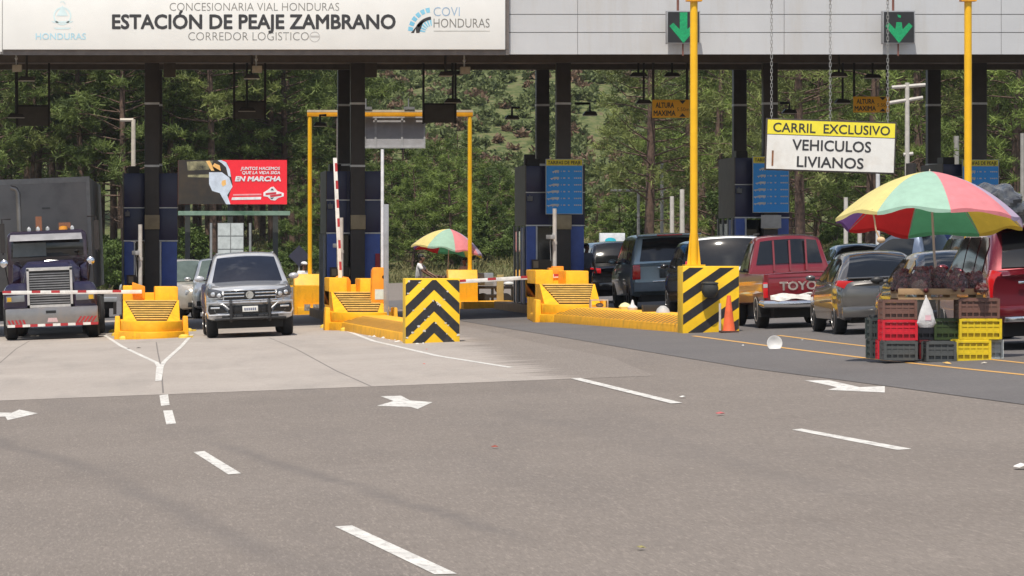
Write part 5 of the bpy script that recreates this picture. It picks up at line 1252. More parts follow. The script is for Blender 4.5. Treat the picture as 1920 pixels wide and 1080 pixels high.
mb = MB(); mb.prism(xz([(55, 573), (55, 506), (60, 502), (134, 502), (138, 506), (138, 573)], .17), (0, .09, 0)); gr_ = mb.build('grille', grl, t)
mb = MB()
for i in range(13): mb.bx(q(59, 0)[0], q(134, 0)[0], .14, .17, q(0, 568 - i * 4.6)[1] - .012, q(0, 568 - i * 4.6)[1] + .016)
mb.build('grille_bar', M('grille_grey', (.32, .32, .33), .3, .7), gr_)
mb = MB()
for (a, b, c, d) in ((54, 58.5, 503, 576), (135, 139.5, 503, 576), (54, 139.5, 501, 507), (54, 139.5, 571, 576)): mb.bx(q(a, 0)[0], q(b, 0)[0], .10, .2, q(0, d)[1], q(0, c)[1])
mb.bx(q(86, 0)[0], q(108, 0)[0], .09, .1, q(0, 506)[1], q(0, 503)[1])
mb.build('grille_frame', M('frame_bright', (.66, .64, .62), .3, .6), gr_)
for (sx, xs_) in ((-1, (9, 55)), (1, (139, 185))):
    a, b = xs_; mb = MB()
    pts = [(a, 577), (a, 546), (a + 5, 534), (a + 14, 529), (b, 529), (b, 577)] if sx < 0 else [(b, 577), (b, 546), (b - 5, 534), (b - 14, 529), (a, 529), (a, 577)]
    mb.prism(xz(pts, .22), (0, 1.3, 0)); fd = mb.build('fender', purple, t, bevel=.06)
    mb = MB(); c0 = 14 if sx < 0 else 145; mb.prism(xz([(c0, 565), (c0, 553), (c0 + 35, 551), (c0 + 35, 564)], .16), (0, .1, 0)); h = mb.build('headlight', M('lorry_lamp', (.22, .23, .24), .25, .4), t, bevel=.015)
    mb = MB(); mb.prism(xz([(c0 + (2 if sx < 0 else 24), 563), (c0 + (2 if sx < 0 else 24), 555), (c0 + (10 if sx < 0 else 33), 555), (c0 + (10 if sx < 0 else 33), 563)], .145), (0, .05, 0)); mb.build('indicator', M('amber', (.6, .35, .02), .3), h)
    mb = MB(); mb.prism(xz([((26, 528), (42, 520), (42, 500), (28, 492))[i] if sx < 0 else ((168, 528), (154, 520), (154, 500), (166, 492))[i] for i in range(4)], 1.2), (0, .5, 0)); mb.build('cowl', purple, t, bevel=.03)
# cab
mb = MB(); mb.prism(xz([(16, 545), (18, 440), (26, 432), (158, 431), (168, 439), (170, 545)], 1.9), (0, 2.0, 0)); cabo = mb.build('cab', maroon2, t, bevel=.05)
mb = MB(); mb.prism(xz([(25, 482), (26, 451), (160, 450), (161, 480)], 1.87), (0, .04, 0)); ws = mb.build('windscreen', darkglass, t, bevel=.01)
mb = MB(); mb.prism(xz([(28, 480), (29, 454), (91, 454), (91, 479)], 1.85), (0, .02, 0)); mb.build('left_pane', M('pane_pale', (.11, .125, .13), .25), ws)
mb = MB(); mb.prism([(xz([(23, 450)], 1.6)[0][0], 1.5, q(0, 450, 1.6)[1]), (xz([(160, 450)], 1.6)[0][0], 1.5, q(0, 450, 1.6)[1]), (xz([(158, 439)], 1.6)[0][0], 1.75, q(0, 438, 1.6)[1]), (xz([(25, 439)], 1.6)[0][0], 1.75, q(0, 438, 1.6)[1])], (0, .06, 0)); mb.build('sun_visor', M('visor_bright', (.36, .36, .38), .35, .3), t, bevel=.01)
mb = MB(); mb.tube([(q(56, 0, 1.5)[0], 1.3, q(0, 493, 1.5)[1]), (q(95, 0)[0], 1.25, q(0, 489, 1.5)[1]), (q(134, 0, 1.5)[0], 1.3, q(0, 490, 1.5)[1])], .018, 6); mb.build('cowl_trim', chrome, t, smooth=True)
for px in (13, 175):
    c = q(px, 491, .4); mb = MB(); mb.ell((c[0], .4, c[1]), (.10, .06, .10), 18, 10); mo = mb.build('round_mirror', chrome, t, smooth=True); mb = MB(); mb.tube([(c[0], .42, c[1]), (c[0] * .93, .9, c[1] - .5)], .015, 6); mb.build('mirror_stay', darkmetal, mo)
    mb = MB(); sx = -1 if px < 90 else 1; xx = sx * 1.12; mb.bx(xx - .06, xx + .06, 2.0, 2.06, 2.05, 2.75); mb.tube([(xx, 2.03, 2.0), (xx, 2.03, 2.85), (xx - sx * .2, 2.2, 2.85)], .018, 6); mb.build('side_mirror', darkmetal, t)
mb = MB(); b = q(124, 437, 2.3); mb.lathe([(.11, 0), (.11, .06), (.1, .14), (.03, .16)], c=(b[0], 2.3, b[1]), n=14); mb.build('beacon', M('beacon_orange', (.8, .32, .02), .3, coat=.5), t, smooth=True)
mb = MB()
for px in (60, 77, 95, 141): b = q(px, 431, 2.1); mb.lathe([(.05, 0), (.05, .05), (.01, .09)], c=(b[0], 2.1, b[1]), n=10)
mb.build('roof_lamp', clearlens, t, smooth=True)
mb = MB(); a = q(40, 430, 4.2); b = q(40, 352, 4.2); mb.tube([(a[0], 4.2, .9), (a[0], 4.2, b[1] - .1), (a[0] - .05, 4.2, b[1]), (a[0] - .18, 4.2, b[1] + .04)], .06, 12); mb.build('exhaust_stack', M('stack_steel', (.22, .21, .20), .35, .7), t, smooth=True)
mb = MB(); mb.bx(q(114, 0, 4.1)[0], q(136, 0, 4.1)[0], 4.05, 4.2, 2.6, q(0, 418, 4.1)[1]); mb.bx(-.35, -.2, 4.05, 4.15, 2.5, q(0, 405, 4.1)[1]); mb.build('air_lines', M('bracket_rust', (.25, .1, .05), .6), t)
for (y0_, n_) in ((.95, 1), (5.2, 2)):
    for j in range(n_):
        for sx in (-1, 1):
            mb = MB(); r_ = .50; wd = .30 if n_ == 1 else .55; mb.lathe([(r_ * .55, -wd / 2), (r_ * .9, -wd / 2), (r_, -wd * .35), (r_, wd * .35), (r_ * .9, wd / 2), (r_ * .55, wd / 2)], c=(sx * .96, y0_ + 1.3 * j, r_), axis='X', n=30); wh = mb.build('wheel', rubber, t, smooth=True)
            mb = MB(); mb.lathe([(r_ * .58, 0), (r_ * .5, -sx * .08), (.1, -sx * .1), (.1, sx * .02), (.0, sx * .03)], c=(sx * (.96 + wd / 2 - .02), y0_ + 1.3 * j, r_), axis='X', n=24, cap=False); mb.build('rim', M('alloy', (.55, .55, .56), .3, .8), wh, smooth=True)
mb = MB(); mb.bx(-.45, .45, .3, 7.5, .55, .85); mb.bx(-1.0, 1.0, .28, .9, .45, .75); mb.bx(.6, 1.15, 2.6, 3.9, .4, .95); mb.bx(-1.15, -.6, 2.6, 3.9, .4, .95); mb.build('chassis', darkmetal, t, bevel=.02)
# trailer
Y2 = Yt + 5.3; s2 = F / Y2; x1 = (178 - XV) / s2; xc = x1 - 1.28
tr = thing('box_trailer', 'dirty grey box trailer coupled behind the purple lorry', 'trailer', (xc, Y2, G(xc) + .012), R(-1.2)); tr.rotation_euler = (0, -math.atan(SL), R(-1.2))
ztp = pz(335, Y2) - tr.location.z
tm = M('trailer_grey', (.18, .172, .165), .5, .1, var=.2, scale=1.2, dirt=(.13, .12, .11), dscale=1.2, damt=.7)
mb = MB(); mb.bx(-1.28, 1.28, 0, 12.8, 1.1, ztp); mb.build('box', tm, tr, bevel=.03)
mb = MB(); mb.bx(-1.29, 1.29, -.01, .1, ztp - .12, ztp + .01); mb.bx(-1.29, -1.2, -.01, .1, 1.1, ztp - .12); mb.bx(1.2, 1.29, -.01, .1, 1.1, ztp - .12); mb.build('edge_rail', M('rail_grey', (.2, .2, .2), .5, .3), tr)
mb = MB(); mb.bx(-.5, .5, -.02, 0, 2.0, 2.3) if False else mb.bx(.1, .3, -.015, 0, ztp - .75, ztp - .71); mb.build('stencil', M('stencil', (.08, .08, .08), .6), tr)
for j in range(2):
    for sx in (-1, 1):
        mb = MB(); r_ = .50; mb.lathe([(r_ * .55, -.28), (r_ * .9, -.28), (r_, -.2), (r_, .2), (r_ * .9, .28), (r_ * .55, .28)], c=(sx * .98, 10.2 + 1.3 * j, r_), axis='X', n=26); mb.build('wheel', rubber, tr, smooth=True)
mb = MB(); mb.bx(-1.1, 1.1, 9.4, 12.2, .75, 1.1); mb.bx(.75, 1.2, 2.6, 2.9, .35, 1.1); mb.bx(-1.2, -.75, 2.6, 2.9, .35, 1.1); mb.build('bogie', darkmetal, tr)
# low flatbed poking out between lorry and island
x, y = at(203, 597); t = thing('flatbed_trailer', 'small low trailer end showing between the purple lorry and the left island', 'trailer', (x + .05, y, G(x)))
mb = MB(); mb.bx(-.6, .22, 0, 3, .50, .62); mb.build('bed', M('bed_grey', (.25, .26, .27), .5), t, bevel=.01)
mb = MB(); mb.bx(.1, .20, -.02, .1, .12, .50); mb.bx(-.5, .2, .1, .2, .3, .5); mb.build('frame', darkmetal, t)
mb = MB(); mb.lathe([(.12, -.1), (.24, -.1), (.26, -.05), (.26, .05), (.24, .1), (.12, .1)], c=(-.12, .9, .26), axis='X', n=20); mb.build('wheel', rubber, t, smooth=True)
# ------------------------------------------------------------------ umbrellas
def fabric(name, rgb): return M(name, rgb, .85, var=.05, scale=6, sub=.35, dirt=tuple(c * .75 for c in rgb), dscale=4, damt=.3)
UC = dict(yellow=fabric('cloth_yellow', (.80, .70, .28)), green=fabric('cloth_green', (.40, .62, .50)), pink=fabric('cloth_pink', (.80, .27, .30)), lilac=fabric('cloth_lilac', (.52, .43, .58)),
          olive=fabric('cloth_gold', (.72, .50, .06)), green2=fabric('cloth_deep_green', (.12, .42, .20)), red=fabric('cloth_red', (.62, .03, .03)), purple=fabric('cloth_purple', (.20, .10, .30)))
def umbrella(label, base, apex, rad, drop, tilt, phase, cols, polemat, cat='umbrella', side_tilt=0, seed=0):
    t = thing('market_umbrella', label, cat, base, group='striped market umbrellas')
    a = Vector(apex) - Vector(base); rot = Matrix.Rotation(side_tilt, 4, 'Y') @ Matrix.Rotation(tilt, 4, 'X'); T = Matrix.Translation(a) @ rot
    def surf(an, f, sag=.06):
        k = (an - phase) / (math.pi / 4); u = k - math.floor(k); s_ = math.sin(math.pi * u)
        r = rad * f * (1 - .045 * s_ * f); z = -drop * (.30 * f + .70 * f ** 2.2) + .0
        z += sag * s_ * f * f * .9 + (.012 * math.sin(an * 11 + seed) * f * f)
        if f > .97: z -= .0
        return T @ Vector((r * math.sin(an), -r * math.cos(an), z))
    for k in range(8):
        mb = MB(); a0 = phase + k * math.pi / 4
        mb.grid(lambda u, v: surf(a0 + u * math.pi / 4 * .999, .002 + v * .998), 10, 12)
        pl = [surf(a0 + i / 10 * math.pi / 4, 1.0) for i in range(11)]
        for i in range(10):   # valance
            d = Vector((0, 0, -.045)) 
            mb.poly([pl[i], pl[i + 1], pl[i + 1] + d * (1 + .3 * math.sin(i + 1)), pl[i] + d * (1 + .3 * math.sin(i))])
        mb.build('gore', UC[cols[k]], t, smooth=True, fix=False)
    mb = MB()
    for k in range(8):
        an = phase + k * math.pi / 4; mb.tube([surf(an, .03) + Vector((0, 0, -.02)), surf(an, .5) + Vector((0, 0, -.02)), surf(an, .99) + Vector((0, 0, -.012))], .006, 5)
    mb.build('rib', M('rib_white', (.5, .5, .5), .5), t)
    return t, T, surf
mastm = M('mast_wood', (.50, .42, .34), .6)
# big one over the fruit stall
Yu = 61.85
cols = ['green', 'pink', 'lilac', 'olive', 'green2', 'red', 'purple', 'yellow']
apx = P(1743, 321, Yu); bx_, by_ = pxx(1760, Yu), Yu
t, T, surf = umbrella('big striped umbrella over the fruit crates at the right', (bx_, by_, G(bx_)), apx, 1.33, .74, R(-7.5), R(-43), cols, mastm, side_tilt=R(2.0))
base = Vector(t.location); pa = T @ Vector((0, 0, -.02))
mb = MB(); mb.tube([(0, 0, 0), (0, 0, .9), (-.02, 0, 1.15), Vector((-.06, 0, 1.45)), (pa.x + .035, pa.y, pa.z - .55), pa, pa + Vector((0, 0, .05))], [.022, .022, .022, .018, .016, .014, .006], 10); mb.build('mast', mastm, t, smooth=True)
mb = MB(); a = surf(R(-48), .98); mb.tube([a, a + Vector((.03, 0, -.15)), a + Vector((.05, 0, -.30)), a + Vector((.10, 0, -.40))], .012, 6); mb.ell(a + Vector((.12, 0, -.43)), (.06, .04, .045)); mb.build('tie_cord', M('cord_orange', (.6, .42, .25), .8), t, smooth=True)
# the far one
x, y = at(838, 575); Yv = Yf + 1.0
bx_, by_ = pxx(840, Yv), Yv
cols2 = ['green', 'pink', 'lilac', 'olive', 'green2', 'red', 'purple', 'yellow']
t, T, surf = umbrella('small striped umbrella by the far gantry, with a vendor in white beside it', (bx_, by_, G(bx_)), P(843, 429, Yv), 1.07, .66, R(-3), R(-36), cols2, mastm, side_tilt=R(8), seed=3)
pa = T @ Vector((0, 0, -.02)); mb = MB(); mb.tube([(0, 0, 0), (0, 0, 1.2), pa], [.018, .018, .012], 8); mb.build('mast', mastm, t, smooth=True)

# ------------------------------------------------------------------ crates
def crate_mats(rgb, nm): return M('crate_' + nm, rgb, .45, var=.1, scale=3, dirt=tuple(.35 * c + .01 for c in rgb), dscale=5, damt=.55)
CR = dict(red=crate_mats((.62, .012, .03), 'red'), grey=crate_mats((.075, .08, .08), 'grey'), brown=crate_mats((.17, .085, .065), 'brown'), yellow=crate_mats((.72, .53, .015), 'yellow'),
          white=crate_mats((.50, .55, .56), 'white'), dkgreen=crate_mats((.035, .06, .015), 'dark_green'), black=crate_mats((.012, .012, .018), 'black'), wine=crate_mats((.14, .008, .012), 'wine'), slate=crate_mats((.04, .055, .055), 'slate'))
def crate(px0, px1, y0, y1, Y, col, label, depth=.36, loc_z=None):
    x0, x1 = pxx(px0, Y), pxx(px1, Y); w_ = x1 - x0; h = (y1 - y0) * Y / F; zz = pz(y1, Y)
    mb = MB(); th = .012; d = depth
    nx = max(3, int(w_ / .085)); nz = 3
    def side(L_, place):
        for k in range(4):     # horizontal bands
            z = h * (.04 + k * .305); place(-L_ / 2, L_ / 2, z - .014, z + .022, 0)
        for i in range(nx + 1):
            x = -L_ / 2 + .012 + (L_ - .024) * i / nx; place(x - .008, x + .008, 0, h - .01, .003)
        place(-L_ / 2, L_ / 2, h * .36, h * .58, -.006)
    side(w_, lambda a, b, z0, z1, o: mb.bx(a, b, -o * 0 + .0 - o, th, z0, z1))
    side(w_, lambda a, b, z0, z1, o: mb.bx(a, b, d - th, d + o, z0, z1))
    side(d, lambda a, b, z0, z1, o: mb.bx(-w_ / 2 - o, -w_ / 2 + th, a + d / 2, b + d / 2, z0, z1))
    side(d, lambda a, b, z0, z1, o: mb.bx(w_ / 2 - th, w_ / 2 + o, a + d / 2, b + d / 2, z0, z1))
    for sx in (-1, 1):
        for yy in (0, d): mb.bx(sx * w_ / 2 - .018, sx * w_ / 2 + .018, yy - .016, yy + .016, 0, h)
    mb.bx(-w_ / 2 + .03, w_ / 2 - .03, .026, .034, .02, h * .86); mb.bx(-w_ / 2 + .026, -w_ / 2 + .034, .034, d - .03, .02, h * .86)
    mb.bx(-w_ / 2 + .01, w_ / 2 - .01, .01, d - .01, 0, .015); mb.bx(-w_ / 2 - .012, w_ / 2 + .012, -.012, .018, h - .035, h - .005); mb.bx(-w_ / 2 - .012, w_ / 2 + .012, d - .018, d + .012, h - .035, h - .005)
    o = mb.build('crate', CR[col], loc=((x0 + x1) / 2, Y, zz))
    return tag(o, label, 'crate', 'plastic crates of the fruit stall')
Yk = 60.75
crate(1657, 1717, 563, 599, Yk + .25, 'brown', 'brown crate on top of the left stack, above the red one')
crate(1657, 1718, 600, 638, Yk + .25, 'red', 'bright red crate in the left stack, under the brown one')
crate(1660, 1718, 640, 675, Yk, 'grey', 'grey crate at the bottom of the left stack')
crate(1648, 1680, 639, 673, Yk + .40, 'red', 'red crate on the ground peeking out left of the bottom grey crate')
crate(1633, 1651, 597, 636, Yk + .7, 'slate', 'dark slate crate at the far left, upper one')
crate(1634, 1651, 637, 672, Yk + .7, 'slate', 'dark slate crate at the far left, lower one')
crate(1640, 1660, 592, 637, Yk + 1.1, 'grey', 'dark crate just behind the bright red one')
crate(1716, 1742, 638, 673, Yk + .5, 'wine', 'dark wine red crate on the ground under the hanging white bag')
crate(1716, 1757, 598, 637, Yk + .5, 'black', 'black crate behind the hanging white bag')
crate(1754, 1803, 598, 637, Yk + .45, 'dkgreen', 'dark green crate in the middle of the stall')
crate(1739, 1791, 641, 678, Yk - .1, 'grey', 'grey crate standing alone on the ground in the middle')
crate(1794, 1856, 638, 677, Yk, 'yellow', 'yellow crate on the ground in the right stack')
crate(1832, 1879, 637, 672, Yk + .42, 'white', 'white crate on the ground right of the lower yellow crate')
crate(1801, 1876, 598, 636, Yk + .3, 'yellow', 'yellow crate in the right stack, under the brown one')
crate(1800, 1872, 560, 597, Yk + .3, 'brown', 'brown crate on top of the right stack')
crate(1757, 1800, 640, 672, Yk + .5, 'black', 'black crate on the ground supporting the dark green one')
# table of pallet wood
Y = Yk + .35; wood = M('pallet_wood', (.42, .27, .14), .75, var=.2, scale=6, dirt=(.15, .09, .05), dscale=6)
xa, xb = pxx(1684, Y), pxx(1832, Y); z1 = pz(541, Y); z0 = pz(562, Y)
t = thing('stall_tray', 'rough wooden tray lying on the crates under the umbrella', 'tray', ((xa + xb) / 2, Y, z0)); hw = (xb - xa) / 2; h = z1 - z0
for (a, b, c, d, nm) in ((-hw, hw, 0, .02, 'front_board'), (-hw, hw, .58, .60, 'back_board')):
    mb = MB(); mb.bx(a, b, c, d, h * .45, h); mb.build(nm, wood, t, bevel=.004)
mb = MB()
for k in range(4): mb.bx(-hw + k * hw * .66, -hw + k * hw * .66 + .1, .02, .58, 0.02, h * .45)
mb.build('bearer', wood, t)
mb = MB(); mb.bx(-hw, hw, -.01, .01, 0, .03); mb.bx(-hw, hw, .6, .62, 0, .03)
for k in range(7): mb.bx(-hw, hw, .03 + k * .08, .095 + k * .08, h * .45, h * .45 + .015)
mb.build('slat', wood, t)
# fruit in clear bags
fr = M('fruit_red', (.13, .012, .012), .5, var=.5, scale=9); bagm = M('clear_bag', (.6, .5, .5), .4, alpha=.14)
rr = random.Random(21)
for i, (px0, px1, y0, dy, l) in enumerate([(1672, 1712, 503, .25, 'leftmost clear bag of dark red fruit on the tray'), (1706, 1745, 499, .12, 'clear bag of dark red fruit just left of the umbrella mast'), (1738, 1778, 497, .34, 'clear bag of dark red fruit behind the umbrella mast'), (1770, 1812, 506, .1, 'clear bag of dark red fruit right of the umbrella mast'), (1806, 1846, 508, .3, 'clear bag of dark red fruit above the right brown crate'), (1830, 1850, 535, -.05, 'small bag of red fruit hanging at the right end of the tray')]):
    Yb = Y + dy; cx = pxx((px0 + px1) / 2, Yb); hw_ = (px1 - px0) * Yb / F / 2; zb_ = z0 + h * .45 + .03; hh = (pz(y0, Yb) - zb_)
    t = thing('fruit_bag', l, 'bag of fruit', (cx, Yb, zb_), group='bags of red fruit on the stall')
    mb = MB()
    for k in range(150):
        a, b, c = rr.uniform(-1, 1), rr.uniform(-1, 1), rr.uniform(0, 1)
        if a * a + b * b > 1 - c * c * .6: continue
        mb.ell((a * hw_ * .95, b * .16 + .0, .03 + c * hh * .85), [rr.uniform(.026, .038)] * 3, 8, 5)
    o = mb.build('fruit', fr, t, smooth=True); o['kind'] = 'stuff'
    mb = MB(); mb.lathe([(.6, 0), (1.0, .12), (1.08, .4), (.85, .75), (.45, .95), (.18, 1.05), (.3, 1.2)], n=22, cap=False)
    for v in mb.bm.verts: v.co.x *= hw_ * (1.05 + rr.uniform(-.06, .06)); v.co.y *= .19 * (1 + rr.uniform(-.08, .08)); v.co.z *= hh
    mb.build('plastic_bag', bagm, t, smooth=True)
# white carrier bag
Yb = Yk - .08; t = thing('carrier_bag', 'white plastic carrier bag hanging from the front of the tray', 'plastic bag', (pxx(1737, Yb), Yb, pz(614, Yb)))
hh = 56 * Yb / F; mb = MB(); mb.lathe([(.0, .02), (.09, .0), (.125, .06), (.12, .13), (.085, .24), (.035, .37), (.012, .42)], n=20)
for v in mb.bm.verts: v.co.y *= .6; v.co.x *= 1.02 + .08 * math.sin(v.co.z * 40 + v.co.y * 30); v.co.z *= hh / .42
mb.build('bag', M('bag_white', (.74, .73, .73), .5, sub=.25, bump=.5, bscale=18), t, smooth=True)
mb = MB(); mb.tube([(0, 0, hh * .98), (.01, .08, hh + .03), (.0, .1, hh + .0)], .008, 5); mb.build('handle', M('bag_white'), t)
mb = MB(); mb.poly([(-.03, -.078, .10), (.05, -.078, .10), (.05, -.074, .17), (-.03, -.074, .17)]); mb.build('print', M('bag_print', (.72, .45, .5), .5), t, fix=False)

# ------------------------------------------------------------------ small things on the island kerb and the road
Yb = 92.0
def small(name, px, py, Y, mb, mat, lab, cat, **k):
    p = P(px, py, Y); o = mb.build(name, mat, loc=p, **k); return tag(o, lab, cat)
kz = lambda Y, px: 0
mb = MB(); mb.lathe([(0, 0), (.12, 0), (.14, .06), (.09, .12), (.02, .15)], n=14); small('crumpled_bag', 1172, 580, 95.5, mb, M('bag_cream', (.7, .66, .35), .6), 'cream coloured bag lying on the striped kerb', 'bag', smooth=True)
mb = MB(); mb.lathe([(0, 0), (.10, 0), (.11, .05), (.04, .12), (.02, .20), (.0, .22)], n=12); small('carrier_bag', 1186, 581, 94, mb, M('bag_white'), 'small white bag standing on the striped kerb', 'plastic bag', smooth=True)
mb = MB()
for (a, b, c, d, e, f) in ((-.26, .26, 0, .02, 0, .16), (-.26, .26, .3, .32, 0, .16), (-.26, -.24, .02, .3, 0, .16), (.24, .26, .02, .3, 0, .16), (-.25, .25, .01, .31, 0, .02)): mb.bx(a, b, c, d, e, f)
small('black_crate', 1230, 586, 91.5, mb, plasticblk, 'low black crate on the kerb beside the big teal SUV', 'crate', bevel=.004)
mb = MB(); mb.lathe([(.13, 0), (.15, .02), (.12, .10), (.05, .16), (0, .165)], n=16); small('hat', 1243, 588, 90, mb, M('cap_white', (.42, .42, .41), .6), 'white dome shaped cap on the kerb next to the low black crate', 'cap', smooth=True)
mb = MB()
for (a, b, e, f) in ((-.2, .2, 0, .025), (-.2, .2, .17, .195), (-.2, -.175, .025, .17), (.175, .2, .025, .17)): mb.bx(a, b, 0, .3, e, f)
mb.ell((.02, .15, .07), (.09, .09, .05)); small('wooden_frame_box', 1124, 578, 98.2, mb, M('box_wood', (.30, .2, .13), .7, rgb2=(.5, .45, .4), scale=9), 'small wooden open box with things in it on the third island', 'box')
mb = MB(); mb.tube([(0, 0, 0), (0, 0, .72)], .025, 8); small('stake', 1273, 594, 87.5, mb, M('stake_white', (.6, .55, .5), .6), 'pale stake left of the diagonal striped block', 'stake', smooth=True)
x, y = at(1452, 655); mb = MB(); mb.lathe([(.0, .0), (.07, .0), (.10, .02), (.125, .025)], n=28, cap=False); o = mb.build('foam_plate', M('foam_white', (.82, .82, .80), .5, sub=.2), smooth=True, loc=(x, y, G(x) + .10)); o.rotation_euler = (R(84), R(8), 0); tag(o, 'white foam plate standing on edge on the dark lane', 'plate')
rr = random.Random(4)
LT = [(1351, 780, (.42, .10, .10), .055, 'flattened red and white wrapper on the road below the right arrow'), (928, 842, (.25, .05, .03), .035, 'small red scrap in the middle of the road'), (1914, 881, (.7, .68, .66), .07, 'white scrap at the right edge of the road'), (1393, 650, (.6, .6, .58), .03, 'tiny white scrap left of the foam plate'), (1700, 681, (.4, .04, .02), .035, 'fallen red fruit in front of the grey crates'), (1776, 685, (.6, .36, .1), .06, 'orange peel in front of the middle grey crate'), (1845, 684, (.55, .5, .42), .04, 'pale scrap in front of the yellow crate'), (795, 685, (.5, .12, .1), .03, 'small red scrap on the concrete below the chevron block'), (800, 657, (.5, .12, .1), .025, 'tiny red scrap close to the chevron block'), (1203, 1033, (.25, .22, .08), .03, 'dry leaf near the lower edge of the road'), (240, 656, (.06, .05, .04), .035, 'small dark stone left of the fork of white lines'), (260, 655, (.06, .05, .04), .05, 'dark stone inside the fork of white lines'), (1280, 748, (.6, .6, .57), .04, 'white scrap beside the end of the long dash'), (1505, 640, (.6, .6, .58), .025, 'tiny white scrap right of the foam plate')]
for px, py, c, s_, l in LT:
    x, y = at(px, py); mb = MB(); n = 9; pts = [(s_ * rr.uniform(.6, 1.2) * math.cos(2 * math.pi * i / n), 1.3 * s_ * rr.uniform(.6, 1.2) * math.sin(2 * math.pi * i / n), rr.uniform(.0, .3) * s_) for i in range(n)]
    tp = [mb.v(p) for p in pts]; c0 = mb.v((0, 0, s_ * .5))
    for i in range(n): mb.face([tp[i], tp[(i + 1) % n], c0])
    mb.face(tp[::-1]); tag(mb.build('litter', M('litter_%d' % int(c[0] * 100 + c[1] * 999), c, .7), loc=(x, y, G(x) + .02)), l, 'litter', 'litter on the road')
# spilled concrete crumbs beside the middle island
x, y = at(720, 640)
mb = MB()
for i in range(70):
    px = rr.gauss(728, 26); py = 628 + (px - 700) * .18 + rr.gauss(0, 3); gx, gy = at(px, py); mb.ell((gx - x, gy - y, G(gx) - G(x) + .012), [rr.uniform(.015, .05), rr.uniform(.03, .12), rr.uniform(.01, .03)], 7, 5)
o = mb.build('rubble', M('rubble_white', (.6, .58, .54), .8), loc=(x, y, G(x))); o['kind'] = 'stuff'; o['label'] = 'pale crumbs of broken concrete beside the kerb left of the chevron block'

# ------------------------------------------------------------------ people
def skin_mesh(J, E, mat, name, parent, sub=1):
    """J: joint -> (pos, radius); E: list of chains"""
    names = list(J); idx = {n: i for i, n in enumerate(names)}; me = bpy.data.meshes.new(name)
    es = []
    for ch in E:
        for a, b in zip(ch, ch[1:]): es.append((idx[a], idx[b]))
    me.from_pydata([J[n][0] for n in names], es, [])
    o = bpy.data.objects.new(name, me); COL.objects.link(o)
    m = o.modifiers.new('s', 'SKIN'); m.use_smooth_shade = True
    for n in names:
        r = J[n][1]; r = r if isinstance(r, tuple) else (r, r); o.data.skin_vertices[0].data[idx[n]].radius = r
    o.data.skin_vertices[0].data[0].use_root = True
    s2 = o.modifiers.new('u', 'SUBSURF'); s2.levels = sub; s2.render_levels = sub
    dg = bpy.context.evaluated_depsgraph_get(); m2 = bpy.data.meshes.new_from_object(o.evaluated_get(dg)); bpy.data.objects.remove(o)
    m2.name = name; m2.materials.clear(); m2.materials.append(mat); m2.shade_smooth(); ob = bpy.data.objects.new(name, m2); COL.objects.link(ob); ob.parent = parent; return ob
skinm = M('skin_brown', (.20, .10, .065), .5, var=.06); hairm = M('hair_black', (.012, .010, .009), .6)
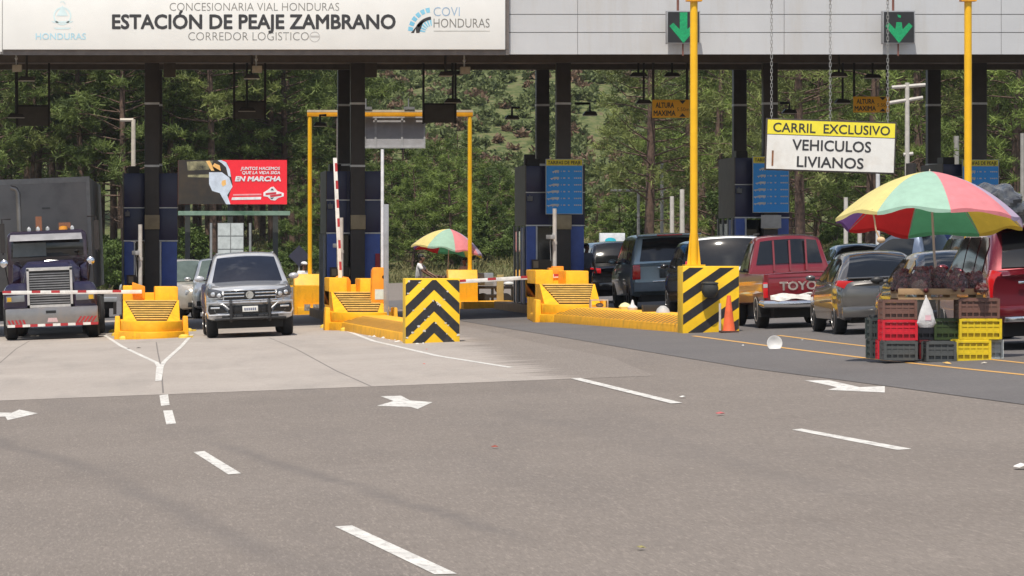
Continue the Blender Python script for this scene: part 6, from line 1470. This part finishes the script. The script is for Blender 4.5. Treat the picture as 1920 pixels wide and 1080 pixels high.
def person(label, loc, rz, h, shirt, trousers, hands, cap=None, lean=0, look=0):
    k = h / 1.7; ly = -lean
    def V_(x, y, z): return (x * k, (y + ly * max(0, z - .95)) * k, z * k)
    J = {'pelvis': (V_(0, 0, .93), (.135 * k, .10 * k)), 'waist': (V_(0, .0, 1.08), (.12 * k, .09 * k)), 'chest': (V_(0, .0, 1.28), (.155 * k, .105 * k)), 'neck0': (V_(0, 0, 1.43), (.075 * k, .065 * k)), 'neck': (V_(0, -.01, 1.49), .052 * k), 'jaw': (V_(0, -.035, 1.545), (.062 * k, .07 * k)), 'head': (V_(0, -.012, 1.62), (.078 * k, .095 * k)), 'crown': (V_(0, .0, 1.675), (.055 * k, .065 * k))}
    E = [['pelvis', 'waist', 'chest', 'neck0', 'neck', 'jaw', 'head', 'crown']]
    J['nose0'] = (V_(0, -.09, 1.60), .016 * k); J['nose'] = (V_(0, -.125, 1.585), .012 * k); E.append(['head', 'nose0', 'nose'])
    for s_, n in ((-1, 'l'), (1, 'r')):
        J['hip' + n] = (V_(s_ * .09, 0, .86), .095 * k); J['knee' + n] = (V_(s_ * .10, -.02, .49), .06 * k); J['calf' + n] = (V_(s_ * .10, .0, .34), .058 * k); J['ankle' + n] = (V_(s_ * .105, .02, .08), .036 * k); J['toe' + n] = (V_(s_ * .12, -.13, .035), .034 * k)
        E.append(['pelvis', 'hip' + n, 'knee' + n, 'calf' + n, 'ankle' + n, 'toe' + n])
        J['sh' + n] = (V_(s_ * .18, 0, 1.39), .058 * k)
        hp = Vector(hands[0 if s_ < 0 else 1]) * 1.0; sh = Vector((s_ * .19, 0, 1.39)); mid = (sh + hp) / 2; d = (hp - sh).length; mid += Vector((s_ * .06, .06, -max(.02, .5 * math.sqrt(max(0, .56 ** 2 - d * d)))))
        J['el' + n] = (V_(*mid), .040 * k); wr_ = mid.lerp(hp, .82); J['wr' + n] = (V_(*wr_), .026 * k); J['pm' + n] = (V_(*hp), (.036 * k, .018 * k))
        E.append(['chest', 'sh' + n, 'el' + n, 'wr' + n, 'pm' + n])
        fd = (hp - wr_).normalized(); sd_ = Vector((1, 0, 0)) if abs(fd.x) < .8 else Vector((0, 1, 0)); sd_ = (sd_ - fd * sd_.dot(fd)).normalized()
        for f_ in range(4):
            ln = (.062, .074, .068, .052)[f_]; o_ = sd_ * (-.03 + .02 * f_); a_ = hp + fd * .035 + o_; b_ = a_ + fd * ln * .6; c_ = b_ + fd * ln * .35 + Vector((0, 0, -.02))
            J['f%d%s0' % (f_, n)] = (V_(*a_), .010 * k); J['f%d%s1' % (f_, n)] = (V_(*b_), .009 * k); J['f%d%s2' % (f_, n)] = (V_(*c_), .008 * k); E.append(['pm' + n, 'f%d%s0' % (f_, n), 'f%d%s1' % (f_, n), 'f%d%s2' % (f_, n)])
        a_ = hp - fd * .02 - sd_ * s_ * .035; b_ = a_ + fd * .035 - sd_ * s_ * .02; J['th0' + n] = (V_(*a_), .012 * k); J['th1' + n] = (V_(*b_), .010 * k); E.append(['pm' + n, 'th0' + n, 'th1' + n])
    t = thing('person', label, 'person', loc, rz)
    b = skin_mesh(J, E, skinm, 'body', t, 1)
    def sub_(ns, chains, f, mat, nm):
        JJ = {n: (J[n][0], tuple(r * f for r in (J[n][1] if isinstance(J[n][1], tuple) else (J[n][1],) * 2))) for n in ns}
        if nm == 'shirt':
            for n in ('l', 'r'):
                JJ['cuff' + n] = (tuple(Vector(J['sh' + n][0]).lerp(Vector(J['el' + n][0]), .75)), (.062 * k,) * 2)
        return skin_mesh(JJ, chains, mat, nm, t, 1)
    sub_(['pelvis', 'waist', 'chest', 'neck0', 'shl', 'shr'], [['pelvis', 'waist', 'chest', 'neck0'], ['chest', 'shl', 'cuffl'], ['chest', 'shr', 'cuffr']], 1.32, shirt, 'shirt')
    sub_(['pelvis', 'hipl', 'hipr', 'kneel', 'kneer', 'calfl', 'calfr', 'anklel', 'ankler'], [['pelvis', 'hipl', 'kneel', 'calfl', 'anklel'], ['pelvis', 'hipr', 'kneer', 'calfr', 'ankler']], 1.16, trousers, 'trousers')
    hd = Vector(J['head'][0]); mb = MB(); mb.ell(hd + Vector((0, .018, .03)) * k, (.088 * k, .105 * k, .095 * k), 16, 10)
    bmesh.ops.delete(mb.bm, geom=[v for v in mb.bm.verts if (v.co - hd).y < -.03 * k and (v.co - hd).z < .05 * k], context='VERTS'); mb.build('hair', hairm, t, smooth=True)
    mb = MB()
    for s_ in (-1, 1): mb.ell(hd + Vector((s_ * .03, -.088, .008)) * k, (.012 * k, .006 * k, .006 * k), 8, 5)
    mb.build('eye', M('eye_white', (.5, .5, .48), .3), t, smooth=True)
    mb = MB()
    for s_ in (-1, 1): mb.ell(hd + Vector((s_ * .078, .0, -.005)) * k, (.010 * k, .02 * k, .03 * k), 8, 6)
    mb.build('ear', skinm, t, smooth=True)
    mb = MB(); mb.ell(hd + Vector((0, -.092, -.058)) * k, (.022 * k, .008 * k, .006 * k), 8, 5); mb.build('mouth', M('lips', (.22, .06, .05), .5), t, smooth=True)
    mb = MB()
    for n in ('l', 'r'): c = Vector(J['ankle' + n][0]); mb.box((c.x, c.y - .05 * k, .035), (.09 * k, .27 * k, .07), taper=(.8, .85))
    mb.build('shoe', plasticblk, t, bevel=.015)
    if cap:
        mb = MB(); mb.ell(hd + Vector((0, .0, .06)) * k, (.098 * k, .115 * k, .06 * k), 16, 8); mb.box(tuple(hd + Vector((0, -.13, .045)) * k), (.14 * k, .1 * k, .012)); mb.build('cap', cap, t, smooth=True)
    return t
ws_ = M('shirt_white', (.80, .80, .82), .8); jeans = M('denim', (.05, .06, .09), .9)
Yp = Yf - 1.2
x = pxx(784, Yp); person('person in a white shirt leaning on the goods left of the small umbrella mast', (x, Yp, G(x)), R(75), 1.58, ws_, jeans, ((-.12, -.48, 1.02), (.16, -.50, 1.05)), lean=.15)
x = pxx(872, Yf + 1.4); person('person in a pale pink top sitting behind the right post of the far gantry', (x, Yf + 1.4, G(x) - .12), R(-50), 1.55, M('shirt_pink', (.55, .34, .28), .8), jeans, ((-.15, -.40, 1.0), (.15, -.35, .95)))
x = pxx(1088, 118.5); person('person with dark hair in a greyish shirt between the third booth and the black SUV', (x, 117.0, G(x) + .22), R(30), 1.5, M('shirt_greyblue', (.20, .21, .27), .8), jeans, ((-.2, -.2, .9), (.2, -.2, .9)))
x = pxx(570, Yf + 1.6); person('person in a white cap behind the scuffed yellow block', (x, Yf + 1.6, G(x) - .1), R(20), 1.58, ws_, jeans, ((-.2, -.25, .95), (.2, -.25, .95)), cap=ws_)
# table of goods by the small umbrella
x = pxx(815, Yf - .3); t = thing('goods_table', 'low dark table heaped with goods in front of the vendor in white', 'table', (x, Yf - .3, G(x)))
mb = MB(); mb.bx(-.55, .55, 0, .6, .80, .84); mb.build('tabletop', M('table_dark', (.09, .06, .05), .7), t, bevel=.006)
for sx in (-1, 1):
    for yy in (.04, .56): mb = MB(); mb.bx(sx * .5 - .025, sx * .5 + .025, yy - .025, yy + .025, 0, .8); mb.build('leg', M('table_dark'), t)
mb = MB(); rr = random.Random(8)
for i in range(26): mb.ell((rr.uniform(-.45, .5), rr.uniform(.1, .5), .86 + rr.uniform(0, .10)), (rr.uniform(.04, .09), .06, rr.uniform(.03, .07)), 8, 6)
o = mb.build('goods_heap', M('goods', (.14, .06, .05), .7, rgb2=(.05, .04, .035), scale=7), t, smooth=True)
# ------------------------------------------------------------------ vegetation
def leafmat(name, c1, c2, sub=.30):
    m = bpy.data.materials.new(name); m.use_nodes = True; t = m.node_tree; N = t.nodes; L = t.links; b = N['Principled BSDF']
    b.inputs['Roughness'].default_value = .6; b.inputs['Specular IOR Level'].default_value = .25
    oi = N.new('ShaderNodeObjectInfo'); geo = N.new('ShaderNodeTexCoord'); no = N.new('ShaderNodeTexNoise'); no.inputs['Scale'].default_value = 1.1; no.inputs['Detail'].default_value = 4
    L.new(geo.outputs['Object'], no.inputs['Vector'])
    ad = N.new('ShaderNodeMath'); ad.operation = 'MULTIPLY_ADD'; L.new(oi.outputs['Random'], ad.inputs[0]); ad.inputs[1].default_value = .35
    mr = N.new('ShaderNodeMapRange'); mr.inputs[1].default_value = .35; mr.inputs[2].default_value = .65; mr.inputs[4].default_value = .75; L.new(no.outputs[0], mr.inputs[0]); L.new(mr.outputs[0], ad.inputs[2])
    mx = N.new('ShaderNodeMix'); mx.data_type = 'RGBA'; mx.inputs[6].default_value = (*c1, 1); mx.inputs[7].default_value = (*c2, 1); L.new(ad.outputs[0], mx.inputs[0]); L.new(mx.outputs[2], b.inputs['Base Color'])
    tr = N.new('ShaderNodeBsdfTranslucent'); L.new(mx.outputs[2], tr.inputs[0]); ms = N.new('ShaderNodeMixShader'); ms.inputs[0].default_value = sub
    L.new(b.outputs[0], ms.inputs[1]); L.new(tr.outputs[0], ms.inputs[2]); L.new(ms.outputs[0], N['Material Output'].inputs[0]); return m
needle = leafmat('pine_needles', (.036, .06, .016), (.22, .29, .07))
needle_shade = leafmat('pine_needles_shaded', (.028, .046, .014), (.17, .22, .06))  # darker copy of the needles: shade of the left wood put into the colour
needle2 = leafmat('pine_needles_olive', (.045, .062, .02), (.24, .28, .085))
leafy = leafmat('broad_leaves', (.038, .066, .018), (.14, .20, .05))
drym = leafmat('dry_scrub', (.12, .07, .04), (.22, .15, .10))
bark = M('pine_bark', (.12, .075, .055), .9, var=.3, scale=5, bump=.6, bscale=12)
bark2 = M('grey_bark', (.17, .14, .12), .9, var=.3, scale=5, bump=.6, bscale=12)
def fast_mesh(name, V, Fq, mat):
    me = bpy.data.meshes.new(name); nv = len(V); nf = len(Fq) 
    me.vertices.add(nv); me.vertices.foreach_set('co', np.asarray(V, dtype=np.float32).ravel())
    k = Fq.shape[1]; me.loops.add(nf * k); me.loops.foreach_set('vertex_index', Fq.astype(np.int32).ravel())
    me.polygons.add(nf); me.polygons.foreach_set('loop_start', np.arange(0, nf * k, k, dtype=np.int32)); me.polygons.foreach_set('loop_total', np.full(nf, k, dtype=np.int32))
    me.materials.append(mat); me.update(); me.validate(); return me
def tufts(rg, centers, n, ln, wd, up=.35):
    """needle tufts: n thin blades round each centre"""
    C = np.repeat(centers, n, 0); m = len(C)
    d = rg.normal(size=(m, 3)); d[:, 2] = d[:, 2] * .8 + up; d /= np.linalg.norm(d, axis=1)[:, None]
    s = np.cross(d, rg.normal(size=(m, 3))); s /= np.linalg.norm(s, axis=1)[:, None]
    L_ = ln * rg.uniform(.6, 1.2, (m, 1)); W_ = wd * rg.uniform(.7, 1.3, (m, 1))
    C = C + rg.normal(size=(m, 3)) * ln * .25
    V = np.empty((m, 4, 3)); V[:, 0] = C - s * W_ * .5; V[:, 1] = C + s * W_ * .5; V[:, 2] = C + d * L_ + s * W_ * .3; V[:, 3] = C + d * L_ - s * W_ * .3
    return V.reshape(-1, 3), np.arange(m * 4).reshape(-1, 4)
def pine_variant(seed, h, bare, crown_r, dens, lean=.02, mat=needle, bk=bark, low_dead=True, tuft=14, trunk=.19):
    rg = np.random.default_rng(seed); rr = random.Random(seed)
    mb = MB(); pts = []; rad = []
    ax, ay = rr.uniform(-1, 1) * lean, rr.uniform(-1, 1) * lean
    for i in range(9):
        f = i / 8; pts.append((ax * h * f + .12 * math.sin(f * 5 + seed), ay * h * f + .1 * math.cos(f * 4 + seed), h * f)); rad.append(trunk * (1 - .82 * f) + .02)
    mb.tube(pts, rad, 8)
    cen = []
    z = bare
    def at_z(z): f = min(.999, z / h) * 8; i = int(f); u = f - i; return Vector(pts[i]).lerp(Vector(pts[i + 1]), u)
    if low_dead:
        for k in range(7):
            zz = rr.uniform(bare * .35, bare * 1.1); a = rr.uniform(0, 6.28); p = at_z(zz); l = rr.uniform(.6, 1.9); mb.tube([p, p + Vector((math.cos(a) * l * .5, math.sin(a) * l * .5, .1)), p + Vector((math.cos(a) * l, math.sin(a) * l, rr.uniform(-.3, .5)))], [.03, .02, .007], 4)
    while z < h * .98:
        f = (z - bare) / (h - bare); nb = rr.choice((2, 3, 4)); a0 = rr.uniform(0, 6.28)
        for b in range(nb):
            a = a0 + b * 6.28 / nb + rr.uniform(-.5, .5); l = crown_r * (1 - f ** 1.6) * rr.uniform(.55, 1.15) + .35; p = at_z(z)
            q1 = p + Vector((math.cos(a) * l * .5, math.sin(a) * l * .5, l * rr.uniform(.0, .22))); q2 = p + Vector((math.cos(a) * l, math.sin(a) * l, l * rr.uniform(.12, .5)))
            mb.tube([p, q1, q2], [.05 * (1 - .6 * f), .03, .008], 4)
            nc = max(1, int(l * 1.25)); nt = int(dens * l * 3.6 / nc) + 1
            for _c in range(nc):
              u = rr.uniform(.45, 1.0) if _c else .97; c = (p.lerp(q1, u * 2) if u < .5 else q1.lerp(q2, (u - .5) * 2)); c = c + Vector((rr.gauss(0, .22), rr.gauss(0, .22), rr.gauss(0, .12)))
              s_ = rr.uniform(.15, .30)
              for _ in range(nt):
                cen.append((c.x + rr.gauss(0, s_), c.y + rr.gauss(0, s_), c.z + abs(rr.gauss(0, s_ * .6)) - .05))
        z += rr.uniform(.28, .62) * (1 + .3 * (1 - f))
    V, Fq = tufts(rg, np.array(cen), tuft, .30, .045)
    tm_ = mb.build('trunk', bk, smooth=True, ang=60).data; bpy.data.objects.remove([o for o in COL.objects if o.data is tm_][0])
    return tm_, fast_mesh('crown', V, Fq, mat), h
def broad_variant(seed, h, r, n, mat=leafy, leaf=.16, trunk_h=.25):
    rg = np.random.default_rng(seed); rr = random.Random(seed); mb = MB()
    mb.tube([(0, 0, -.3), (.05, 0, h * .4), (0, .05, h * .75)], [.14, .09, .03], 7)
    lobes = []
    for i in range(13):
        a = rr.uniform(0, 6.28); zz = h * rr.uniform(trunk_h, .92); rad = r * (1 - .55 * abs(zz / h - .5) * 2) * rr.uniform(.3, .95); c = Vector((math.cos(a) * rad, math.sin(a) * rad, zz)); lobes.append((c, r * rr.uniform(.28, .5)))
        mb.tube([(0, 0, zz * .6), c], [.05, .015], 4)
    cs = []
    for _ in range(n):
        c, q = lobes[rr.randrange(len(lobes))]; d = Vector((rr.gauss(0, 1), rr.gauss(0, 1), rr.gauss(0, 1))).normalized() * q * rr.uniform(.55, 1.08) ** .6; cs.append((c.x + d.x, c.y + d.y, c.z + d.z * .85))
    V, Fq = tufts(rg, np.array(cs), 5, leaf, leaf * .55, up=.3)
    tm_ = mb.build('trunk', bark2, smooth=True, ang=60).data; bpy.data.objects.remove([o for o in COL.objects if o.data is tm_][0])
    return tm_, fast_mesh('crown', V, Fq, mat), h
PV = [pine_variant(1, 19, 6.5, 2.7, 1.5, mat=needle_shade), pine_variant(2, 17, 4.2, 2.5, 1.6, mat=needle_shade), pine_variant(3, 21, 7.5, 3.0, 1.4, .05, needle2), pine_variant(4, 18, 3.4, 2.4, 1.6, .03, mat=needle), pine_variant(5, 22, 6.0, 3.4, 1.3, .05, needle_shade, tuft=12, trunk=.25)]
PO = [pine_variant(11, 20, 2.2, 3.6, 1.15, .05, needle2, tuft=13, trunk=.26), pine_variant(12, 21, 3.6, 3.3, 1.05, .04, needle2, tuft=12, trunk=.24), pine_variant(13, 19, 1.5, 3.2, 1.25, .06, needle, tuft=13, trunk=.22)]
YP = [pine_variant(21, 8.6, .8, 2.3, 2.3, .02, needle, low_dead=False, trunk=.13), pine_variant(22, 7.0, .6, 2.1, 2.4, .02, leafy, low_dead=False, trunk=.12), pine_variant(23, 5.0, .4, 1.8, 2.5, .03, needle, low_dead=False, trunk=.1)]
BV = [broad_variant(31, 3.2, 1.6, 1500), broad_variant(32, 2.2, 1.5, 1200), broad_variant(33, 4.5, 2.0, 2200)]
DV = [broad_variant(41, 2.0, 1.3, 700, drym, .14)]
rt = random.Random(77)
def plant(var, px, Y, label, name='pine_tree', cat='pine tree', group=None, sc_=1.0, X=None):
    x = pxx(px, Y) if X is None else X; tm_, cm, h = var
    t = thing(name, label, cat, (x, Y, terr(x, Y) - .12), rt.uniform(0, 6.28), group); t.scale = (sc_ * rt.uniform(.92, 1.1), sc_ * rt.uniform(.92, 1.1), sc_)
    for nm, me in (('trunk', tm_), ('crown', cm)):
        o = bpy.data.objects.new(nm, me); COL.objects.link(o); o.parent = t
    return t
# dense wood behind the left lanes
def seg(px):
    for a, l in ((10, 'at the left edge, above the purple truck'), (130, 'above the purple truck'), (232, 'between the trailer and the left booth'), (335, 'behind the left booth'), (440, 'behind the red billboard'), (540, 'right of the billboard red panel'), (610, 'behind the left post of the far gantry'), (720, 'behind the middle columns'), (800, 'behind the big grey sign back'), (900, 'behind the right post of the far gantry'), (1010, 'left of the third booth'), (1130, 'right of the third booth'), (1260, 'left of the tall yellow gantry post'), (1400, 'right of the tall yellow gantry post'), (1520, 'left behind the exclusive lane sign'), (1660, 'right behind the exclusive lane sign'), (1760, 'around the utility pole'), (1850, 'behind the right post of the tall gantry')):
        if px < a: return l
    return 'at the right edge of the picture'
for row, (Y, step, px0, px1) in enumerate([(236, 34, -30, 560), (252, 40, -50, 640), (270, 40, -40, 660), (292, 44, -60, 650), (318, 50, -60, 640)]):
    px = px0 + row * 11
    while px < px1:
        j = px + rt.uniform(-12, 12); v = rt.choice(PV if row else [PV[0], PV[2], PV[4], PV[1]])
        plant(v, j, Y + rt.uniform(-6, 6), 'tall pine %s, %s row' % (seg(j), ('front', 'second', 'third', 'fourth', 'back')[row]), group='pines of the dense wood on the left', sc_=rt.uniform(.85, 1.12)); px += step * rt.uniform(.8, 1.2)
# rounded young pines in the middle
for (px, Y, v, s_) in [(690, 232, 0, 1.0), (735, 238, 1, 1.08), (775, 230, 0, .98), (815, 236, 0, 1.14), (845, 228, 0, 1.06), (880, 240, 0, 1.02), (912, 236, 1, 1.0), (940, 246, 1, .95), (975, 250, 2, 1.15), (1005, 256, 2, 1.1), (640, 236, 0, 1.05), (600, 230, 0, .95), (560, 232, 1, .95), (760, 252, 0, 1.15), (860, 258, 0, 1.0), (1118, 240, 2, .95), (1160, 250, 2, .9)]:
    plant(YP[v], px, Y, 'bushy young pine %s' % seg(px), group='young pines in front of the hillside', sc_=s_ * .68)
# loose pines on the right
for (px, Y, v, s_) in [(1215, 205, 1, 1.0), (1480, 200, 0, 1.1), (1497, 188, 1, 1.0), (1635, 196, 2, 1.1), (1290, 236, 0, 1.0), (1345, 226, 2, 1.05), (1400, 238, 1, 1.0), (1440, 250, 0, 1.0), (1530, 228, 2, 1.0), (1575, 240, 0, 1.05), (1680, 232, 1, 1.0), (1725, 222, 0, 1.05), (1775, 236, 2, 1.0), (1820, 224, 1, 1.1), (1865, 232, 0, 1.0), (1905, 218, 2, 1.1), (1945, 232, 0, 1.0), (1320, 262, 1, 1.0), (1490, 262, 2, 1.05), (1620, 258, 0, 1.0), (1700, 264, 2, 1.1), (1800, 262, 0, 1.1), (1890, 258, 1, 1.1), (1560, 280, 1, 1.1), (1660, 286, 0, 1.1), (1760, 284, 2, 1.1), (1850, 288, 1, 1.1), (1930, 280, 0, 1.1), (1430, 284, 2, 1.0), (1370, 270, 0, .95)]:
    plant(PO[v], px, Y, 'loose pine %s, %s' % (seg(px), 'near' if Y < 215 else 'mid distance' if Y < 250 else 'far'), group='loose pines behind the right lanes', sc_=s_)
# undergrowth along the foot of the wood
for i in range(46):
    px = rt.uniform(-40, 1950); Y = rt.uniform(216, 236)
    if 700 < px < 960 and Y < 224: continue
    v = rt.choice(BV[:2] + DV) if px < 640 else rt.choice(BV + DV)
    plant(v, px, Y, ('dry brownish shrub ' if v is DV[0] else 'green shrub ') + seg(px), 'shrub', 'shrub', 'shrubs at the foot of the wood', rt.uniform(.5, 1.0))
# the scrub on the hillside: one mass
rg = np.random.default_rng(5); cs = []; cd = []
for i in range(7500):
    Y = 300 + 520 * rt.random() ** 1.3; px = rt.uniform(420, 1500); x = pxx(px, Y); z = terr(x, Y); r = rt.uniform(.25, .95) * (1 + .6 * (rt.random() < .12)); n = int(34 * r)
    tgt = cd if (rt.random() < (.15 if z < 44 else .45)) else cs
    for _ in range(n):
        d = np.array([rt.gauss(0, 1), rt.gauss(0, 1), abs(rt.gauss(0, .8))]); d = d / np.linalg.norm(d) * r * rt.uniform(.5, 1.05); tgt.append((x + d[0], Y + d[1], z + d[2]))
for nm, c_, mt in (('hillside_scrub', cs, leafmat('scrub_green', (.07, .095, .035), (.17, .20, .075))), ('dry_hillside_scrub', cd, drym)):
    V, Fq = tufts(rg, np.array(c_), 5, .42, .22); o = bpy.data.objects.new(nm, fast_mesh(nm, V, Fq, mt)); COL.objects.link(o); o['kind'] = 'stuff'
# grass at the foot of the trees
gc = []
for i in range(5200):
    px = rt.uniform(-60, 1980); Y = rt.uniform(213.5, 262); x = pxx(px, Y); gc.append((x, Y, terr(x, Y) + .02))
V, Fq = tufts(rg, np.array(gc), 7, .42, .05, up=1.4); o = bpy.data.objects.new('roadside_grass', fast_mesh('roadside_grass', V, Fq, leafmat('dry_grass', (.13, .12, .05), (.26, .24, .11)))); COL.objects.link(o); o['kind'] = 'stuff'
# ------------------------------------------------------------------ thin air over the far hillside
mb = MB(); mb.bx(-402, 602, -62, 2002, -5, 130); hz = mb.build('haze', bpy.data.materials.new('haze'))
m = hz.data.materials[0]; m.use_nodes = True; N = m.node_tree.nodes; N.clear(); pv = N.new('ShaderNodeVolumePrincipled'); pv.inputs['Color'].default_value = (.93, .95, 1, 1); pv.inputs['Density'].default_value = .00009; pv.inputs['Anisotropy'].default_value = .3
ou = N.new('ShaderNodeOutputMaterial'); m.node_tree.links.new(pv.outputs[0], ou.inputs['Volume']); hz['kind'] = 'stuff'
